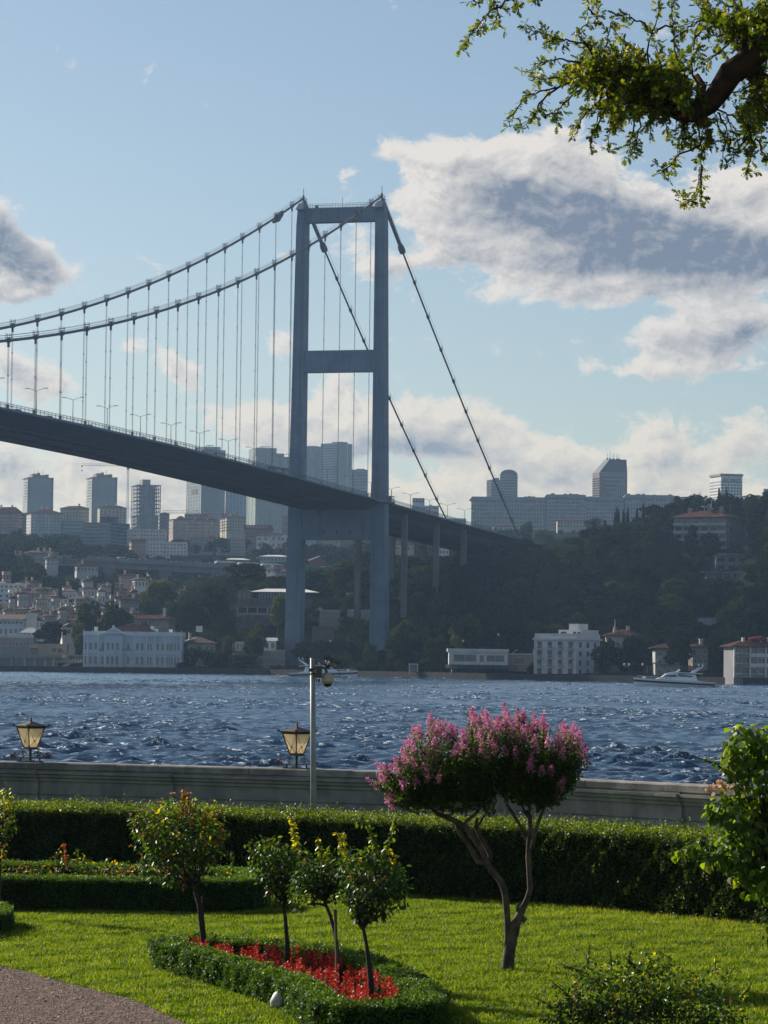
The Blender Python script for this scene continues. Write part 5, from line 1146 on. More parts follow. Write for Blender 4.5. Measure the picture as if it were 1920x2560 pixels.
    # anchor housing on a near clamp: small maintenance cradle near the tower top
    for off in (0, BW):
        b = MB(); s0 = 26.; p = bp(s0+3, off, cab(s0+3)-.9); b.tube([bp(s0-2, off, cab(s0-2)-.5), bp(s0+3, off, cab(s0+3)-1.2), bp(s0+8, off, cab(s0+8)-1.1)], [.5, .95, .5], 8); b.tube([bp(s0-2, off, cab(s0-2)+.7), bp(s0+6, off, cab(s0+6)+.9)], .28, 6); add(b, 'cable_cradle', M_cable)
    # piers of the approach
    M_pier = mat('pier_paint', (.20, .195, .19), .7, (.15, .148, .145), .1)
    for (u, off) in ((1012, .8), (1092, .8), (1160, .8), (896, BW-.8), (982, BW-.8), (1060, BW-.8)):
        s = s_of(u, off); p = bp(s, off, 0); g = ground(p[0], p[1]); b = MB()
        hw, hd = 1.0, .9
        b.hexa([bp(s+hd, off-hw, g-4), bp(s+hd, off+hw, g-4), bp(s-hd, off+hw, g-4), bp(s-hd, off-hw, g-4), bp(s+hd, off-hw, dk(s)-1.6), bp(s+hd, off+hw, dk(s)-1.6), bp(s-hd, off+hw, dk(s)-1.6), bp(s-hd, off-hw, dk(s)-1.6)])
        for e in (-hw, hw): b.hexa([bp(s+hd+.08, off+e*.6-.07, g-4), bp(s+hd+.08, off+e*.6+.07, g-4), bp(s+hd, off+e*.6+.07, g-4), bp(s+hd, off+e*.6-.07, g-4), bp(s+hd+.08, off+e*.6-.07, dk(s)-3.3), bp(s+hd+.08, off+e*.6+.07, dk(s)-3.3), bp(s+hd, off+e*.6+.07, dk(s)-3.3), bp(s+hd, off+e*.6-.07, dk(s)-3.3)])
        add(b, 'pier', M_pier)
    # deeper plate girder of the side span beyond the tower
    sl = list(np.arange(-372, -7, 18))+[-6.0]
    for off in (1.6, BW-2.4):
        b = MB()
        for s0, s1 in zip(sl[:-1], sl[1:]): b.hexa([bp(s0, off, dk(s0)-4.6), bp(s1, off, dk(s1)-4.6), bp(s1, off+.8, dk(s1)-4.6), bp(s0, off+.8, dk(s0)-4.6), bp(s0, off, dk(s0)-.3), bp(s1, off, dk(s1)-.3), bp(s1, off+.8, dk(s1)-.3), bp(s0, off+.8, dk(s0)-.3)])
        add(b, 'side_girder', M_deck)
    b = MB(); b.box(bp(-9.5, -1.2, dk(-9)+1.2), (.2, 5, 2.4), atan2(BA[1], BA[0])+pi/2); b.box(bp(-9.5, -1.2, dk(-9)+2.5), (3.4, 6.2, .18), atan2(BA[1], BA[0])+pi/2)
    b.tube([bp(-6.5, -3.2, dk(-6)), bp(-6.5, -3.2, dk(-6)+4.8)], .08, 5)
    add(b, 'footway_gate', M_cable)
bridge()

# twin-armed lamps along the middle of the deck
def bridge_lamps():
    us = [-25, 85.7, 177.3, 263.4, 346.8, 423.7, 496, 568, 635, 697.7, 761, 817, 880, 927, 977.4, 1026, 1073.6, 1119, 1162, 1203, 1240]
    h = 10.2; me = None; Ml = mat('lamp_post_paint', (.16, .165, .17), .6, (.12, .125, .13), .5); Mh = mat('lamp_head', (.25, .26, .27), .5)
    b = MB(); b.tube([(0, 0, 0), (0, 0, h)], [.16, .08], 6); m1 = b.mesh('post', Ml)
    b = MB()
    for s in (-1, 1): b.tube([(0, 0, h-.1), (s*1.0, 0, h+.35), (s*2.2, 0, h+.62)], [.07, .06, .05], 5)
    m2 = b.mesh('arms', Ml); b = MB(); b.box((2.75, 0, h+.70), (1.2, .4, .16)); m3 = b.mesh('lamp_head', Mh); b = MB(); b.box((-2.75, 0, h+.70), (1.2, .4, .16)); m4 = b.mesh('lamp_head', Mh)
    for u in us:
        s = s_of(u, BW/2); p = bp(s, BW/2, dk(s)+.02); t = empty('street_lamp', p, atan2(BL_[1], BL_[0]))
        tag(t, 'slender twin-armed lamp standing in the middle of the bridge deck', 'street lamp', 'twin-armed lamps along the bridge deck')
        obj('post', m1, t); obj('arms', m2, t); obj('lamp_head', m3, t); obj('lamp_head', m4, t)
bridge_lamps()

# vehicles
def car_parts(kind):
    P = []
    if kind == 'car':
        b = MB(); pr = [(-2.15, .25), (2.1, .25), (2.15, .75), (1.3, .88), (-2.1, .92), (-2.2, .6)]
        b.raw([(x, y, z) for y in (-.85, .85) for x, z in pr], [tuple(range(5, -1, -1)), tuple(range(6, 12))]+[(i, (i+1) % 6, 6+(i+1) % 6, 6+i) for i in range(6)])
        b.hexa([(-1.35, -.62, 1.40), (.35, -.62, 1.40), (.35, .62, 1.40), (-1.35, .62, 1.40), (-1.3, -.60, 1.45), (.3, -.60, 1.45), (.3, .60, 1.45), (-1.3, .60, 1.45)]); P.append(('body', b, 'paint'))
        b = MB(); b.hexa([(-1.95, -.78, .89), (1.15, -.78, .87), (1.15, .78, .87), (-1.95, .78, .89), (-1.35, -.62, 1.40), (.35, -.62, 1.40), (.35, .62, 1.40), (-1.35, .62, 1.40)]); P.append(('windows', b, M_glass))
        L, hw = 1.35, .72
    elif kind == 'van':
        b = MB(); pr = [(-2.6, .3), (2.5, .3), (2.55, 1.0), (1.9, 1.25), (1.35, 2.15), (-2.6, 2.2)]
        b.raw([(x, y, z) for y in (-.95, .95) for x, z in pr], [tuple(range(5, -1, -1)), tuple(range(6, 12))]+[(i, (i+1) % 6, 6+(i+1) % 6, 6+i) for i in range(6)]); P.append(('body', b, 'paint'))
        b = MB(); b.bb(-2.3, 1.2, -.97, .97, 1.35, 1.85); P.append(('windows', b, M_glass)); L, hw = 1.6, .82
    elif kind == 'bus':
        b = MB(); b.bb(-5.8, 5.8, -1.25, 1.25, .35, 3.0); b.bb(-5.0, 4.0, -1.0, 1.0, 3.0, 3.25); P.append(('body', b, 'paint'))
        b = MB(); b.bb(-5.5, 5.82, -1.27, 1.27, 1.3, 2.3); P.append(('windows', b, M_glass)); L, hw = 3.6, 1.1
    else:
        b = MB(); b.bb(-9, -.6, -1.25, 1.25, .35, 3.1); b.bb(.6, 8.8, -1.25, 1.25, .35, 3.1); b.bb(-8, -2, -.9, .9, 3.1, 3.35); P.append(('body', b, 'paint'))
        b = MB(); b.bb(-.6, .6, -1.15, 1.15, .5, 3.0); P.append(('bellows', b, M_dark)); b = MB(); b.bb(-8.7, -.9, -1.27, 1.27, 1.4, 2.4); b.bb(.9, 8.82, -1.27, 1.27, 1.4, 2.4); P.append(('windows', b, M_glass)); L, hw = 6.2, 1.1
    r = .33 if kind in ('car', 'van') else .5
    for x in (-L, L):
        for y in (-hw, hw):
            b = MB(); b.tube([(x, y-.12, r), (x, y+.12, r)], r, 10); P.append(('wheel', b, M_dark))
    return P
VM = {}
def vehicle(kind, paint, loc, rz, label, cat, group, slope=0.):
    if kind not in VM: VM[kind] = [(n, b.mesh(n, M_white if m == 'paint' else m), m == 'paint') for n, b, m in car_parts(kind)]
    t = empty({'car': 'car', 'van': 'van', 'bus': 'bus', 'artic': 'bus'}[kind], loc, rz); t.rotation_euler = (0, slope, rz); tag(t, label, cat, group)
    for n, me, isp in VM[kind]:
        o = obj(n, me, t)
        if isp: o.material_slots[0].link = 'OBJECT'; o.material_slots[0].material = paint
    return t
PAINT = {n: mat('paint_'+n, c, .35, c, 1, coat=.4) for n, c in dict(silver=(.35, .36, .38), white=(.65, .65, .64), black=(.02, .02, .022), red=(.30, .03, .025), blue=(.04, .08, .18), grey=(.12, .12, .13)).items()}
rzB = atan2(BA[1], BA[0])
for u, col_ in ((38, 'black'), (117, 'grey'), (219, 'black'), (352, 'black'), (437, 'grey'), (505, 'black'), (574, 'silver'), (640, 'grey'), (905, 'silver'), (850, 'black'), (1040, 'white'), (1100, 'grey')):
    s = s_of(u, 2.2); vehicle('car', PAINT[col_], bp(s, 2.4, dk(s)+.02), rzB, f'{col_} car driving in the near lane of the bridge deck', 'car', 'cars on the bridge deck')
for u, off, col_ in ((290, 7.5, 'grey'), (400, 7.5, 'silver'), (690, 22, 'white'), (150, 8, 'black'), (780, 7.5, 'silver')):
    s = s_of(u, off); vehicle('van', PAINT[col_], bp(s, off, dk(s)+.02), rzB, f'{col_} van driving in an inner lane of the bridge deck', 'van', 'vans on the bridge deck')
s = s_of(700, 3.2); vehicle('artic', mat('bus_grey', (.16, .16, .17), .5), bp(s, 3.6, dk(s)+.02), rzB, 'grey articulated bus crossing the bridge just left of the tower', 'bus', None)

# ------------------------------------------------------------------ buildings on the far shore and the skyline
WALL = {n: mat('plaster_'+n, c, .85, tuple(x*.8 for x in c), .15, .01, 3) for n, c in dict(
    cream=(.52, .47, .38), white=(.74, .73, .70), pink=(.40, .29, .25), grey=(.27, .27, .27), blue=(.58, .67, .76), brown=(.20, .15, .12), beige=(.34, .29, .23),
    darkgrey=(.13, .14, .15), lilac=(.30, .28, .30), yellow=(.44, .38, .22), concrete=(.24, .235, .225), palegrey=(.50, .51, .52), red=(.30, .05, .05), bluegrey=(.15, .19, .23)).items()}
M_gl_dark = mat('tower_glass_dark', (.035, .05, .065), .12, (.02, .03, .04), .05, spec=.8)
M_gl_mid = mat('tower_glass_mid', (.09, .13, .16), .15, (.06, .09, .11), .06, spec=.8)
M_gl_pale = mat('tower_glass_pale', (.26, .34, .35), .25, (.19, .26, .27), .05, spec=.7)
M_gl_green = mat('tower_glass_green', (.20, .34, .28), .25, (.14, .26, .22), .05, spec=.7)
M_skyroof = mat('roof_skylight', (.6, .62, .62), .3)
EXCL = []
def wbox(b, x, z, ww, wh, y, ax='y'):
    """window: frame then pane, face to -y (ax y) or to -x / +x"""
    pass
WIN = {}
def win_mesh(ww, wh, frame, glass):
    key = (round(ww, 1), round(wh, 1), frame.name, glass.name)
    if key not in WIN:
        b = MB(); e = min(.14, ww*.12)
        b.bb(-ww/2-e, ww/2+e, -.08, .02, -wh/2-e*1.6, -wh/2); b.bb(-ww/2-e, ww/2+e, -.08, .02, wh/2, wh/2+e)
        b.bb(-ww/2-e, -ww/2, -.08, .02, -wh/2, wh/2); b.bb(ww/2, ww/2+e, -.08, .02, -wh/2, wh/2); b.bb(-.04, .04, -.06, .02, -wh/2, wh/2)
        b.m = 1; b.bb(-ww/2, -.04, -.03, .01, -wh/2, wh/2); b.bb(.04, ww/2, -.03, .01, -wh/2, wh/2)
        WIN[key] = b.mesh('window', [frame, glass])
    return WIN[key]
class Bld:
    def __init__(s, name, label, u0, u1, vt, vb, Y, side=0, th=24, wall='cream', cat='building', group=None, d=None):
        k = Y/F; U = u1-u0; sgn = 1 if side >= 0 else -1
        if side > 0: th = max(15, math.degrees(math.asin(min(.7, side*k/44))))
        a = radians(th)*sgn if side else 0.0; sd_ = abs(side)
        s.w = (U-sd_)*k/cos(a); s.d = (sd_*k/abs(sin(a))) if side else (d or min(14, max(7, s.w*.6)))
        m = (u0+u1)/2; c = pt(m, vb, Y); s.z0 = c[2]; s.z1 = pt(m, vt, Y)[2]; s.h = s.z1-s.z0
        X, Yc = c[0]*(Y+s.d/2)/Y, Y+s.d/2; s.gz = min(s.z0, ground(X, Yc), ground(X, Yc+s.d/2), ground(X, Yc-s.d/2))-2.5
        s.o = empty(name, (X, Yc, s.z0), a); tag(s.o, label, cat, group); s.wall = WALL[wall] if isinstance(wall, str) else wall; s.k = k; s.sgn = sgn; s.vis = side != 0
        s.b0 = s.gz-s.z0; EXCL.append((u0-4, u1+4, Y-24, Y+s.d+6, s.z0))
    def box(s, name='walls', m=None, x0=None, x1=None, y0=None, y1=None, z0=None, z1=None):
        b = MB(); b.bb(-s.w/2 if x0 is None else x0, s.w/2 if x1 is None else x1, -s.d/2 if y0 is None else y0, s.d/2 if y1 is None else y1, s.b0 if z0 is None else z0, s.h if z1 is None else z1)
        return b.build(name, m or s.wall, s.o)
    def windows(s, floors, cols, fw=.5, fh=.55, z0=.0, z1=None, x0=None, x1=None, parts=False, frame=None, glass=None, skip=0.0, side=True, sc=None, up=.0):
        z1 = s.h if z1 is None else z1; x0 = -s.w/2 if x0 is None else x0; x1 = s.w/2 if x1 is None else x1
        frame = frame or M_white; glass = glass or M_glass; fhh = (z1-z0)/floors; cw = (x1-x0)/cols; ww, wh = cw*fw, fhh*fh
        P = [(x0+cw*(i+.5), -s.d/2, z0+fhh*(j+.5+up), 0) for i in range(cols) for j in range(floors)]
        if side and s.vis:
            n = sc or max(1, round(s.d/cw)); cs = s.d/n
            for i in range(n):
                for j in range(floors): P.append(((-s.w/2 if s.sgn > 0 else s.w/2), -s.d/2+cs*(i+.5), z0+fhh*(j+.5+up), (-pi/2 if s.sgn > 0 else pi/2)))
        if skip: P = [p for p in P if random.random() > skip]
        me = win_mesh(ww, wh, frame, glass)
        if parts:
            for x, y, z, r in P: o = obj('window', me, s.o); o.location = (x, y, z); o.rotation_euler = (0, 0, r)
        else:
            b = MB(); e = min(.12, ww*.1)
            for x, y, z, r in P:
                dd = .12
                if r == 0: b.m = 0; b.bb(x-ww/2, x+ww/2, y-.06, y+.02, z-wh/2, z+wh/2); b.m = 1; b.bb(x-ww/2-e, x+ww/2+e, y-.14, y+.01, z-wh/2-e*2, z-wh/2)
                else:
                    sg = -1 if s.sgn > 0 else 1; wy_ = min(ww, s.d/(sc or max(1, round(s.d/cw)))*fw)
                    b.m = 0; b.bb(min(x, x+sg*.06), max(x, x+sg*.06), y-wy_/2, y+wy_/2, z-wh/2, z+wh/2)
            b.build('windows', [glass, frame], s.o)['kind'] = 'stuff'
    def bands(s, n, z0=.0, z1=None, fr=.5, m=None, name='glass_bands', proud=.08, side=True):
        z1 = s.h if z1 is None else z1; h = (z1-z0)/n; b = MB(); e = s.w*.03
        for j in range(n):
            a = z0+h*(j+.5-fr/2); c = a+h*fr; b.bb(-s.w/2+e, s.w/2-e, -s.d/2-proud, -s.d/2+.01, a, c)
            if side and s.vis:
                sg = -1 if s.sgn > 0 else 1; x = sg*s.w/2; b.bb(min(x, x+sg*proud), max(x, x+sg*proud), -s.d/2+e, s.d/2-e, a, c)
        o = b.build(name, m or M_gl_dark, s.o); o['kind'] = 'stuff'; return o
    def fins(s, n, m=None, t=.25, proud=.2, z0=0, z1=None, name='mullions'):
        b = MB(); z1 = s.h if z1 is None else z1
        for i in range(n+1): x = -s.w/2+s.w*i/n; b.bb(x-t/2, x+t/2, -s.d/2-proud, -s.d/2+.01, z0, z1)
        if s.vis:
            k = max(2, round(n*s.d/s.w)); sg = -1 if s.sgn > 0 else 1; x = sg*s.w/2
            for i in range(k+1): y = -s.d/2+s.d*i/k; b.bb(min(x, x+sg*proud), max(x, x+sg*proud), y-t/2, y+t/2, z0, z1)
        o = b.build(name, m or WALL['palegrey'], s.o); o['kind'] = 'stuff'; return o
    def hip(s, rh, m=None, over=.6, flat=.0, name='roof', chim=0):
        m = m or M_tile; b = MB(); hw, hd = s.w/2+over, s.d/2+over; r = min(hw, hd)*(.94-flat); z = s.h
        if s.w >= s.d: tp = [(-hw+r, -hd+r), (hw-r, -hd+r), (hw-r, hd-r), (-hw+r, hd-r)]
        else: tp = [(-hw+r, -hd+r), (hw-r, -hd+r), (hw-r, hd-r), (-hw+r, hd-r)]
        b.prism([(-hw, -hd), (hw, -hd), (hw, hd), (-hw, hd)], z, z+.25); b.prism([(-hw, -hd), (hw, -hd), (hw, hd), (-hw, hd)], z+.251, z+rh, tp)
        o = b.build(name, m, s.o)
        for i in range(chim):
            b = MB(); x = s.w*(random.random()-.5)*.6; y = s.d*(random.random()-.5)*.4; b.bb(x-.45, x+.45, y-.4, y+.4, z+rh*.3, z+rh+1.2); b.bb(x-.6, x+.6, y-.55, y+.55, z+rh+1.2, z+rh+1.45); b.build('chimney', WALL['cream'], o)
        return o
    def gable(s, rh, m=None, over=.5, axis='y'):
        b = MB(); z = s.h; hw, hd = s.w/2+over, s.d/2+over
        if axis == 'x': b.raw([(-hw, -hd, z), (hw, -hd, z), (hw, hd, z), (-hw, hd, z), (-hw, 0, z+rh), (hw, 0, z+rh)], [(0, 1, 5, 4), (2, 3, 4, 5), (1, 2, 5), (3, 0, 4), (3, 2, 1, 0)])
        else: b.raw([(-hw, -hd, z), (hw, -hd, z), (hw, hd, z), (-hw, hd, z), (0, -hd, z+rh), (0, hd, z+rh)], [(0, 4, 5, 3), (1, 2, 5, 4), (0, 1, 4), (2, 3, 5), (3, 2, 1, 0)])
        return b.build('roof', m or M_tile, s.o)
    def parapet(s, h=.8, t=.3, m=None, over=.0, name='parapet'):
        b = MB(); z = s.h; a, c = s.w/2+over, s.d/2+over
        b.bb(-a, a, -c, -c+t, z, z+h); b.bb(-a, a, c-t, c, z, z+h); b.bb(-a, -a+t, -c+t, c-t, z, z+h); b.bb(a-t, a, -c+t, c-t, z, z+h); return b.build(name, m or s.wall, s.o)
    def plant(s, items, m=None, name='rooftop_plant'):
        b = MB()
        for (fx, fw_, h) in items: b.bb(s.w*fx-s.w*fw_/2, s.w*fx+s.w*fw_/2, -s.d*.25, s.d*.25, s.h, s.h+h)
        return b.build(name, m or s.wall, s.o)
    def balconies(s, floors, xs, wd, z0=0, z1=None, m=None, dep=1.1, rail=.9, parts=False):
        z1 = s.h if z1 is None else z1; h = (z1-z0)/floors; B = MB()
        for j in range(floors):
            for x in xs:
                b = MB() if parts else B
                z = z0+h*j; b.bb(x-wd/2, x+wd/2, -s.d/2-dep, -s.d/2, z-.12, z+.05); b.bb(x-wd/2, x+wd/2, -s.d/2-dep, -s.d/2-dep+.08, z+.05, z+rail)
                if parts: b.build('balcony', m or s.wall, s.o)
        if not parts: B.build('balconies', m or s.wall, s.o)['kind'] = 'stuff'

def skyline():
    # two rounded glass office towers
    for (u0, u1, vt, side, lab, lightrows) in ((49, 135, 1195, 24, 'blue glass office tower furthest left on the skyline', (2, 3, 6, 7, 8, 9)), (208, 294, 1194, 25, 'blue glass office tower between the left tower and the yellow crane', (3, 5, 6, 7))):
        B = Bld('office_tower', lab, u0+1, u1-1, vt, 1350, 3000, side, 30, M_gl_mid)
        n = 10; b = MB()
        hw, hd = B.w/2, B.d/2
        for i in range(6):      # slightly bulging shaft
            f0, f1 = i/6, (i+1)/6; e0 = .9*sin(pi*min(1, f0*1.3)); e1 = .9*sin(pi*min(1, f1*1.3)); z0, z1 = B.h*f0, B.h*f1
            q = lambda e, z: [(-hw-e, -hd-e, z), (hw+e, -hd-e, z), (hw+e, hd+e, z), (-hw-e, hd+e, z)]
            b.hexa(q(e0-.9, z0)+q(e1-.9, z1))
        b.bb(-hw, hw, -hd, hd, B.b0, 0); b.build('glass_shaft', M_gl_mid, B.o)
        o = B.bands(15, B.h*.30, B.h*.97, .34, M_gl_pale, 'floor_bands', .12); B.bands(15, B.h*.30, B.h*.97, .2, M_gl_dark, 'dark_glass_bands', .16)
        b = MB(); b.bb(-hw-.5, -hw+1.3, -hd-.5, -hd+1.3, 0, B.h+.6); b.bb(hw-1.2, hw+.5, -hd-.5, -hd+1.3, 0, B.h+.6); b.bb(-hw-.7, hw+.7, -hd-.7, hd+.7, B.h, B.h+.5); b.build('corner_piers', WALL['brown'], B.o)
        B.plant([(-.18, .2, 4.5), (.03, .36, 3.4), (.3, .16, 4.0), (-.02, .1, 5.5)], WALL['brown'])
        b = MB()
        for x in (-.15, -.02, .2): b.tube([(B.w*x, 0, B.h+4), (B.w*x, 0, B.h+8)], .15, 4)
        b.build('aerials', M_dark, B.o)
    # bare concrete tower with its crane
    B = Bld('unfinished_tower', 'unfinished bare concrete tower beside the yellow lattice crane', 324, 402, 1212, 1335, 2800, 22, 30, 'concrete')
    b = MB(); fl = 13; h = B.h/fl; hw, hd = B.w/2, B.d/2
    for j in range(fl+1): e = .9 if j in (0, 2, 3, 5, 7, 9, 13) else 0; b.bb(-hw-e, hw+e, -hd-e*.4, hd+e, h*j-.35, h*j)
    for i in range(7):
        x = -hw+B.w*i/6; b.bb(x-.35, x+.35, -hd, -hd+.7, B.b0, B.h)
    for i in range(5): y = -hd+B.d*i/4; b.bb(-hw, -hw+.6, y-.3, y+.3, B.b0, B.h); b.bb(hw-.6, hw, y-.3, y+.3, B.b0, B.h)
    b.build('floor_frame', WALL['concrete'], B.o)
    b = MB(); b.bb(-hw*.35, hw*.3, -hd+.9, hd-1, B.b0, B.h+.1); b.bb(-hw+.8, hw-.8, -hd+2.6, hd-.8, B.b0, h*5); b.bb(hw*.3, hw*.6, -hd+1.5, hd-2, B.b0, B.h); b.build('core_walls', WALL['grey'], B.o)
    b = MB(); b.bb(-hw*.42, hw*.28, -hd*.4, hd*.6, B.h, B.h+5.2); b.build('stair_core', WALL['concrete'], B.o)
    b = MB()
    for i in range(9): x = -hw-1+(B.w+2)*i/8; b.tube([(x, -hd-.5, B.h), (x+.4, -hd-.5, B.h+1.6)], .1, 4)
    b.build('rebar', M_dark, B.o)
    def crane(label, um, vtop, vb, Y, ul, ur, vj, m, cw, tw=1.3, red=False):
        k = Y/F; c = pt(um, vb, Y); zt = pt(um, vtop, Y)[2]; zj = pt(um, vj, Y)[2]; t = empty('tower_crane', c); tag(t, label, 'crane')
        H = zt-c[2]; b = MB(); 
        for sx in (-1, 1):
            for sy in (-1, 1): b.tube([(sx*tw/2, sy*tw/2, -6), (sx*tw/2, sy*tw/2, H)], .14, 4)
        n = int(H/2.2)
        for i in range(n):
            z0, z1 = H*i/n, H*(i+1)/n; s_ = 1 if i % 2 else -1
            b.tube([(-s_*tw/2, -tw/2, z0), (s_*tw/2, -tw/2, z1)], .1, 3); b.tube([(-tw/2, -tw/2, z1), (tw/2, -tw/2, z1)], .09, 3); b.tube([(-tw/2, s_*tw/2, z0), (-tw/2, -s_*tw/2, z1)], .09, 3)
        b.build('mast', m, t)
        J = zj-c[2]; xl, xr = (ul-um)*k, (ur-um)*k; b = MB()
        b.tube([(xl, 0, J), (xr, 0, J)], .16, 4); b.tube([(xl*.98, 0, J+1.5), (xr*.6, 0, J+1.7)], .12, 4); b.tube([(xl, .9, J), (xr, .9, J)], .14, 4)
        n = int((xr-xl)/2.4)
        for i in range(n): x = xl+(xr-xl)*i/n; b.tube([(x, 0, J), (x+1.2, 0, J+1.5), (x+2.4, 0, J)], .09, 3)
        b.build('jib', m, t)
        b = MB(); b.bb(-1.1, 1.1, -1, 1, J-3.2, J-.3); b.build('cab', WALL['grey'], t)
        b = MB(); x = cw*k; b.bb(x-1.5, x+1.5, -.8, .8, J-2.8, J+.1); b.build('counterweight', WALL['grey'], t)
        if not red:
            b = MB(); b.tube([(xl+1.2, 0, J), (xl+1.2, 0, J-14)], .06, 3); b.box((xl+1.2, 0, J-1), (1.6, .8, .8)); b.box((xl+1.2, 0, J-4.6), (1.2, .6, .9)); b.build('hook_line', M_dark, t)
    crane('yellow lattice tower crane with a long jib pointing left', 318, 1160, 1320, 2770, 199, 346, 1165, mat('crane_ochre', (.32, .26, .16), .6, (.22, .18, .12), .5), 24)
    crane('red tower crane low in front of the apartment blocks', 557, 1282, 1420, 2050, 402, 592, 1284, mat('crane_red', (.33, .09, .06), .6, (.24, .07, .05), .5), 27, 1.2, True)
    # glass towers near and behind the bridge
    B = Bld('glass_tower', 'dark glass tower with a pale gridded side rising behind the bridge deck', 463, 563, 1124, 1345, 3300, 42, 40, M_gl_dark); B.box('glass_shaft', M_gl_dark)
    b = MB(); b.bb(-B.w/2-.15, -B.w/2, -B.d/2, B.d/2, 0, B.h); b.build('pale_side', M_gl_pale, B.o)
    b = MB()
    for i in range(10): y = -B.d/2+B.d*i/9; b.bb(-B.w/2-.5, -B.w/2-.15, y-.25, y+.25, 0, B.h)
    for j in range(26): z = B.h*j/25; b.bb(-B.w/2-.45, -B.w/2-.15, -B.d/2, B.d/2, z-.2, z+.2)
    b.build('side_grid', WALL['palegrey'], B.o)['kind'] = 'stuff'
    b = MB(); b.bb(-B.w/2-.55, -B.w/2-.1, B.d*-.28, B.d*.16, B.h*.50, B.h*.56); b.build('dark_opening', M_dark, B.o); B.bands(40, 0, B.h, .25, M_gl_mid, 'floor_bands', .08, side=False)
    B.plant([(.1, .7, 4)], M_gl_mid); b = MB(); b.tube([(B.w*.1, 0, B.h+4), (B.w*.1, 0, B.h+6)], .3, 4); b.box((B.w*.15, 0, B.h+6), (9, .5, .6)); b.build('roof_crane', M_dark, B.o)
    B = Bld('glass_tower', 'pale striped glass tower right beside the dark glass tower', 563, 616, 1205, 1345, 3500, 0, wall=M_gl_mid); B.box('glass_shaft', M_gl_mid); B.bands(24, 0, None, .4, M_gl_pale, 'floor_bands', .1); B.fins(6, WALL['palegrey'], .3)
    B = Bld('glass_tower', 'green glass tower with a white edge just left of the bridge tower', 615, 727, 1141, 1335, 3100, 26, 34, M_gl_mid)
    B.box('glass_shaft', M_gl_mid); B.fins(7, WALL['beige'], .9, .3)
    b = MB(); x = -B.w/2-.2; b.bb(x, x+.2, -B.d/2, B.d*.5, 0, B.h); b.build('pale_side', M_gl_green, B.o)
    b = MB()
    for f in (-.46, -.05, .3, .48): b.bb(x-.4, x, B.d*f-.6, B.d*f+.6, 0, B.h)
    b.build('side_piers', WALL['white'], B.o)
    b = MB(); b.bb(-B.w*.5, B.w*.1, -B.d*.4, B.d*.4, B.h, B.h+8.5); b.bb(B.w*.1+.01, B.w*.32, -B.d*.4, B.d*.4, B.h, B.h+3.5); b.build('upper_blocks', M_gl_mid, B.o); B.bands(26, 0, None, .3, M_gl_dark, 'dark_glass_bands', .12, side=False)
    b = MB(); b.tube([(-B.w*.2, 0, B.h+8.5), (-B.w*.2, 0, B.h+10.5)], .3, 4); b.box((-B.w*.12, 0, B.h+10.6), (11, .5, .6)); b.build('roof_crane', M_dark, B.o)
    B = Bld('glass_tower', 'slim ribbed tower seen just right of the left tower leg', 758, 799, 1115, 1330, 3250, -16, 30, M_gl_mid); B.box('glass_shaft', M_gl_mid); B.fins(8, WALL['palegrey'], .5, .35)
    B = Bld('glass_tower', 'tall striped glass tower framed between the bridge tower legs', 799, 878, 1108, 1330, 3150, -36, 42, M_gl_pale); B.box('glass_shaft', M_gl_mid); B.bands(34, 0, None, .72, M_gl_pale, 'floor_bands', .1, side=False)
    b = MB(); xx = B.w/2; b.bb(xx, xx+.3, -B.d*.5+B.d*.62, -B.d*.5+B.d*.68, 0, B.h); b.bb(-B.w/2, B.w/2, -B.d/2-.2, -B.d/2, B.h-1.2, B.h); b.build('edge_fin', WALL['white'], B.o); B.plant([(.2, .5, 1.5)], M_gl_mid)
    B = Bld('glass_tower', 'lower pale glass block right of the tall striped tower', 874, 917, 1174, 1330, 3200, 0, wall=M_gl_mid); B.box('glass_shaft', M_gl_mid); B.bands(20, 0, None, .35, M_gl_pale, 'floor_bands', .1); B.plant([(.1, .5, 1)], M_gl_mid)
    # right of the bridge
    B = Bld('office_block', 'long low block with a big roof sign right of the bridge tower', 1028, 1096, 1264, 1345, 2500, 0, wall='palegrey'); B.box(); B.windows(7, 14, .6, .4); B.plant([(-.25, .45, 2.6), (.2, .1, 1)])
    b = MB(); k = B.k; b.bb(-32*k, -2*k, -2, -1.6, B.h+2.6, B.h+2.6+11*k); b.build('roof_sign', WALL['darkgrey'], B.o); b = MB(); b.box((-26*k, -2.1, B.h+2.6+5.5*k), (4.4*k, .1, 4.4*k)); [b.bb((-20+4*i)*k, (-17.6+4*i)*k, -2.15, -2.0, B.h+2.6+3.5*k, B.h+2.6+8*k) for i in range(4)]; b.build('sign_marks', WALL['palegrey'], B.o)
    B = Bld('round_topped_tower', 'glass tower with a rounded top behind the near bridge cable', 1249, 1292, 1187, 1300, 2900, 0, wall=M_gl_mid); B.box('glass_shaft', M_gl_mid); B.bands(16, 0, None, .4, M_gl_pale, 'floor_bands', .12); B.fins(5, WALL['brown'], .4, .3)
    b = MB(); n = 14; hw = B.w/2; b.raw([(hw*cos(a), y, B.h+hw*.62*sin(a)) for y in (-B.d/2, B.d/2) for a in np.linspace(pi, 0, n)], [tuple(range(n-1, -1, -1)), tuple(range(n, 2*n))]+[(i, i+1, n+i+1, n+i) for i in range(n-1)]); b.build('vaulted_top', M_gl_dark, B.o)
    B = Bld('glass_tower', 'lower gridded tower attached left of the rounded one', 1217, 1249, 1199, 1300, 2880, 10, 30, wall=M_gl_mid); B.box('glass_shaft', M_gl_pale); B.bands(14, 0, None, .5, M_gl_mid, 'dark_glass_bands', .12); B.fins(5, WALL['grey'], .4, .3); B.plant([(.25, .5, 1.8)])
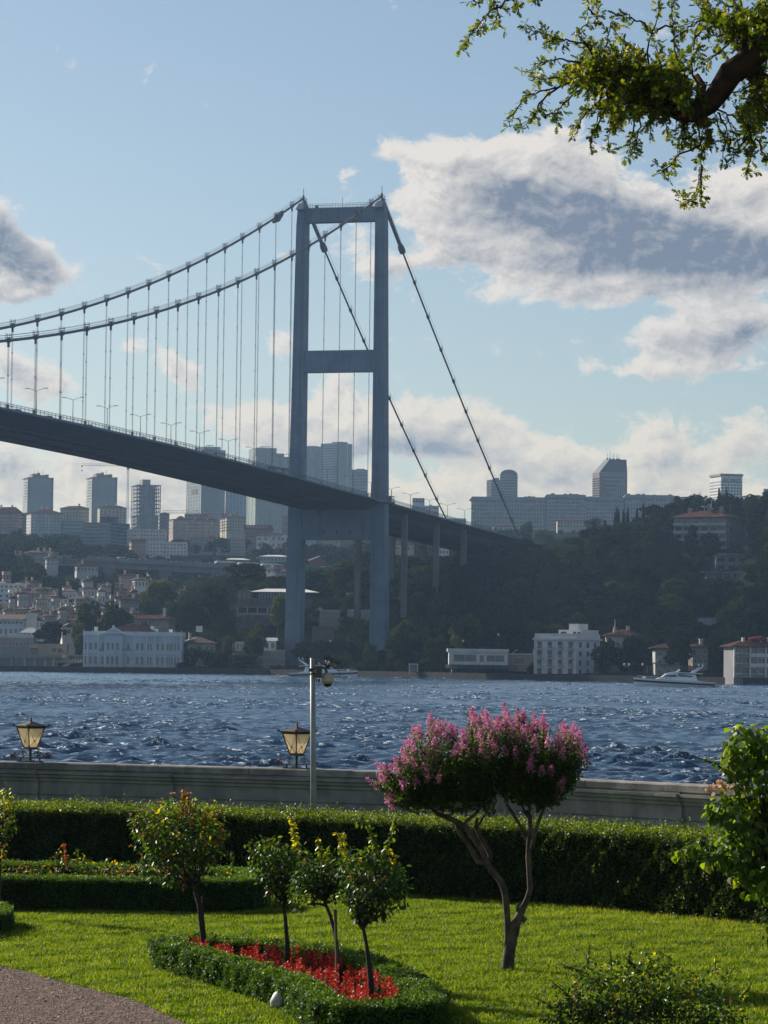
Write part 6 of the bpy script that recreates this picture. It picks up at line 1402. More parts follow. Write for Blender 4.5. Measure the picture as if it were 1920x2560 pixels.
    for i, (u0, u1, vt, vb, fl, co, lab) in enumerate(((1176, 1361, 1243, 1332, 8, 26, 'long grey stepped apartment block behind the near cable'), (1362, 1463, 1237, 1318, 8, 15, 'grey apartment block in front of the brown slope-topped office tower'), (1463, 1558, 1243, 1318, 7, 14, 'grey apartment block right below the brown slope-topped office tower'), (1559, 1684, 1238, 1312, 6, 18, 'grey apartment block partly behind the cypress trees'), (1683, 1741, 1244, 1290, 4, 8, 'small grey block with rooftop huts on the ridge at right'))):
        B = Bld('apartment_block', lab, u0, u1, vt+8, vb, 2300, 0, wall='palegrey', d=16, group='grey apartment blocks on the ridge'); B.box()
        B.windows(fl, co, .55, .5, 0, B.h); B.balconies(fl, [B.w*((j+.5)/(co/2)-.5) for j in range(co//2)], B.w/co*1.2)
        b = MB(); b.prism([(-B.w/2-1.2, -B.d/2-1.2), (B.w/2+1.2, -B.d/2-1.2), (B.w/2+1.2, B.d/2), (-B.w/2-1.2, B.d/2)], B.h, B.h+2.6, [(-B.w/2+.6, -B.d/2+1.4), (B.w/2-.6, -B.d/2+1.4), (B.w/2-.6, B.d/2-1), (-B.w/2+.6, B.d/2-1)]); b.build('mansard_roof', WALL['grey'], B.o)
        b = MB(); r = random.Random(i)
        for q in range(6): x = B.w*(r.random()-.5)*.85; b.bb(x-1.2, x+1.2, -2, 2, B.h+2.6, B.h+2.6+r.uniform(.5, 1.2))
        b.build('rooftop_plant', WALL['darkgrey'], B.o)
    B = Bld('office_tower', 'tall brown office tower with sloping shoulders, framed by pale stripes', 1481, 1566, 1182, 1300, 2700, 14, 24, 'brown'); B.box()
    b = MB(); hw, hd = B.w/2, B.d/2; zt = pt(1540, 1148, 2700)[2]-B.z0; b.prism([(-hw, -hd), (hw, -hd), (hw, hd), (-hw, hd)], B.h, zt, [(-hw*.25, -hd*.9), (hw*.96, -hd*.9), (hw*.96, hd*.6), (-hw*.25, hd*.6)]); b.build('bevelled_top', WALL['darkgrey'], B.o)
    b = MB()
    for i in range(5): e = i*.085*B.w; zt2 = B.h*(.96-i*.09); b.bb(-hw+B.w*.09+e*.6, hw-B.w*.09-e, -hd-.3, -hd, zt2-.9, zt2); b.bb(hw-B.w*.1-e-.9, hw-B.w*.1-e, -hd-.3, -hd, 0, zt2-.9)
    b.bb(-hw+.3, hw-.3, -hd-.35, -hd, B.h-.6, B.h+.3); b.build('pale_stripes', M_gl_pale, B.o); B.bands(18, 0, B.h*.9, .5, M_gl_dark, 'dark_glass_bands', .15)
    b = MB()
    for x in (-.1, 0, .12, .25, .32): b.tube([(B.w*x, 0, zt), (B.w*x, 0, zt+random.uniform(3, 8))], .15, 4); b.box((B.w*x, 0, zt+.6), (1.4, 1.4, 1.4))
    b.build('aerials', M_dark, B.o)
    B = Bld('hotel_tower', 'pale hotel tower with a name sign and square windows at far right', 1777, 1852, 1190, 1300, 2500, 20, 24, 'pink'); B.box(m=WALL['white']); B.windows(13, 7, .66, .52, 0, B.h*.9, glass=M_gl_mid); b = MB(); b.bb(-B.w/2-.8, B.w/2+.6, -B.d/2-.6, B.d/2, B.h, B.h+1.8); b.bb(-B.w*.05, B.w*.4, -2, 2, B.h+1.8, B.h+2.5); b.build('roof_slab', WALL['grey'], B.o)
    cu = bpy.data.curves.new('name_sign', 'FONT'); cu.body = 'POINT'; cu.size = 5.2; cu.extrude = .15; cu.align_x = 'CENTER'; tmp = bpy.data.objects.new('name_sign', cu); COL.objects.link(tmp); me = bpy.data.meshes.new_from_object(tmp.evaluated_get(bpy.context.evaluated_depsgraph_get())); bpy.data.objects.remove(tmp); me.materials.append(WALL['darkgrey']); o = obj('name_sign', me, B.o); o.location = (B.w*.02, -B.d/2-.15, B.h-5.6); o.rotation_euler = (pi/2, 0, 0)
    B = Bld('glass_tower', 'sliver of a pale tower at the very right edge of the skyline', 1908, 1940, 1222, 1300, 2700, 0, wall=M_gl_pale); B.box('glass_shaft'); B.bands(9, 0, None, .4)
    # apartments with hipped roofs on the left ridge
    for (u0, u1, vt, vb, Y, sd_, fl, co, wl, rp, lab) in (
        (-20, 55, 1283, 1350, 2150, -12, 8, 8, 'pink', 16, 'pinkish apartment block with hipped roof cut by the left edge'), (54, 78, 1285, 1340, 2200, 0, 7, 3, 'bluegrey', 4, 'narrow grey block beside the pinkish block at the left edge'),
        (62, 162, 1284, 1338, 2150, 20, 7, 9, 'palegrey', 13, 'apartment block with hipped red roof below the leftmost office tower'), (150, 222, 1271, 1318, 2350, -16, 6, 7, 'cream', 7, 'cream apartment block with low roof left of the second office tower'),
        (242, 316, 1270, 1318, 2350, 9, 7, 7, 'cream', 7, 'cream apartment block with low roof below the second office tower'), (400, 422, 1285, 1340, 2500, 0, 7, 2, 'brown', 5, 'brown brick block right beside the unfinished tower'),
        (548, 615, 1293, 1330, 2300, 20, 5, 7, 'cream', 7, 'beige block with hipped roof under the red crane jib'), (705, 724, 1292, 1345, 2400, 0, 8, 3, 'pink', 4, 'pinkish block touching the left tower leg')):
        B = Bld('apartment_block', lab, u0, u1, vt, vb, Y, sd_, 28, wl); B.box(); B.windows(fl, co, .45, .5); B.balconies(fl, [B.w*(-.2), B.w*.22], B.w*.12, m=B.wall); B.hip(rp*B.k, chim=2 if rp > 6 else 0)
    B = Bld('apartment_block', 'wide pinkish block with three small turret roofs under the crane jib', 421, 546, 1300, 1335, 2350, 14, 30, 'pink'); B.box(); B.windows(4, 18, .5, .5); B.balconies(4, [B.w*(-.35+.14*i) for i in range(6)], B.w*.07, m=WALL['cream']); b = MB()
    for x in (-.3, .1, .38): b.prism([(B.w*x-4, -B.d/2-.5), (B.w*x+4, -B.d/2-.5), (B.w*x+4, B.d*.4), (B.w*x-4, B.d*.4)], B.h, B.h+3, [(B.w*x-1, -2), (B.w*x+1, -2), (B.w*x+1, 0), (B.w*x-1, 0)])
    b.bb(-B.w/2-.4, B.w/2+.4, -B.d/2-.4, B.d/2, B.h-.01, B.h+.4); b.build('turret_roofs', M_tile, B.o)
    B = Bld('apartment_block', 'red-brown block behind the turreted pinkish block', 462, 520, 1285, 1330, 2450, 0, wall='brown'); B.box(); B.windows(4, 8, .5, .5)
    B = Bld('office_block', 'long dark grey glass office block on the left hillside', 208, 322, 1306, 1368, 2080, -42, 26, 'bluegrey'); B.box(); B.bands(7, 0, None, .5, M_glass); B.windows(7, 12, .7, .35, glass=M_gl_mid); b = MB(); b.bb(-B.w*.1, B.w*.35, -2, 3, B.h, B.h+3); b.build('attic_storey', WALL['darkgrey'], B.o); B.plant([(.1, .3, 4.2)], M_tile, 'attic_roof')
    B = Bld('office_block', 'low grey block joined left of the dark office block', 158, 212, 1302, 1330, 2150, 0, wall='bluegrey'); B.box(); B.windows(3, 8, .6, .45, glass=M_gl_pale)
    for (u0, u1, vt, vb, Y, fl, co, wl, lab) in ((320, 415, 1325, 1352, 2000, 3, 12, 'palegrey', 'long pale three-storey block below the unfinished tower'), (375, 468, 1357, 1392, 1950, 4, 11, 'white', 'pale concrete block on the slope above the viaduct'), (475, 532, 1346, 1378, 2000, 3, 7, 'grey', 'grey low block in trees left of the red crane mast'),
        (540, 612, 1348, 1372, 2000, 3, 9, 'grey', 'grey low block right of the red crane mast'), (612, 682, 1323, 1365, 2150, 5, 12, 'brown', 'brown shopping block with lettering along its roof'), (641, 672, 1340, 1368, 1980, 2, 2, 'white', 'white square house left of the bridge leg above the highway'), (664, 704, 1337, 1372, 2000, 2, 3, 'palegrey', 'grey gabled house beside the white square house'), (702, 724, 1340, 1372, 2050, 2, 2, 'white', 'white wall block touching the left bridge leg'),
        (560, 625, 1400, 1412, 1900, 1, 6, 'white', 'long white shed roof beside the highway'), (650, 722, 1392, 1404, 1850, 1, 8, 'palegrey', 'long pale roofed station canopy behind the highway'),
        (763, 789, 1352, 1382, 1950, 2, 2, 'palegrey', 'pale block with a painted mural under the lower cross beam'), (808, 832, 1350, 1372, 1980, 3, 3, 'lilac', 'lilac grey block under the cross beam'), (833, 850, 1350, 1374, 1970, 2, 1, 'yellow', 'small pale yellow block under the cross beam'),
        (1120, 1165, 1298, 1320, 2100, 2, 6, 'blue', 'light blue low block seen over the end of the bridge deck'), (1232, 1282, 1316, 1340, 2050, 2, 4, 'blue', 'blue house with orange roof near the cable anchorage'), (1290, 1335, 1328, 1345, 2000, 1, 5, 'white', 'low white house near the cable anchorage'), (1392, 1462, 1302, 1320, 2150, 2, 9, 'cream', 'cream house row with a red roof below the grey blocks'),
        (965, 1010, 1357, 1375, 1800, 2, 4, 'beige', 'house with pinkish roof seen between the approach piers'), (1000, 1035, 1362, 1380, 1780, 1, 4, 'cream', 'low cream house with brown roof behind the middle pier'), (1098, 1122, 1362, 1386, 1750, 2, 3, 'white', 'white houses seen beneath the approach deck')):
        B = Bld('house' if u1-u0 < 52 else 'low_block', lab, u0, u1, vt, vb, Y, 0, wall=wl); B.box(); B.windows(fl, co, .5, .45)
        if 'roof' in lab or 'house' in lab: B.hip(5*B.k, M_tile if 'white shed' not in lab and 'canopy' not in lab else WALL['white'])
        else: B.parapet(.6)
        if 'lettering' in lab:
            b = MB(); x = -B.w*.42
            for q in range(14):
                wq = random.uniform(.8, 1.5); b.bb(x, x+wq, -B.d/2-.3, -B.d/2-.1, B.h+.7, B.h+2.3); x += wq+.9+(3 if q == 6 else 0)
            b.build('sign_letters', WALL['cream'], B.o); b = MB(); b.bb(-B.w/2-1, B.w/2, -B.d/2-.1, -B.d/2+.4, B.h+.2, B.h+2.8); b.build('sign_fascia', WALL['red'], B.o)
        if 'mural' in lab:
            b = MB(); r = random.Random(3)
            for q in range(9): x = -B.w*.4+B.w*.08*q; b.tube([(x+r.uniform(-.5, .5), -B.d/2-.1, B.h*f) for f in (.15, .35, .55, .8)], .35, 4)
            b.build('mural', WALL['white'], B.o)
    B = Bld('shed', 'dark red shed with gabled roof beside the highway between the bridge legs', 772, 830, 1392, 1414, 1790, 0, wall='red'); B.box(m=WALL['red'], z1=B.h*.55); b = MB(); hw = B.w/2; b.raw([(x, y, z) for y in (-B.d/2, B.d/2) for x, z in ((-hw, B.h*.55+.01), (hw*.95, B.h*.55+.01), (hw*.4, B.h), (-hw*.1, B.h))], [(0, 1, 2, 3), (7, 6, 5, 4), (0, 3, 7, 4), (3, 2, 6, 7), (2, 1, 5, 6), (1, 0, 4, 5)]); b.build('roof', WALL['red'], B.o); b = MB(); b.tube([(-hw*1.05, -B.d/2-.2, B.h*.55), (-hw*.1, -B.d/2-.2, B.h+.2), (hw*.45, -B.d/2-.2, B.h+.2)], .35, 4); b.build('roof_edge', WALL['white'], B.o)
skyline()

def viaduct():
    Y0 = 1650; t = empty('highway_viaduct', (0, Y0, 40)); a = pt(120, 1391, Y0-20); c = pt(720, 1424, 1690); tag(t, 'long concrete motorway viaduct crossing the valley on the left', 'viaduct')
    a = np.array(a); c = np.array(c); ml = Matrix.Translation((0, -Y0, -40)); d = norm((c-a)[None])[0]; nn = np.array([-d[1], d[0], 0])
    def add(b, n, m): o = b.build(n, m, t); o.matrix_local = ml
    def seg(b, f0, f1, o0, o1, z0, z1): p, q = a+(c-a)*f0, a+(c-a)*f1; b.hexa([p+nn*o0+[0, 0, z0], q+nn*o0+[0, 0, z0], q+nn*o1+[0, 0, z0], p+nn*o1+[0, 0, z0], p+nn*o0+[0, 0, z1], q+nn*o0+[0, 0, z1], q+nn*o1+[0, 0, z1], p+nn*o1+[0, 0, z1]])
    b = MB(); seg(b, 0, 1, 0, 22, -1.0, 0); add(b, 'road_deck', M_asph); b = MB(); seg(b, 0, 1, 1.5, 20, -4.2, -1.01); add(b, 'girder', WALL['concrete'])
    b = MB(); seg(b, 0, 1, -.25, 0, -1.2, .9); seg(b, 0, 1, 22.0, 22.3, -1.2, .9); add(b, 'parapet', WALL['grey'])
    for u in (275, 412, 545):
        f = (u-120)/600; p = a+(c-a)*f; b = MB(); ang = atan2(d[1], d[0])
        b.box((p[0]+nn[0]*11, p[1]+nn[1]*11, p[2]-5.4), (7, 17, 2.6), ang); add(b, 'pier_head', WALL['concrete'])
        for o_ in (5, 17):
            b = MB(); b.box((p[0]+nn[0]*o_, p[1]+nn[1]*o_, p[2]-18), (4.2, 3, 23), ang); add(b, 'pier', WALL['concrete'])
    ang = atan2(d[1], d[0]); r = random.Random(8); cols = ['silver', 'white', 'black', 'grey', 'silver', 'white', 'red', 'blue']
    f = .15
    while f < .99:
        p = a+(c-a)*f+nn*2.5; cl = r.choice(cols); vehicle('car', PAINT[cl], p+[0, 0, .02], ang, f'{cl} car in the queue along the motorway viaduct', 'car', 'cars on the motorway viaduct'); f += r.uniform(.011, .030)
    f = .1
    while f < .99:
        p = a+(c-a)*f+nn*7.5; cl = r.choice(cols); vehicle('car', PAINT[cl], p+[0, 0, .02], ang, f'{cl} car in the queue along the motorway viaduct', 'car', 'cars on the motorway viaduct'); f += r.uniform(.02, .05)
    for u, lab in ((322, 'white minibus on the viaduct above its left pier'), (582, 'white coach near the right end of the viaduct'), (640, 'white coach close to the left bridge leg'), (700, 'pale coach just left of the bridge leg on the motorway')):
        p = a+(c-a)*((u-120)/600)+nn*12; vehicle('van' if 'mini' in lab else 'bus', PAINT['white'], p+[0, 0, .02], ang, lab, 'bus' if 'coach' in lab else 'van', None)
viaduct()
# motorway beyond the bridge tower
def far_road():
    a = np.array(pt(720, 1416, 1760)); c = np.array(pt(890, 1422, 1770)); b = MB(); b.hexa([a+[0, 0, -3], c+[0, 0, -3], c+[0, 20, -3], a+[0, 20, -3], a, c, c+[0, 20, 0], a+[0, 20, 0]]); tag(b.build('road', M_asph), kind='structure')
    r = random.Random(5)
    for i in range(9): f = .12+i*.1+r.uniform(-.02, .02); cl = r.choice(['silver', 'white', 'grey']); vehicle('car', PAINT[cl], a+(c-a)*f+[0, 3, .02], 0.03, f'{cl} car on the motorway seen between the bridge tower legs', 'car', 'cars seen between the bridge tower legs')
far_road()

def shore_left():
    # palace-like waterfront mansion, two storeys, central pediment
    Y = 1108; B = Bld('waterfront_mansion', 'pale blue two-storey waterfront mansion with pediment and red roof', 213, 458, 1590, 1674, Y, 0, wall='blue', cat='mansion', d=20)
    Mw = WALL['blue']; Mt = mat('mansion_trim', (.76, .80, .82), .7, (.66, .70, .72), .3); k = B.k; hw, hd, H = B.w/2, B.d/2, B.h
    X = lambda u: (u-335.5)*k; Z = lambda v: (1674-v)*k
    B.box(m=Mw); b = MB(); b.bb(X(268), X(310), -hd-1.6, -hd, 0, Z(1583)); b.build('central_bay', Mw, B.o)
    B.box('balcony_bay', Mw, X(252), X(338), -hd-.9, -hd, 0, Z(1632))
    b = MB(); b.bb(-hw-.3, hw+.3, -hd-.3, hd+.3, H, H+.5); b.bb(-hw-.15, hw+.15, -hd-.15, -hd+.2, H+.5, H+1.5); b.bb(-hw-.15, hw+.15, hd-.2, hd+.15, H+.5, H+1.5); b.bb(-hw-.15, -hw+.2, -hd+.2, hd-.2, H+.5, H+1.5); b.bb(hw-.2, hw+.15, -hd+.2, hd-.2, H+.5, H+1.5)
    for u in (213, 235, 440, 458): b.bb(X(u)-.15, X(u)+.15, -hd-.2, -hd+.1, H+1.5, H+2.0)
    b.build('parapet', Mt, B.o)
    b = MB(); b.bb(-hw-.12, hw+.12, -hd-.14, -hd, Z(1633), Z(1630)); b.bb(-hw-.05, hw+.05, -hd-.16, -hd, 0, .5); b.bb(X(252)-.1, X(338)+.1, -hd-1.1, -hd-.9, Z(1633), Z(1630))
    b.build('string_course', Mt, B.o)
    for u in (215, 223, 250, 269, 309, 340, 371, 391, 418, 457):
        b = MB(); y = -hd-.2-(1.6 if u in (269, 309) else 0); b.bb(X(u)-.28, X(u)+.28, y, y+.2, 0, H); b.build('pilaster', Mt, B.o)
    for u in (281, 293, 305, 268):
        b = MB(); b.tube([(X(u), -hd-1.9, 0), (X(u), -hd-1.9, Z(1633))], .26, 8); b.build('column', Mt, B.o)
    b = MB(); xa, xb, z = X(264), X(314), Z(1583); b.raw([(x, y, zz) for y in (-hd-2.1, -hd+1) for x, zz in ((xa, z), (xb, z), ((xa+xb)/2, Z(1568)))], [(0, 1, 2), (5, 4, 3), (0, 3, 4, 1), (1, 4, 5, 2), (2, 5, 3, 0)]); b.bb(xa-.3, xb+.3, -hd-2.3, -hd+1, z-.35, z)
    b.build('pediment', Mt, B.o)
    b = MB(); b.raw([(x, -hd-2.15, zz) for x, zz in ((xa+1.4, z+.25), (xb-1.4, z+.25), ((xa+xb)/2, Z(1571)))], [(0, 1, 2)]); b.lathe([(.5, Z(1568)-.2), (.35, Z(1566)), (.12, Z(1563))], ((xa+xb)/2, -hd-1.6, 0), 8); b.build('finial', Mw, B.o)
    b = MB(); b.prism([(X(235), -hd+2), (X(405), -hd+2), (X(405), hd-1), (X(235), hd-1)], H+.5, Z(1560), [(X(318), -2), (X(358), -2), (X(358), 2), (X(318), 2)]); rf = b.build('roof', M_tile, B.o)
    for u, v, w_ in ((322, 1563, 9), (312, 1575, 11), (366, 1580, 8), (415, 1583, 9)):
        b = MB(); b.box((X(u), -hd+4+(1583-v)*.22, Z(v)+.2), (w_*k, 1.2, .3)); b.build('skylight', M_skyroof, rf)
    for u, v in ((240, 1570), (391, 1573), (428, 1574), (381, 1567)):
        b = MB(); b.bb(X(u)-.6, X(u)+.6, -1-3, .2-3, H, Z(v)); b.bb(X(u)-.7, X(u)+.7, -1.1-3, .3-3, Z(v), Z(v)+.25); b.build('chimney', Mt, rf)
    for v0, v1 in ((1608, 1625), (1642, 1661)):
        for u, n in ((219, 1), (231.5, 1), (244, 1), (262, 1), (276, 2), (287.5, 2), (299, 2), (326, 1), (348, 1), (360, 1), (375, 0), (382, 0), (399, 1), (411, 1), (422.5, 0), (428.5, 0), (434.5, 0), (443, 0), (451, 0)):
            y = -hd-.02-(1.6 if n == 2 else 0)-(.9 if 252 < u < 266 or 315 < u < 338 else 0)*(v0 > 1620)
            if n == 2 and v0 > 1620: y = -hd-1.62
            me = win_mesh((5.4 if n else 3.6)*k, (v1-v0)*k, Mt, M_glass); o = obj('window', me, B.o); o.location = (X(u), y, Z((v0+v1)/2))
    b = MB()
    for xa, xb in ((X(253), X(267)), (X(312), X(338))):
        b.bb(xa, xb, -hd-1.0, -hd-.95, Z(1624), Z(1623.3)); [b.bb(xa+(xb-xa)*i/8-.03, xa+(xb-xa)*i/8+.03, -hd-1.0, -hd-.95, Z(1631), Z(1624)) for i in range(9)]
    b.build('balcony_rail', M_dark, B.o)
    # modern glass restaurant
    Y = 1112; B = Bld('restaurant_pavilion', 'low glazed waterfront pavilion with a pale slab roof at far left', -60, 160, 1644, 1673, Y, 0, wall='grey', d=16); k = B.k; H = B.h; X = lambda u: (u-50)*k; hd = B.d/2
    b = MB(); b.bb(X(-60), X(150), -hd+1.5, hd, B.b0, H-.2); b.build('glazing', M_gl_mid, B.o)
    b = MB(); b.bb(X(-62), X(120), -hd-1, hd, H, H+1.1); b.build('roof_slab', mat('teal_slab', (.24, .34, .36), .5), B.o); b = MB(); b.bb(X(120)+.01, X(162), -hd-.6, hd, H+.05, H+1.0); b.bb(X(140), X(206), -hd+1, hd, H-1.6, H-.6); b.build('terrace_slab', WALL['beige'], B.o)
    for u in (-30, 2, 35, 68, 93, 119, 140): b = MB(); b.bb(X(u)-.35, X(u)+.35, -hd+.2, -hd+.9, B.b0, H); b.build('column', WALL['palegrey'], B.o)
    for i in range(17): b = MB(); x = X(-55+i*12); b.bb(x-.06, x+.06, -hd+1.35, -hd+1.5, 0, H-.3); b.build('mullion', WALL['grey'], B.o)
    b = MB(); b.hexa([(X(146), -hd-1, .2), (X(174), -hd-1, 1.0), (X(192), -hd+4, 3.6), (X(158), -hd+4, 1.2), (X(146), -hd-1, .4), (X(174), -hd-1, 1.2), (X(192), -hd+4, 3.9), (X(158), -hd+4, 1.5)]); b.build('sloping_slab', WALL['grey'], B.o)
    b = MB()
    for i in range(12): x = X(5+6*i*1.0); b.bb(x, x+.06, -hd-.8, -hd-.7, H+1.1, H+2.2)
    b.bb(X(0), X(78), -hd-.8, -hd-.7, H+2.15, H+2.25); b.bb(X(166), X(212), -hd+1, -hd+1.1, H+1.0, H+1.1); [b.bb(X(166+4*i), X(166+4*i)+.06, -hd+1, -hd+1.1, H-.6, H+1.05) for i in range(12)]; b.build('terrace_railing', WALL['palegrey'], B.o)
    B = Bld('upper_pavilion', 'beige box with dark openings above the glazed pavilion', 78, 168, 1612, 1637, 1122, 0, wall='beige', d=10); B.box(z0=-3); b = MB()
    for u0_, u1_, v0_, v1_ in ((79, 99, 1620, 1636), (133, 144, 1620, 1629), (148, 159, 1621, 1632), (162, 165, 1624, 1632)): b.bb((u0_-123)*B.k, (u1_-123)*B.k, -B.d/2-.05, -B.d/2+.1, (1637-v1_)*B.k, (1637-v0_)*B.k)
    b.build('openings', M_glass, B.o); b = MB(); b.bb(-B.w/2-.3, B.w/2+.3, -B.d/2-.4, B.d/2+.3, B.h, B.h+.35); b.build('roof_slab', WALL['beige'], B.o)
    B = Bld('terrace_block', 'dark grey terrace block with a row of square openings behind the pavilion', -40, 88, 1594, 1620, 1140, 0, wall='grey', d=10); B.box(); B.windows(1, 14, .62, .5, B.h*.1, B.h*.7, parts=True, frame=WALL['palegrey']); B.parapet(1.0, .2, WALL['palegrey'])
    b = MB(); r = random.Random(3)
    for i in range(14): x = B.w*(r.random()-.5)*.9; b.bb(x-.6, x+.6, -B.d/2+1, -B.d/2+2, B.h, B.h+r.uniform(.8, 1.6))
    b.build('terrace_tables', WALL['white'], B.o)
    t = empty('parasol', pt(77, 1590, 1150)); tag(t, 'large pale square canopy beside the dark round tree on the left shore', 'canopy'); kk = 1150/F
    b = MB(); b.prism([(-27*kk, -4), (24*kk, -4), (24*kk, 4), (-27*kk, 4)], 8*kk, 21*kk, [(-1, -.5), (1, -.5), (1, .5), (-1, .5)]); b.build('canopy', WALL['white'], t)
    for x in (-25, 22): b = MB(); b.bb(x*kk-.1, x*kk+.1, -3.8, -3.6, -4, 8*kk); b.build('leg', WALL['grey'], t)
    # blue school-like block and gable
    B = Bld('long_building', 'long blue-grey building with a brown pitched roof at the left edge', -60, 62, 1548, 1590, 1190, 0, wall='blue', d=12); B.box(); B.windows(1, 10, .36, .62, 0, B.h*.55, parts=True); B.windows(1, 12, .7, .5, B.h*.66, B.h*.95, parts=False, glass=M_glass); B.gable(13*B.k, M_tilebrown, .8, 'x')
    B = Bld('gabled_house', 'pale blue gabled house with a white chimney stack on the left shore', 62, 112, 1552, 1592, 1186, 0, wall='blue', d=12); B.box(); B.windows(2, 5, .4, .55, parts=True); B.gable(17*B.k, M_tilebrown, .3, 'y'); b = MB(); b.bb(-2.6, 1.4, -B.d/2-.4, -B.d/2+1, B.h*.4, B.h+19*B.k); b.build('chimney', WALL['white'], B.o)
    B = Bld('apartment_house', 'low grey balcony house right of the blue gabled house', 112, 162, 1552, 1592, 1200, 0, wall='grey', d=10); B.box(); B.windows(2, 6, .6, .5, parts=True, frame=WALL['palegrey']); B.parapet(.5)
    B = Bld('house', 'cream house with a brown hipped roof right of the mansion', 446, 540, 1609, 1652, 1122, 26, 30, 'cream'); B.box(); B.windows(2, 5, .35, .45, B.h*.1, B.h*.95, parts=True); B.hip(17*B.k, M_tilebrown, .9, chim=1)
    B = Bld('school_building', 'long building with terracotta roof and tall windows behind the mansion', 330, 438, 1549, 1592, 1225, -14, 20, 'beige', d=14); B.box(); B.windows(1, 9, .5, .8, B.h*.55, B.h*.95, parts=True); B.hip(12*B.k, M_tile, 1.2); b = MB(); b.bb(B.w*.3, B.w*.3+1, -2, -1, B.h+1, B.h+4.6); b.build('chimney', WALL['white'], B.o)
    # hillside housing
    rows = [
     (-30, 28, 1484, 1520, 1345, 3, 4, 'blue', 'flat', 'blue-grey house cut by the left edge below the white terrace block'), (24, 88, 1485, 1522, 1350, 3, 5, 'lilac', 'hip', 'pinkish grey house with a hipped brown roof on the left hillside'), (86, 134, 1474, 1524, 1365, 5, 4, 'pink', 'hip', 'tall pinkish apartment house with balconies on the left hillside'),
     (-20, 60, 1461, 1482, 1400, 2, 7, 'white', 'flat', 'long white terrace block with flat roof on the left hillside'), (56, 88, 1467, 1484, 1395, 2, 3, 'palegrey', 'hip', 'pale house between the long white terrace and the pink apartment house'), (144, 174, 1497, 1520, 1360, 2, 2, 'white', 'gable', 'white gable-fronted house on the left hillside'),
     (174, 226, 1498, 1518, 1365, 2, 5, 'beige', 'hip', 'beige house with a brown roof right of the white gable house'), (222, 252, 1497, 1520, 1380, 1, 3, 'palegrey', 'flat', 'flat pale house behind the big plane tree'), (64, 110, 1526, 1546, 1300, 1, 4, 'palegrey', 'flat', 'pale flat-roofed house under the pink apartment house'),
     (112, 162, 1532, 1556, 1270, 2, 4, 'grey', 'hip', 'grey house with broad brown roof above the dark round tree'), (152, 196, 1518, 1550, 1300, 2, 4, 'pink', 'flat', 'pink cube house left of the big plane tree'), (-20, 60, 1522, 1538, 1290, 1, 6, 'brown', 'hip', 'low brown-roofed row above the long blue-grey building'), (150, 190, 1568, 1590, 1160, 1, 3, 'white', 'gable', 'small white gabled house behind the dark round tree'),
     (296, 348, 1500, 1532, 1330, 2, 4, 'grey', 'hip', 'grey house with tall lit gable behind the school building'), (300, 344, 1540, 1556, 1265, 1, 3, 'cream', 'hip', 'low red-roofed house between the plane tree and the school building'), (228, 262, 1516, 1532, 1330, 1, 3, 'cream', 'hip', 'cream cottage just above the big plane tree'),
     (62, 146, 1383, 1407, 1600, 2, 7, 'lilac', 'hip', 'wide villa with white chimneys on the wooded left hillside'), (20, 72, 1390, 1404, 1620, 1, 4, 'grey', 'hip', 'low villa left of the wide villa with white chimneys'), (112, 146, 1396, 1414, 1560, 2, 3, 'palegrey', 'hip', 'pale villa just below the wide villa with white chimneys'),
     (186, 246, 1415, 1432, 1560, 1, 6, 'palegrey', 'hip', 'low pale villas left of the viaduct'), (296, 346, 1440, 1462, 1500, 2, 5, 'pink', 'hip', 'pinkish house row below the viaduct'), (330, 372, 1450, 1470, 1480, 1, 4, 'white', 'hip', 'white house row below the viaduct and its pinkish neighbour'),
     (322, 366, 1352, 1372, 1850, 2, 4, 'pink', 'hip', 'reddish-roofed houses in trees above the viaduct'), (440, 470, 1478, 1492, 1420, 1, 3, 'white', 'hip', 'small white house in the valley below the viaduct'), (700, 722, 1430, 1470, 1500, 4, 2, 'palegrey', 'hip', 'grey house behind the smoke beside the left bridge leg'), (660, 700, 1425, 1470, 1560, 4, 3, 'lilac', 'hip', 'lilac grey house in the thin smoke left of the bridge leg')]
    for u0, u1, vt, vb, Y, fl, co, wl, rf, lab in rows:
        B = Bld('house', lab, u0, u1, vt, vb, Y, random.choice([0, 6, 8]) if u1-u0 > 30 else 0, 25, wl, d=11, group='houses on the wooded slopes of the far shore'); B.box(); pr = Y < 1300
        B.windows(fl, co, .42, .48, parts=pr); rm = random.choice([M_tile, M_tilebrown])
        if rf == 'hip': B.hip(7*B.k, rm, .6, chim=3 if 'chimneys' in lab else 1)
        elif rf == 'gable': B.gable(10*B.k, M_tilebrown, .3)
        else: B.parapet(.5); B.plant([(-.2, .2, 1.2), (.3, .1, .8)], WALL['white'])
        if fl > 2: B.balconies(fl, [-B.w*.2, B.w*.25], B.w*.2)
    r = random.Random(12); done = []
    for _ in range(900):
        if len(done) >= 62: break
        u = r.uniform(-30, 335); Y = r.uniform(1185, 1500 if u > 200 else 1440); wu = r.uniform(16, 34); x = (u-960)/F*Y; z = ground(x, Y); vb = hz(u)-(z-CAMZ)*F/Y; hh = r.uniform(5, 9.5)*F/Y
        if any(a-2 < u+wu/2 and u-wu/2 < b+2 and c < Y < d for a, b, c, d, _ in EXCL) or any(abs(u-q) < (wu+w_)*.42 and abs(Y-y_) < 14 for q, y_, w_ in done): continue
        if 165 < u < 325 and Y < 1185: continue
        done.append((u, Y, wu)); wl = r.choice(['cream', 'white', 'palegrey', 'pink', 'beige', 'lilac', 'palegrey'])
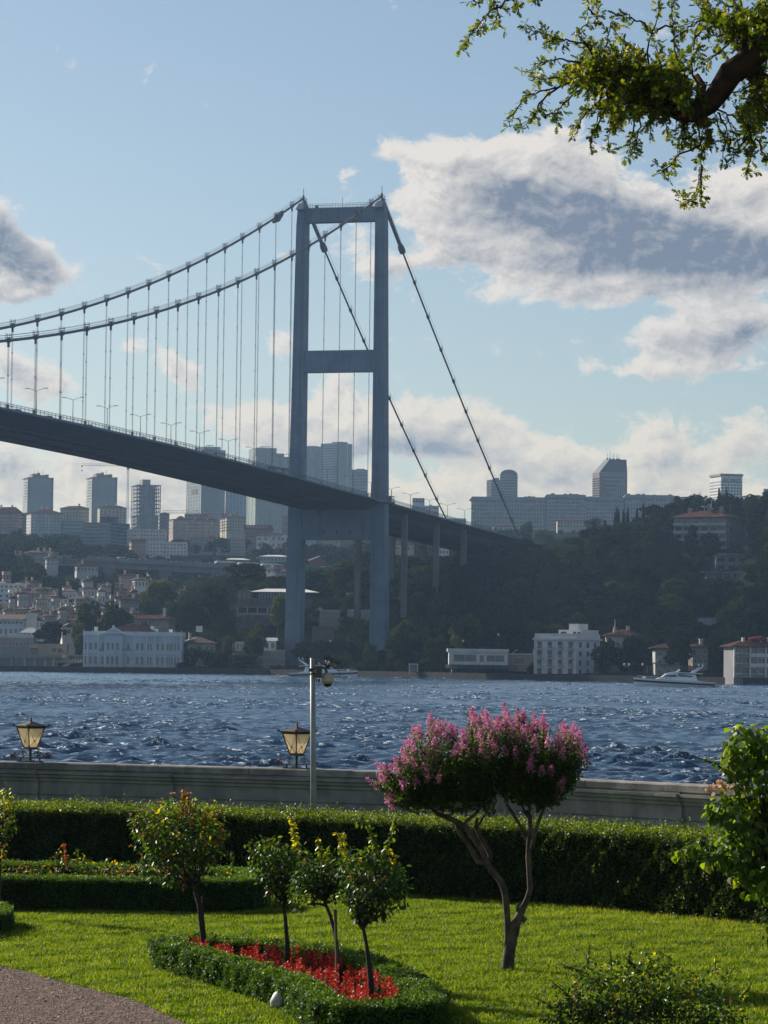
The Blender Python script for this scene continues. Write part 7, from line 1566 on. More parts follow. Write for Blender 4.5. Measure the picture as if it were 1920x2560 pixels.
        B = Bld('small_house', 'small %s-walled house in the crowded cluster on the left hillside' % {'palegrey': 'pale grey'}.get(wl, wl), u-wu/2, u+wu/2, vb-hh, vb, Y, r.choice([0, 5, 6]), 20, wl, cat='house', d=9, group='small houses crowding the left hillside'); B.box(); B.windows(2 if hh > 40 else 1, max(2, int(wu/7)), .4, .42); rm = r.choice([M_tile, M_tilebrown, M_tilebrown])
        (B.hip(r.uniform(4, 8)*B.k, rm, .5, chim=1) if r.random() < .75 else B.parapet(.4))
    # pavilion with broad flat pitched roof, terrace and shore cottages left of the bridge leg
    B = Bld('pavilion', 'long pavilion with wide pale metal roof, crossed by the left bridge leg', 626, 800, 1480, 1496, 1240, 0, wall='white', d=16); k = B.k; b = MB(); b.bb(-B.w/2+3, B.w/2-6, -B.d/2+2.5, B.d/2, B.b0, B.h); b.build('walls', M_gl_pale, B.o)
    b = MB(); b.prism([(-B.w/2, -B.d/2), (B.w/2, -B.d/2), (B.w/2, B.d/2), (-B.w/2, B.d/2)], B.h, B.h+9*k, [(-B.w/2+6, -.5), (B.w/2-6, -.5), (B.w/2-6, .5), (-B.w/2+6, .5)]); b.build('roof', WALL['white'], B.o)
    for i in range(17): b = MB(); x = -B.w/2+3.2+(B.w-9.6)*i/16; b.bb(x-.2, x+.2, -B.d/2+2.2, -B.d/2+2.5, 0, B.h); b.build('post', M_dark, B.o)
    b = MB(); b.bb(-B.w/2+1, B.w/2-3, -B.d/2, B.d/2, B.b0, -.02); b.build('plinth', WALL['darkgrey'], B.o)
    B = Bld('terrace_restaurant', 'open terrace with slim white posts on a stone wall left of the bridge leg', 594, 700, 1519, 1538, 1205, 0, wall='darkgrey', d=9); b = MB(); b.bb(-B.w/2, B.w/2, -B.d/2, B.d/2, B.h, B.h+.4); b.build('roof', WALL['grey'], B.o); B.box('back_wall', WALL['darkgrey'], y0=B.d/2-.3)
    for i in range(5): b = MB(); x = -B.w/2+B.w*i/4.2; b.bb(x-.13, x+.13, -B.d/2, -B.d/2+.25, -1, B.h); b.build('post', WALL['white'], B.o)
    b = MB(); b.bb(-B.w/2, B.w/2, -B.d/2-.4, B.d/2, -9, -.05); b.build('stone_wall', mat('rubble_wall', (.17, .14, .12), .95, (.10, .085, .075), .5, .1, 1.5), B.o); b = MB(); b.bb(-B.w/2, B.w/2, -B.d/2-.1, -B.d/2-.02, 0, .9); b.build('glass_rail', M_gl_mid, B.o)
    B = Bld('stone_house', 'reddish stone house left of the wide pale metal roof', 594, 630, 1478, 1500, 1245, 0, wall='brown', d=8); B.box(); B.windows(1, 3, .3, .5, parts=True); B.parapet(.4)
    for u0, u1, vt, vb, Y, fl, co, wl, rf, lab in ((582, 618, 1606, 1628, 1130, 1, 4, 'palegrey', 'flat', 'pale cottage with tall windows between the two yellow-green trees'), (660, 690, 1602, 1626, 1132, 1, 2, 'blue', 'gable', 'pale blue cottage with a sheet roof left of the bridge leg'), (640, 712, 1627, 1645, 1122, 1, 7, 'beige', 'flat', 'cream veranda house by the shore left of the bridge leg'), (588, 640, 1628, 1650, 1120, 1, 3, 'beige', 'flat', 'low cream wall house under the light green tree'), (655, 712, 1646, 1664, 1112, 1, 4, 'lilac', 'flat', 'low lilac quay house just left of the bridge leg')):
        B = Bld('cottage', lab, u0, u1, vt, vb, Y, 0, wall=wl, d=7); B.box(); B.windows(fl, co, .5, .6, parts=True); (B.parapet(.25, .3, WALL['white'], .3) if rf == 'flat' else B.gable(8*B.k, WALL['palegrey'], .6, 'x'))
    t = empty('advert_board', pt(498, 1580, 1150)); tag(t, 'white blank board standing among dark trees on the left shore', 'board'); b = MB(); k = 1150/F; b.bb(-8*k, 8*k, -.15, .15, 0, 15*k); b.build('panel', WALL['white'], t); b = MB(); b.bb(-.2, .2, 0.16, .4, -14, 14*k); b.build('post', M_dark, t)
    # terraces between the tower legs
    B = Bld('terrace_cafe', 'small terrace cafe between the bridge tower legs', 800, 850, 1527, 1545, 1200, 0, wall='grey', d=7); B.box(); B.windows(1, 5, .6, .5, parts=True, frame=WALL['palegrey']); B.parapet(.3, .3, WALL['palegrey'], .4)
    B = Bld('terrace_cafe', 'second small terrace cafe with white rails nearer the right tower leg', 868, 925, 1524, 1538, 1210, 0, wall='palegrey', d=7); B.box(); B.windows(1, 5, .6, .5, parts=True)
    B = Bld('white_kiosk', 'white framed kiosk high between the bridge tower legs', 866, 892, 1482, 1497, 1260, 0, wall='white', d=5); B.box(); B.windows(1, 3, .5, .6, parts=True)
    B = Bld('retaining_wall', 'brown retaining wall stub on the slope between the tower legs', 780, 836, 1566, 1584, 1180, 0, wall='brown', d=3, cat='wall'); B.box()
    t = empty('parasol', pt(800, 1540, 1190)); tag(t, 'green pyramid parasol between the bridge tower legs', 'parasol'); k = 1190/F; b = MB(); b.prism([(-12*k, -2), (12*k, -2), (12*k, 2), (-12*k, 2)], 14*k, 23*k, [(-.1, -.1), (.1, -.1), (.1, .1), (-.1, .1)]); b.build('canopy', mat('parasol_green', (.22, .34, .15), .8), t); b = MB(); b.bb(-.08, .08, -.08, .08, -6, 15*k); b.build('post', WALL['palegrey'], t)
shore_left()

def shore_right():
    # white hotel: four storeys, little balconies, set-back attic
    Y = 975; B = Bld('white_hotel', 'white four-storey waterfront hotel with little arched balconies', 1335, 1500, 1593, 1691, Y, -66, 38, 'white'); k = B.k; hw, hd, H = B.w/2, B.d/2, B.h; B.box(m=mat('hotel_white', (.66, .67, .68), .8, (.52, .53, .55), .35, .01, 2))
    Mt = WALL['white']; b = MB(); b.bb(-hw-.5, hw+.5, -hd-.5, hd+.5, H-.9, H-.4); b.build('cornice', Mt, B.o); B.parapet(1.1, .3, Mt)
    fl = (H-1.0)/4; Md = mat('shutter_brown', (.10, .075, .055), .7, (.06, .05, .04), 1)
    for j in range(4):
        for i in range(4):
            x = -hw+B.w*(i+.5)/4; z = fl*j; ww = 1.25; wh = fl*.62
            o = obj('window', win_mesh(ww, wh, Md, M_glass), B.o); o.location = (x, -hd, z+fl*.48)
            if j < 4 and j > 0: b = MB(); b.bb(x-1.25, x+1.25, -hd-.75, -hd, z+.10, z+.25); b.bb(x-.9, x+.9, -hd-.5, -hd, z-.12, z+.10); b.bb(x-1.2, x+1.2, -hd-.72, -hd-.66, z+.95, z+1.02); [b.bb(x-1.2+.24*q, x-1.17+.24*q, -hd-.72, -hd-.66, z+.25, z+.95) for q in range(11)]; b.build('balcony', Mt, B.o)
        for i in range(3):
            y = -hd+B.d*(i+.6)/3.3; o = obj('window', win_mesh(1.3, fl*.60, Mt, M_glass), B.o); o.location = (hw, y, fl*j+fl*.5); o.rotation_euler = (0, 0, pi/2)
    b = MB(); b.bb(hw-.35, hw+.12, -hd-.12, -hd+.35, 0, H); b.bb(-hw-.12, -hw+.35, -hd-.12, -hd+.35, 0, H); b.build('quoin', Mt, B.o)
    b = MB(); b.bb(-hw*.1, hw*.98, -hd*.55, hd*.9, H+.0, H+2.3); b.bb(hw*.25, hw*.7, -hd*.3, hd*.5, H+2.31, H+4.2); b.build('attic', Mt, B.o); b = MB(); [b.bb(hw*q, hw*q+1.2, -hd*.55-.05, -hd*.55+.1, H+.8, H+1.7) for q in (0, .12, .6, .8)]; b.build('attic_openings', M_glass, B.o)
    # modern white pavilion with bay window over dark awnings
    Y = 1000; B = Bld('white_pavilion', 'modern white first-floor pavilion with long tinted windows above awnings', 1121, 1268, 1630, 1662, Y, 0, wall='white', d=10); k = B.k; hw, hd, H = B.w/2, B.d/2, B.h; B.box(z0=0); X = lambda u: (u-1194.5)*k; Z = lambda v: (1662-v)*k
    b = MB(); b.bb(-hw-.5, hw+.3, -hd-.5, hd+.3, H, H+1.0); b.build('roof_slab', Mt, B.o)
    for u0_, u1_, v0_, v1_ in ((1133, 1189, 1637, 1654), (1198, 1208, 1638, 1655), (1215, 1259, 1638, 1654)): o = obj('window', win_mesh((u1_-u0_)*k, (v1_-v0_)*k, Mt, mat('tinted_blue_glass', (.05, .11, .13), .1, (.03, .07, .09), .4, spec=.9)), B.o); o.location = (X((u0_+u1_)/2), -hd, Z((v0_+v1_)/2))
    b = MB(); b.bb(-hw+1, hw, -hd+1.2, hd, B.b0-3, -.02); b.build('ground_floor', WALL['darkgrey'], B.o)
    for i in range(9): b = MB(); x = -hw+1+(B.w-1.4)*i/8; b.bb(x-.1, x+.1, -hd-2.2, -hd-2, B.b0, .0); b.build('post', M_dark, B.o)
    b = MB(); b.hexa([(-hw-1, -hd-3, -1.4), (hw+3, -hd-3, -1.4), (hw+3, -hd, -.2), (-hw-1, -hd, -.2), (-hw-1, -hd-3, -1.2), (hw+3, -hd-3, -1.2), (hw+3, -hd, 0.0), (-hw-1, -hd, 0.0)]); b.build('awning', M_dark, B.o)
    b = MB(); [b.bb(x, x+1.0, -hd-1.2, -hd-.2, B.b0+1.6, B.b0+2.5) for x in np.linspace(-hw+1.5, hw-2, 9)]; b.build('tables', WALL['palegrey'], B.o)
    B = Bld('low_house', 'low pinkish grey annex between the pavilion and the white hotel', 1262, 1338, 1637, 1664, 1005, 0, wall='pink', d=9); B.box(); o = obj('window', win_mesh(23*B.k, 15*B.k, WALL['cream'], M_glass), B.o); o.location = (-B.w*.05, -B.d/2, B.h*.42); B.parapet(.4, .3, WALL['white'], .25)
    b = MB(); b.bb(B.w*.42, B.w*.42+.9, -1, 0, B.h, B.h+14*B.k); b.build('chimney', WALL['white'], B.o); b = MB(); b.hexa([(-B.w*.25, -2, B.h+.4), (-B.w*.1, -2, B.h+1.6), (-B.w*.1, 2, B.h+1.6), (-B.w*.25, 2, B.h+.4), (-B.w*.25, -2, B.h+.6), (-B.w*.1, -2, B.h+1.8), (-B.w*.1, 2, B.h+1.8), (-B.w*.25, 2, B.h+.6)]); b.build('skylight', M_skyroof, B.o)
    B = Bld('shore_kiosk', 'white glass bus-shelter-like kiosk on the quay right of the tower', 1022, 1045, 1659, 1679, 1012, 0, wall='white', d=3, cat='kiosk'); b = MB(); b.bb(-B.w/2, B.w/2, -1.5, 1.5, B.h-.3, B.h); [b.bb(x-.15, x+.15, -1.5, -1.2, -1, B.h-.3) for x in (-B.w/2+.15, B.w/2-.15)]; b.build('frame', WALL['palegrey'], B.o); b = MB(); b.bb(-B.w/2+.3, B.w/2-.3, -.9, -.8, 0, B.h-.3); b.build('glazing', M_gl_mid, B.o)
    # houses behind the trees on the right
    B = Bld('villa', 'grey villa with cream trim half hidden behind the dark tree at right', 1634, 1700, 1622, 1692, 948, 0, wall='palegrey', d=10); B.box(); B.windows(3, 3, .45, .5, 0, B.h, parts=True); B.hip(14*B.k, M_tile, 1.3); b = MB(); b.bb(-B.w/2-.9, B.w/2, -B.d/2-1.2, -B.d/2, B.h*.45, B.h*.5); b.build('balcony', WALL['cream'], B.o)
    B = Bld('villa', 'cream villa between the grey villa and the dark tree at right', 1722, 1768, 1618, 1665, 960, 8, 25, 'beige', d=9); B.box(); B.windows(2, 3, .4, .5, parts=True); B.hip(9*B.k, M_tile, .8, chim=1)
    B = Bld('waterfront_apartments', 'waterfront apartment house with white bands and a terracotta roof at the right edge', 1810, 1990, 1618, 1694, 902, 18, 24, 'palegrey', d=13); k = B.k; hw, hd, H = B.w/2, B.d/2, B.h; B.box(m=WALL['grey']); fl = H/3
    for j in range(3):
        b = MB(); b.bb(-hw*.52, hw, -hd-.5, -hd, fl*j+.02, fl*j+fl*.36) if j else None
        if j: b.build('white_band', WALL['white'], B.o)
        for i in range(8): o = obj('window', win_mesh(B.w/8*.74, fl*.48, WALL['cream'] if i % 3 else WALL['white'], M_glass), B.o); o.location = (-hw+B.w*(i+.5)/8, -hd-.02-(.0), fl*(j+.64))
        b = MB(); b.bb(-hw-.3, -hw*.52, -hd-1.0, -hd, fl*j+.0, fl*j+.2); b.bb(-hw-.3, -hw*.52, -hd-1.0, -hd-.94, fl*j+.9, fl*j+1.0); [b.bb(-hw-.3+q*.3, -hw-.26+q*.3, -hd-1.0, -hd-.94, fl*j+.2, fl*j+.9) for q in range(int(hw*.48/.3))]; b.build('balcony', WALL['cream'], B.o)
    for i in range(5): b = MB(); x = -hw+B.w*i/4; b.bb(x-.2, x+.2, -hd-.6, -hd-.2, 0, H); b.build('column', WALL['white'], B.o)
    rf = B.hip(17*k, M_tile, 1.0)
    for fx in (-.38, .05, .4): b = MB(); b.prism([(B.w*fx-2.6, -hd-1.3), (B.w*fx+2.6, -hd-1.3), (B.w*fx+2.6, 0), (B.w*fx-2.6, 0)], H+.1, H+12*k, [(B.w*fx-.1, -hd+2.2), (B.w*fx+.1, -hd+2.2), (B.w*fx+.1, 0), (B.w*fx-.1, 0)]); b.build('roof_gable', M_tile, rf)
    for fx in (-.3, -.02, .1): b = MB(); b.bb(B.w*fx-.35, B.w*fx+.35, -1.5, -.9, H+1.0, H+24*k); b.build('chimney', WALL['white'], rf)
    b = MB(); b.smooth = True; b.tube([(-B.w*.2, -1, H+20*k), (B.w*.0, -1, H+20.5*k), (B.w*.12, -1, H+19*k)], [.4, .9, .3], 8); b.build('red_awning', mat('red_cloth', (.30, .04, .04), .9), rf)
    B = Bld('white_house', 'plain white house with one lit window among the trees at right', 1742, 1793, 1546, 1592, 1075, -18, 22, 'white'); B.box(m=mat('house_bluewhite', (.50, .55, .60), .8)); B.windows(1, 2, .3, .28, B.h*.25, B.h*.75, parts=True, frame=WALL['palegrey']); B.parapet(.3, .3, WALL['pink'])
    B = Bld('red_roofed_house', 'low house whose red roof shows right of the white hotel', 1515, 1602, 1590, 1604, 1010, 0, wall='cream', d=10); B.box(); B.hip(17*B.k, M_tile, .8); b = MB(); b.lathe([(.7, B.h+1), (.5, B.h+2.4), (.2, B.h+3.2), (.08, B.h+5.4)], (-B.w*.27, -B.d*.3, 0), 8); b.box((B.w*.12, -2, B.h+2.6), (1.1, 1, 1.3)); b.build('chimney', WALL['cream'], B.o)
    # hillside apartment house with villas below
    B = Bld('hill_apartments', 'four-storey apartment house with red hipped roof high on the right hill', 1684, 1852, 1294, 1372, 1345, -44, 30, 'pink'); k = B.k; hw, hd, H = B.w/2, B.d/2, B.h; B.box(m=WALL['lilac']); fl = H/4
    for j in range(4):
        for i in range(6): o = obj('window', win_mesh(B.w/6*.66, fl*.52, WALL['white'] if (i+j) % 3 == 0 else WALL['palegrey'], M_glass), B.o); o.location = (-hw+B.w*(i+.5)/6, -hd-.03, fl*(j+.58))
        for i in range(2): o = obj('window', win_mesh(1.5, fl*.4, WALL['lilac'], M_glass), B.o); o.location = (hw, -hd+B.d*(i+.8)/2.6, fl*(j+.55)); o.rotation_euler = (0, 0, pi/2)
        b = MB(); b.bb(-hw-.2, hw+.1, -hd-.9, -hd, fl*j-.1, fl*j+.15); b.bb(-hw-.2, hw+.1, -hd-.9, -hd-.8, fl*j+.15, fl*j+.9) if j > 0 else None; b.build('balcony', WALL['palegrey'], B.o)
    rf = B.hip(19*k, M_tile, 1.2)
    for fx, h_ in ((-.32, 2.2), (.05, 3.6), (.28, 2.6)): b = MB(); b.bb(B.w*fx-.8, B.w*fx+.8, -1.4, 0, H+1.5, H+2.4+h_); b.build('chimney', WALL['beige'], rf)
    b = MB(); b.smooth = True; b.lathe([(.1, 0), (1.0, .3), (1.3, .8)], (-B.w*.02, -2, H+4.4), 10); b.tube([(-B.w*.02, -2, H+3), (-B.w*.02, -2, H+5)], .1, 4); b.tube([(B.w*.1, -2, H+3), (B.w*.12, -2, H+8)], .08, 4); b.build('satellite_dish', WALL['palegrey'], rf)
    B = Bld('hill_villa', 'lilac villa with dark red roof just below the hill apartment house', 1786, 1866, 1390, 1428, 1290, 0, wall='lilac', d=9); B.box(); B.windows(2, 3, .6, .5, parts=True, frame=WALL['lilac']); B.hip(8*B.k, M_tilebrown, .6)
    B = Bld('hill_villa', 'flat-roofed pale villa low on the slope below the lilac villa', 1762, 1848, 1432, 1452, 1265, 0, wall='palegrey', d=9); B.box(); B.windows(1, 4, .6, .6, parts=True, glass=M_gl_mid); b = MB(); b.bb(-B.w/2-2.4, B.w/2+.6, -B.d/2-2, B.d/2, B.h, B.h+.35); b.build('roof_slab', WALL['palegrey'], B.o)
shore_right()

# ------------------------------------------------------------------ yachts
def yacht(name, label, u0, u1, vb, Y, flip, scl, tower):
    """hull profile from bow at x=0 to stern at x=L"""
    k = Y/F; L = (u1-u0)*k; c = pt((u0+u1)/2, vb, Y); t = empty(name, (c[0], Y, -.05)); t.rotation_euler = (0, 0, pi if flip else 0); tag(t, label, 'yacht')
    Wm = mat('gelcoat_white', (.84, .86, .88), .3, (.8, .82, .84), .5, coat=.3); Dk = mat('hull_navy', (.02, .025, .04), .3); N = 14; st = []
    def hull(z0f, z1f, y0f, y1f, m, nm):
        b = MB(); b.smooth = False; P = []
        for i in range(N+1):
            f = i/N; x = -L/2+L*f; hb = L*.125*min(1, (f*2.6))**.6*(1 if f < .9 else 1-.25*(f-.9)); ra = L*.03*(1-f)**2
            z0, z1 = z0f(f), z1f(f); xo = -.06*L*(1-f)**4
            P += [(x+xo*z0f(0)*0+(.055*L*(1-f)**3)*(1-y0f), -hb*y0f, z0), (x, -hb*y1f, z1), (x, hb*y1f, z1), (x+(.055*L*(1-f)**3)*(1-y0f), hb*y0f, z0)]
        b.raw(P, [(i*4+q, i*4+(q+1) % 4, (i+1)*4+(q+1) % 4, (i+1)*4+q) for i in range(N) for q in range(4)]+[(3, 2, 1, 0), (N*4, N*4+1, N*4+2, N*4+3)]); b.build(nm, m, t)
    s = L/33.0
    deck = lambda f: (4.05-1.75*f**.8)*s
    str1 = lambda f: (3.2-1.6*f**.8)*s; str0 = lambda f: (2.3-1.35*f**.9)*s
    hull(lambda f: -.5, str0, .55, .86, Wm, 'hull'); hull(str0, str1, .86, .95, Dk, 'hull_stripe'); hull(str1, deck, .95, 1.0, Wm, 'topsides')
    def prof(pts_, hb, m, nm, par=t, taper=.92):
        b = MB(); n = len(pts_); P = [(-L/2+x*s, -hb*s*(taper if z > 5 else 1), z*s) for x, z in pts_]+[(-L/2+x*s, hb*s*(taper if z > 5 else 1), z*s) for x, z in pts_]
        b.raw(P, [tuple(range(n)), tuple(range(2*n-1, n-1, -1))]+[(i, n+i, n+(i+1) % n, (i+1) % n) for i in range(n)]); return b.build(nm, m, par)
    prof([(8.5, 3.2), (11.5, 4.3), (13.2, 5.6), (15.5, 6.0), (19, 6.0), (24.8, 6.1), (25.8, 3.0), (29.5, 2.4), (8.5, 2.4)], 2.9, Wm, 'cabin')
    prof([(12.0, 4.35), (13.6, 5.35), (16.4, 5.5), (18.0, 4.45)], 2.95, M_glass, 'side_window'); prof([(17.4, 5.55), (18.4, 4.6), (23.4, 4.3), (24.2, 4.9)], 2.95, M_glass, 'side_window')
    prof([(14, 6.0), (17, 6.35), (27.8, 5.9), (27.8, 5.3), (19, 5.7)], 3.0, Wm, 'flybridge'); prof([(17.2, 6.0), (27.6, 5.6), (27.0, 5.3), (19, 5.55)], 3.06, Dk, 'flybridge_stripe')
    prof([(17.2, 6.3), (18.2, 6.3), (19.2, 7.4), (18.8, 7.5)], 2.0, Wm, 'windscreen')
    if tower:
        prof([(23.2, 6.1), (25.0, 6.1), (28.4, 8.6), (27.2, 8.6)], 2.2, Wm, 'radar_arch'); b = MB(); b.bb(-L/2+19.5*s, -L/2+27.4*s, -2.3*s, 2.3*s, 8.55*s, 8.75*s); b.build('sun_canopy', M_dark, t)
        b = MB(); b.box((-L/2+26.6*s, 0, 9.3*s), (.5*s, .5*s, .9*s)); b.box((-L/2+28.2*s, 0, 9.3*s), (.25*s, .25*s, 1.2*s)); b.build('masthead', Wm, t)
        b = MB(); b.bb(-L/2+28.2*s, -L/2+28.9*s, -.05, .05, 5.9*s, 6.6*s); b.build('flag', mat('flag_red', (.5, .03, .03), .8), t)
    b = MB(); b.box((-L/2+4.6*s, 0, 3.9*s), (1.2*s, 1.6*s, .9*s)); b.build('windlass', Wm, t)
    b = MB(); y = 3.4*s
    for i in range(9): f = .05+i*.05; b.tube([(-L/2+L*f, -L*.125*min(1, f*2.6)**.6, deck(f)), (-L/2+L*f, -L*.125*min(1, f*2.6)**.6, deck(f)+.8*s)], .05, 4)
    b.tube([(-L/2+L*f, -L*.125*min(1, f*2.6)**.6, deck(f)+.8*s) for f in np.linspace(.05, .45, 9)], .05, 4); b.build('bow_rail', WALL['palegrey'], t)
    b = MB(); b.smooth = True; b.lathe([(.01, -.5), (.35, -.3), (.4, .5), (.35, 1.1), (.28, 1.25), (.32, 1.5), (.2, 1.75), (0.01, 1.8)], (0, 0, 0), 8)
    return t, s, L
t, s_, L_ = yacht('motor_yacht', 'white motor yacht with a dark stripe heading left near the right shore', 1583, 1786, 1718, 770, False, 1, True)
t2, s2, L2 = yacht('motor_yacht', 'white motor yacht partly behind the camera pole, bow to the right', 722, 894, 1693, 960, True, 1, True)
# wakes: thin foam on the water
M_foam = mat('sea_foam', (.62, .66, .68), .8, (.45, .5, .54), .8)
def foam(label, u0, u1, v, Y, n):
    P = []; X0, X1 = (u0-960)/F*Y, (u1-960)/F*Y; X = rng.uniform(X0, X1, n); Yy = Y+rng.normal(size=n)*2.2; Z = rng.uniform(.18, .42, n)
    v_, f_, t_ = leaves(np.stack([X, Yy, Z], -1), norm(rdir(n)*[1, 1, .25]), np.tile([0, 0, 1.], (n, 1))+rdir(n)*.5, rng.uniform(.25, .8, n), T_OVAL, rng.uniform(0, 1, n))
    tag(obj('foam', np_mesh('foam', v_, f_, M_foam, t_)), label, 'foam', kind='stuff')
foam('thin white wake foam behind the stern of the right yacht', 1782, 1850, 1718, 771, 260); foam('white wake foam left of the yacht behind the camera pole', 690, 735, 1692, 961, 300); foam('bow wave beside the yacht behind the camera pole', 830, 880, 1692, 957, 80)

# quay lamps
for i, (u, vt, lab) in enumerate(((1573, 1662, 'small double quay lamp left of the right yacht'), (1607, 1662, 'small single quay lamp behind the bow of the right yacht'), (1158, 1603, 'slim lamp post above the white pavilion roof'), (1246, 1587, 'slim lamp post in the trees right of the white pavilion'), (826, 1603, 'quay lamp post above the yacht by the camera pole'))):
    Y = YS(u)+6 if vt > 1650 else YS(u)+40; c = pt(u, vt, Y); g = 2.0; t = empty('quay_lamp', (c[0], Y, g)); tag(t, lab, 'lamp', None); b = MB(); b.tube([(0, 0, -2), (0, 0, c[2]-g)], .09, 5); b.build('post', M_dark, t); b = MB(); b.smooth = True
    b.lathe([(.1, -.3), (.4, 0), (.3, .35), (.05, .5)], (0, 0, c[2]-g), 8); (b.lathe([(.1, -.3), (.4, 0), (.3, .35), (.05, .5)], (-1.4, 0, c[2]-g), 8), b.tube([(-1.4, 0, c[2]-g-.4), (0, 0, c[2]-g-.7)], .06, 4)) if 'double' in lab else None; b.build('globe', WALL['white'], t)

# ------------------------------------------------------------------ trees of the far shore
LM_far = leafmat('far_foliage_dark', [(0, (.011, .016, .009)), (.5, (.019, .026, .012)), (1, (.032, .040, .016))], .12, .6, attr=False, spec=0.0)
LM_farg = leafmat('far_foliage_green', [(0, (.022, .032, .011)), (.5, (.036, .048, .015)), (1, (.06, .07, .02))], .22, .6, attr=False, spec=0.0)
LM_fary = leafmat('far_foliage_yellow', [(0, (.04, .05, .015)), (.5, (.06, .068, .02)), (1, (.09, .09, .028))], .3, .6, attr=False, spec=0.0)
M_trunkfar = mat('far_trunk', (.07, .055, .04), .9, (.04, .03, .025), .8)
def crown_mesh(kind, seed, n, lm, sz=1.0):
    """unit tree 10 m tall"""
    r = np.random.default_rng(seed); E_ = []
    if kind == 'broad':
        for i in range(13): a = r.uniform(0, 6.3); q = r.uniform(0, 1)**.6; z = r.uniform(3.2, 8.2); rad = 3.0*(1-((z-5.2)/4.6)**2)**.5; E_.append((rad*q*cos(a), rad*q*sin(a), z, r.uniform(1.3, 2.2), r.uniform(1.1, 1.8)))
    elif kind == 'oval':
        for i in range(12): a = r.uniform(0, 6.3); z = r.uniform(2.0, 8.8); rad = 1.7*(1-((z-5)/5.2)**2)**.5; E_.append((rad*cos(a)*.8, rad*sin(a)*.8, z, r.uniform(1.0, 1.6), r.uniform(1.1, 1.7)))
    elif kind == 'pine':
        for i in range(14): a = r.uniform(0, 6.3); q = r.uniform(0, 1)**.5*3.9; E_.append((q*cos(a), q*sin(a), 8.3-.06*q*q+r.uniform(-.4, .5), r.uniform(1.2, 1.9), r.uniform(.6, 1.0)))
    elif kind == 'cypress':
        for i in range(12): z = .8+8.4*i/11; E_.append((r.normal()*.1, r.normal()*.1, z, .85*(1-(z/10.6)**2.2)+.12, 1.0))
    elif kind == 'cedar':
        for i in range(9):
            z = 2.4+6.6*i/8; rr = 3.4*(1-(z/10.5))+.4
            for j in range(4): a = r.uniform(0, 6.3); E_.append((rr*.55*cos(a), rr*.55*sin(a), z, rr*.62, .38))
    elif kind == 'shrub':
        for i in range(8): a = r.uniform(0, 6.3); q = r.uniform(0, 3.2); E_.append((q*cos(a), q*sin(a), r.uniform(1.5, 4.5), r.uniform(1.5, 2.4), r.uniform(1.3, 2.2)))
    E_ = np.array(E_); wgt = E_[:, 3]**2; k = r.choice(len(E_), n, p=wgt/wgt.sum()); d = norm(r.normal(size=(n, 3))); rad = r.uniform(.72, 1.12, n)
    e = E_[k]; P = e[:, :3]+d*np.stack([e[:, 3], e[:, 3], e[:, 4]], -1)*rad[:, None]
    # drop points buried deep inside other lobes
    ins = np.zeros(n, int)
    for q in E_: ins += (((P-q[:3])/np.array([q[3], q[3], q[4]]))**2).sum(1) < .45
    P = P[ins == 0]; d = d[ins == 0]; n = len(P); s = r.uniform(.34, .72, n)*sz
    D = norm(np.cross(d, r.normal(size=(n, 3)))+d*.5); N = norm(d+r.normal(size=(n, 3))*.45)
    v, f, t = leaves(P-D*(s*.5)[:, None], D, N, s, (np.array([[0, 0, 0], [.4, .42, .1], [1, .1, 0], [.5, -.45, .1]]), np.array([[0, 1, 2, 3]])), np.zeros(n))
    return np_mesh('crown', v, f, lm)
def trunk_mesh(kind):
    b = MB(); h = {'broad': 4.5, 'oval': 3.5, 'pine': 8.2, 'cypress': 2, 'cedar': 8.5, 'shrub': 1.6}[kind]
    b.tube([(0, 0, -3), (0, 0, 0), (.1, .05, h*.5), (0, 0, h)], [.36, .3, .22, .12], 6)
    if kind in ('broad', 'pine'):
        for a in range(5): b.tube([(0, 0, h*.55), (1.4*cos(a*1.3), 1.4*sin(a*1.3), h*.85), (2.4*cos(a*1.3), 2.4*sin(a*1.3), h*1.15 if kind == 'broad' else h)], [.15, .1, .05], 4)
    return b.mesh('trunk', M_trunkfar)
CN = {'broad': 3600, 'oval': 2600, 'pine': 2600, 'cypress': 1500, 'cedar': 2600, 'shrub': 2200}
TN = {'broad': 'broadleaf_tree', 'oval': 'young_tree', 'pine': 'umbrella_pine', 'cypress': 'cypress', 'cedar': 'cedar', 'shrub': 'bush'}
PROTO = {}; TRK = {}
def proto(kind, lm, v):
    key = (kind, lm.name, v)
    if key not in PROTO: PROTO[key] = crown_mesh(kind, abs(hash((kind, v))) % 1000 if False else 31*v+len(kind)*7, CN[kind], lm)
    if kind not in TRK: TRK[kind] = trunk_mesh(kind)
    return PROTO[key], TRK[kind]
def far_tree(kind, x, y, z, h, wf, lm, label, group=None, v=0):
    cm, tm = proto(kind, lm, v); t = empty(TN[kind], (x, y, z), random.uniform(0, 6.3)); s = h/10; t.scale = (s*wf, s*wf, s); tag(t, label, 'bush' if kind == 'shrub' else 'tree', group); obj('trunk', tm, t); obj('crown', cm, t); return t
KEEP = []       # zones of named trees, kept clear of the wood
def named(kind, u0, u1, vt, vb, Y, lm, label):
    base = {'broad': 8.6, 'oval': 5.6, 'pine': 10.2, 'cypress': 2.0, 'cedar': 7.4, 'shrub': 9.5}[kind]
    k = Y/F; c = pt((u0+u1)/2, vb, Y); h = (vb-vt)*k/({'shrub': .62}.get(kind, .97)); wf = (u1-u0)*k/(base*h/10)
    far_tree(kind, c[0], Y, c[2], h, wf, lm, label, None, random.randint(0, 3)); KEEP.append((u0, u1, vt, vb, Y))
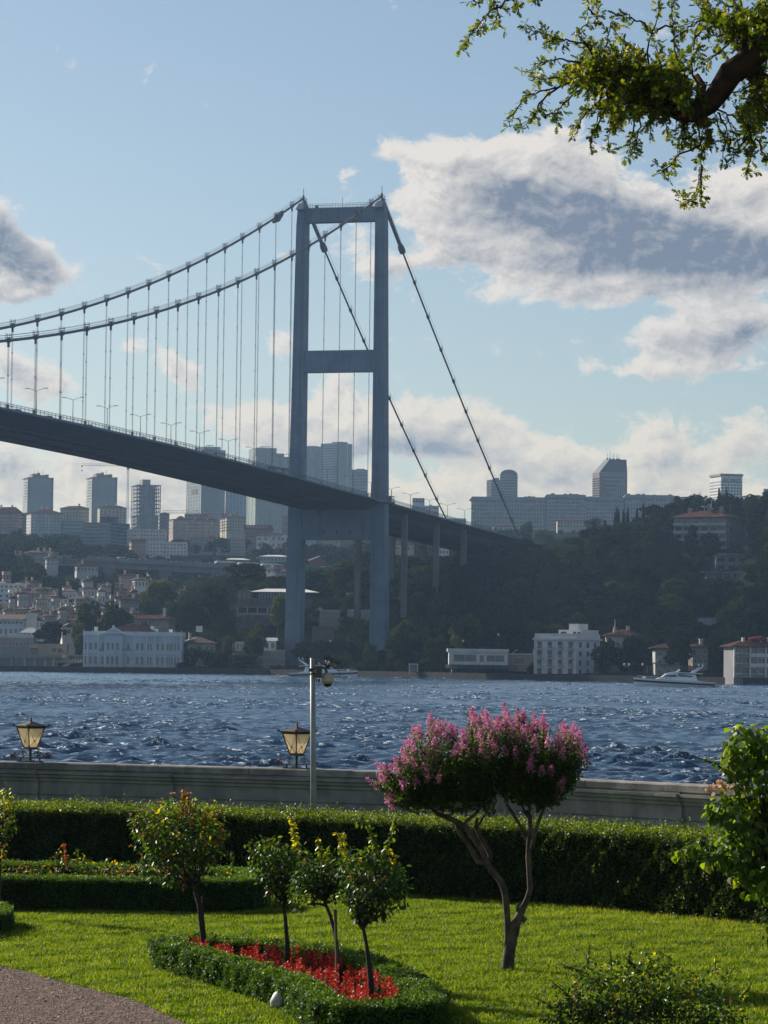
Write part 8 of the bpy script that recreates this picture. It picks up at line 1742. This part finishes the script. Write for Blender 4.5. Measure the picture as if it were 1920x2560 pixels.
for a in (
    ('broad', 178, 258, 1500, 1640, 1150, LM_farg, 'left half of the great dark plane trees behind the mansion'), ('broad', 238, 332, 1493, 1612, 1165, LM_farg, 'right and taller of the great plane trees behind the mansion'), ('oval', 178, 214, 1560, 1636, 1128, LM_fary, 'lower yellow-green tree at the left end of the mansion'),
    ('broad', 82, 168, 1553, 1622, 1140, LM_far, 'round dark tree between the parasol and the mansion'), ('broad', 344, 442, 1449, 1545, 1260, LM_fary, 'yellow-green tree above the school building roof'), ('broad', 350, 400, 1500, 1552, 1240, LM_farg, 'bushy green tree just above the terracotta school roof'),
    ('broad', 438, 530, 1500, 1610, 1190, LM_far, 'large dark tree behind the white blank board'), ('broad', 500, 590, 1462, 1560, 1215, LM_far, 'dark tree left of the stone house'), ('broad', 488, 560, 1455, 1530, 1270, LM_farg, 'green tree topping the knoll left of the pale metal roof'), ('broad', 560, 680, 1405, 1480, 1290, LM_far, 'tall dark tree behind the pale metal roof'), ('oval', 600, 668, 1445, 1490, 1262, LM_farg, 'small green tree touching the left end of the pale metal roof'),
    ('oval', 606, 668, 1556, 1648, 1108, LM_farg, 'tall oval light green tree among the shore cottages'), ('oval', 554, 592, 1591, 1645, 1110, LM_fary, 'small yellow-green tree at the left of the shore cottages'), ('broad', 672, 716, 1487, 1580, 1175, LM_fary, 'yellow-green tree beside the left bridge leg'), ('broad', 540, 600, 1528, 1625, 1150, LM_far, 'dark leafy tree above the shore cottages'),
    ('shrub', 462, 506, 1612, 1668, 1108, LM_far, 'dark bush right of the mansion'), ('shrub', 500, 560, 1622, 1668, 1106, LM_farg, 'green bush on the quay left of the cottages'), ('oval', 350, 380, 1553, 1585, 1210, LM_far, 'small dark tree in front of the school building'), ('shrub', 570, 640, 1636, 1672, 1104, LM_far, 'low dark bush under the oval light green tree'),
    ('broad', 812, 905, 1400, 1480, 1290, LM_farg, 'rounded dark green tree seen between the tower legs'), ('broad', 745, 815, 1430, 1490, 1300, LM_far, 'dark tree right of the left tower leg'), ('broad', 872, 935, 1440, 1500, 1250, LM_far, 'dark tree left of the right tower leg'), ('broad', 840, 900, 1540, 1600, 1150, LM_farg, 'tree below the little cafes between the tower legs'), ('broad', 845, 912, 1600, 1680, 1085, LM_far, 'dark quay tree behind the dome camera'), ('broad', 900, 946, 1598, 1680, 1080, LM_farg, 'quay tree overlapping the left side of the right tower leg'), ('oval', 958, 1008, 1602, 1676, 1065, LM_far, 'dark conical quay tree just right of the right tower leg'),
    ('broad', 1012, 1072, 1580, 1678, 1050, LM_farg, 'green quay tree left of the white kiosk'), ('broad', 1060, 1130, 1580, 1680, 1040, LM_farg, 'green quay tree right behind the white kiosk'), ('broad', 1118, 1206, 1536, 1640, 1045, LM_fary, 'yellow-green tree behind the white pavilion'), ('oval', 1238, 1286, 1590, 1642, 1030, LM_far, 'small tree right behind the white pavilion roof'),
    ('broad', 1236, 1300, 1462, 1560, 1170, LM_fary, 'olive yellow tree standing out in the middle of the dark wood'), ('broad', 1290, 1340, 1480, 1560, 1165, LM_farg, 'green tree right of the olive yellow tree in the wood'), ('broad', 1476, 1562, 1586, 1692, 955, LM_far, 'broad dark tree right against the white hotel'), ('broad', 1540, 1616, 1588, 1694, 948, LM_far, 'second broad dark tree behind the quay lamps'), ('broad', 1596, 1660, 1552, 1660, 985, LM_far, 'tall dark tree left of the grey villa'), ('broad', 1662, 1742, 1590, 1690, 938, LM_far, 'dark tree standing in front of the grey villa'),
    ('broad', 1710, 1780, 1555, 1632, 1010, LM_far, 'dark tree left below the plain white house'), ('broad', 1790, 1880, 1487, 1600, 1060, LM_farg, 'large olive green tree right of the plain white house'), ('broad', 1846, 1920, 1525, 1610, 1020, LM_farg, 'olive green tree nearer the right edge above the apartments'), ('oval', 1764, 1812, 1600, 1692, 930, LM_far, 'dark tree left against the waterfront apartments'), ('shrub', 1480, 1520, 1660, 1692, 960, LM_far, 'dark bush at the right foot of the white hotel'), ('oval', 1316, 1338, 1655, 1690, 985, LM_farg, 'small garden tree left against the white hotel'),
    ('cypress', 1532, 1552, 1272, 1340, 1400, LM_far, 'tallest cypress on the ridge right of the grey blocks'), ('cypress', 1554, 1564, 1275, 1330, 1405, LM_far, 'thin cypress second from the tallest on the ridge'), ('cypress', 1564, 1574, 1270, 1330, 1410, LM_far, 'thin cypress third along the ridge'), ('cypress', 1588, 1597, 1270, 1320, 1410, LM_far, 'thin cypress fourth along the ridge'), ('cypress', 1604, 1613, 1258, 1318, 1410, LM_far, 'thin cypress fifth and last along the ridge'),
    ('cypress', 1742, 1746, 1238, 1270, 1420, LM_far, 'left one of a pair of tiny cypresses on the right hilltop'), ('cypress', 1747, 1752, 1232, 1268, 1420, LM_far, 'right one of a pair of tiny cypresses on the right hilltop'), ('cypress', 1792, 1804, 1222, 1292, 1400, LM_far, 'dark cypress in front of the hotel tower, left of three'), ('cypress', 1811, 1821, 1221, 1292, 1400, LM_far, 'dark cypress in front of the hotel tower, right of three'), ('cypress', 1806, 1811, 1230, 1292, 1402, LM_far, 'thin cypress between the two tall ones by the hotel tower'), ('cypress', 1848, 1856, 1252, 1300, 1390, LM_far, 'slim cypress at the right side of the hotel tower'),
    ('cedar', 1812, 1868, 1240, 1312, 1390, LM_far, 'spreading cedar right of the three cypresses'), ('cedar', 1464, 1504, 1300, 1368, 1370, LM_far, 'dark cedar on the skyline left of the cypresses'), ('cedar', 1500, 1524, 1298, 1350, 1380, LM_far, 'pointed dark conifer between cedar and tallest cypress'), ('cedar', 1700, 1760, 1310, 1395, 1320, LM_far, 'dark conifer in front of the hill apartment house'), ('broad', 1744, 1810, 1330, 1420, 1300, LM_far, 'dark tree hiding the foot of the hill apartment house'),
    ('pine', 1590, 1680, 1262, 1330, 1400, LM_far, 'flat-topped pine crowning the hill left of the apartment house'), ('pine', 1660, 1730, 1258, 1320, 1410, LM_far, 'flat-topped pine behind the roof of the hill apartment house'), ('pine', 1720, 1800, 1254, 1320, 1415, LM_far, 'flat-topped pine right above the hill apartment roof'), ('broad', 1866, 1950, 1240, 1360, 1300, LM_far, 'very tall dark tree at the right edge of the skyline'), ('broad', 1850, 1930, 1290, 1420, 1280, LM_far, 'tall dark tree below the one at the right edge of the skyline'),
    ('broad', 1300, 1340, 1298, 1345, 1900, LM_farg, 'green tree in front of the grey apartment blocks'), ('broad', 1330, 1390, 1325, 1360, 1750, LM_fary, 'yellowish tree near the cable anchorage'), ('broad', 22, 66, 1318, 1362, 1960, LM_far, 'dark tree below the pinkish block at the left edge'), ('pine', 140, 180, 1371, 1400, 1620, LM_farg, 'umbrella pine right of the wide villa'), ('pine', 178, 222, 1384, 1420, 1600, LM_farg, 'umbrella pine above the low pale villas'), ('shrub', 430, 480, 1650, 1674, 1102, LM_far, 'low hedge-like bush at the right end of the mansion')):
    named(*a)
def zone_ok(u, Y, vt, vb, hw):
    for (a, b, c, d, z0) in EXCL:
        if a-hw < u < b+hw and c < Y < d: return False
    for (a, b, t_, b_, Yk) in KEEP:
        if abs(Y-Yk) < 10 and a < u < b: return False
    return True
# canopy may not hide buildings standing behind: (u0, u1, v above which things must stay visible, depth)
CLEAR = [(1330, 1400, 1370, 2000), (1400, 1440, 1345, 2000), (1440, 1480, 1324, 2000), (1480, 1535, 1314, 2000), (1535, 1580, 1306, 2000), (1580, 1612, 1292, 2000), (1612, 1650, 1274, 2000), (918, 974, 1626, 1131), (706, 764, 1656, 1131), (1676, 1862, 1372, 1345), (1780, 1866, 1427, 1290), (1758, 1852, 1450, 1265), (1735, 1800, 1590, 1075), (590, 712, 1545, 1205), (620, 805, 1496, 1240), (790, 935, 1545, 1200), (325, 442, 1585, 1225), (-50, 112, 1590, 1186), (-50, 260, 1524, 1345), (108, 200, 1553, 1270), (-20, 150, 1406, 1560),
         (180, 250, 1430, 1560), (110, 725, 1440, 1650), (1210, 1420, 1345, 1750), (960, 1130, 1390, 1750), (205, 325, 1362, 2080), (1175, 1470, 1325, 2300), (290, 375, 1470, 1480), (720, 900, 1425, 1750), (-30, 165, 1335, 2150), (610, 725, 1372, 1950), (370, 615, 1390, 1950), (540, 725, 1412, 1850), (318, 420, 1350, 2000), (1512, 1606, 1600, 1005), (1720, 1770, 1660, 960), (1630, 1702, 1690, 948), (1806, 1990, 1690, 902), (1330, 1505, 1690, 975), (1115, 1340, 1690, 1000), (205, 545, 1672, 1108), (576, 715, 1664, 1112), (-60, 212, 1672, 1112)]
def wood():
    r = random.Random(21); pts_ = []
    def scatter(u0, u1, Y0, Y1, step, hmin, hmax, dens=1.0, kinds=('broad',)):
        Y = Y0
        while Y < Y1:
            X = (u0-960)/F*Y
            while X < (u1-960)/F*Y:
                x = X+r.uniform(-.45, .45)*step; y = Y+r.uniform(-.45, .45)*step; u = u_of(x, y)
                if r.random() < dens: pts_.append((x, y, u, r.uniform(hmin, hmax), r.choice(kinds)))
                X += step
            Y += step*.92
    scatter(930, 2010, 905, 1460, 9.5, 7.5, 12.5, .93, ('broad', 'broad', 'broad', 'broad', 'oval', 'cedar'))
    scatter(430, 930, 1130, 1330, 9.5, 6, 9.5, .85); scatter(-120, 430, 1160, 1440, 12, 3.5, 6.0, .30, ('broad', 'oval', 'shrub'))
    scatter(-120, 330, 1440, 1720, 9.5, 8, 12, .95, ('broad', 'broad', 'broad', 'cedar')); scatter(330, 960, 1330, 1640, 11, 6.5, 9.5, .9)
    scatter(-120, 960, 1720, 2060, 13.5, 8, 12, .7); scatter(960, 1500, 1470, 2100, 15, 8, 12, .6)
    far = []; near = []
    for x, y, u, h, kd in pts_:
        if y < YS(u)+16: continue
        z = ground(x, y); vb = hz(u)-(z-CAMZ)*F/y; vt = vb-h*F/y; hw = h*.43*F/y
        # keep clear of buildings and out of the sight lines
        if not zone_ok(u, y, vt, vb, hw*.6): continue
        bad = False
        for (a, b, vlim, Yl) in CLEAR:
            if y < Yl and a-hw*.75 < u < b+hw*.75 and vt < vlim-3:
                nh = (vb-(vlim-2))*y/F
                if nh < 1.3: bad = True; break
                h = min(h, nh); hw = h*.43*F/y; vt = vb-h*F/y
        if bad: continue
        # the bridge road stands free above the trees
        p = np.array([x, y])-np.array([BX, BY]); s = p@BA; o = p@BL_
        if -6 < o < BW+6 and dk(s)-z < h+4.5: continue
        if (abs(s) < 7 and -8 < o < BW+8): continue
        (near if len(near) < 10**6 else far).append((y, x, z, h, kd, u))
    near.sort(key=lambda a: a[0]-a[3]*14)
    vis = [a for a in near if -60 < a[5] < 1980]; rest = [a for a in near if not (-60 < a[5] < 1980)]
    labels = [('dark green tree in the dense wood on the right-hand hill', 'trees of the wood on the right-hand hill'), ('dark tree on the wooded slopes left of the bridge', 'trees on the slopes left of the bridge')]
    cnt = {}
    for i, (y, x, z, h, kd, u) in enumerate(vis):
        cnt[kd] = cnt.get(kd, 0)+1
        if cnt[kd] > 295 or y > 1700: rest.append((y, x, z, h, kd, u)); continue
        q = r.random(); lm = LM_far if q < (.84 if u > 930 else .62) else (LM_farg if q < .985 else LM_fary); lb = labels[0] if u > 930 else labels[1]
        kn = {'broad': '', 'oval': 'young ', 'cedar': 'conifer-like ', 'shrub': 'bushy '}[kd]
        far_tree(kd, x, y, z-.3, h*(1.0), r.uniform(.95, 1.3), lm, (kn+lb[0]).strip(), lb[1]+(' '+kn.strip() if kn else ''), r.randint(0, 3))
    # the rest reads as one mass
    for lm, nm, lab in ((LM_far, 'woodland', 'mass of dark woodland covering the far slopes'), (LM_farg, 'green_woodland', 'mass of lighter green trees scattered over the far slopes')):
        P_, L_ = [], []
        base = []
        for v in range(3):
            me = crown_mesh('broad', 90+v, 620, lm, 2.1); a = np.zeros(len(me.vertices)*3, np.float32); me.vertices.foreach_get('co', a); base.append(a.reshape(-1, 3)); bpy.data.meshes.remove(me)
        V = []
        for (y, x, z, h, kd, u) in rest:
            if (hash((round(x), round(y))) % 10 < 8) != (lm is LM_far): continue
            bv = base[r.randint(0, 2)]; a = r.uniform(0, 6.3); s = h/10; w_ = s*r.uniform(1, 1.3)
            V.append(np.stack([x+(bv[:, 0]*cos(a)-bv[:, 1]*sin(a))*w_, y+(bv[:, 0]*sin(a)+bv[:, 1]*cos(a))*w_, z-.3+bv[:, 2]*s], -1))
        if V:
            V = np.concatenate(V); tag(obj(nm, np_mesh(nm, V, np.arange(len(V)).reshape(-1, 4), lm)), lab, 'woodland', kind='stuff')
    print('wood', len(vis), len(rest), cnt)
def shore_bushes():
    r = random.Random(77); i = 0; u = 560
    while u < 1130:
        if 700 < u < 766: u = 766
        Y = YS(u)+r.uniform(6, 26); x = (u-960)/F*Y; z = ground(x, Y)
        if not any(a-3 < u < b+3 and c < Y < d for a, b, c, d, _ in EXCL) and not (700 < u < 765 and Y > 1100):
            kd = 'shrub' if 915 < u < 975 else r.choice(['shrub', 'broad', 'shrub']); far_tree(kd, x, Y, z-.3, r.uniform(2.8, 5.4), r.uniform(1.0, 1.5), LM_far if r.random() < .7 else LM_farg, 'low dark bush growing along the quay near the bridge tower' if kd == 'shrub' else 'small dark tree growing along the quay near the bridge tower', 'bushes along the quay' if kd == 'shrub' else 'small trees along the quay', r.randint(0, 3))
        u += r.uniform(7, 17)
    # more undergrowth on the slope between and left of the tower legs
    for _ in range(150):
        u = r.uniform(560, 990); Y = r.uniform(1150, 1260); x = (u-960)/F*Y; z = ground(x, Y)
        vb = hz(u)-(z-CAMZ)*F/Y
        if any(a-2 < u < b+2 and c-2 < Y < d for a, b, c, d, _ in EXCL): continue
        h = r.uniform(1.8, 4.2)
        if any(Y < Yl and a-6 < u < b+6 and vb-h*.62*F/Y < vl-3 for a, b, vl, Yl in CLEAR): h *= .5
        far_tree('shrub', x, Y, z-.3, h, r.uniform(1.1, 1.7), LM_far if r.random() < .7 else LM_farg, 'low bush on the slope around the foot of the bridge tower', 'bushes on the slope by the bridge tower', r.randint(0, 3))
wood()
shore_bushes()

# ------------------------------------------------------------------ smoke and haze
def smoke():
    c = pt(672, 1450, 1420); m = bpy.data.materials.new('thin_smoke'); m.use_nodes = True; t = m.node_tree; t.nodes.clear(); n = NT(t)
    g_ = n.node('ShaderNodeTexCoord').outputs['Generated']; s = n.node('ShaderNodeVectorMath', {0: g_, 1: (.5, .5, .5)}, operation='SUBTRACT').outputs[0]; L = n.node('ShaderNodeVectorMath', {0: s}, operation='LENGTH').outputs['Value']
    d = n.m('MULTIPLY', n.ss(L, .5, .1), n.m('MULTIPLY', n.ss(n.noise(n.node('ShaderNodeTexCoord').outputs['Object'], .35, 4), .35, .7), .10))
    v = n.node('ShaderNodeVolumePrincipled', {'Color': (.8, .85, .9), 'Density': d}); n.l.new(v.outputs[0], n.node('ShaderNodeOutputMaterial').inputs['Volume'])
    b = MB(); b.smooth = True; b.lathe([(.1, -9), (4, -8), (6, -3), (6.5, 3), (5, 8), (.1, 9)], n=16); o = b.build('smoke', m); o.location = c; tag(o, 'thin pale smoke rising beside the left tower leg', 'smoke', kind='stuff')
smoke()
def haze():
    m = bpy.data.materials.new('haze'); m.use_nodes = True; t = m.node_tree; t.nodes.clear(); n = NT(t)
    v = n.node('ShaderNodeVolumePrincipled', {'Color': (.42, .66, 1.0), 'Density': 0.000064, 'Anisotropy': .3}); n.l.new(v.outputs[0], n.node('ShaderNodeOutputMaterial').inputs['Volume'])
    b = MB(); b.bb(-1500, 1500, -80, 4480, -6, 300); o = b.build('haze', m); tag(o, 'thin blue summer haze lying over the water and the city', 'haze', kind='stuff')
haze()
print('objects', len(bpy.data.objects), 'tris', sum(len(m.loops)-2*len(m.polygons) for m in bpy.data.meshes))
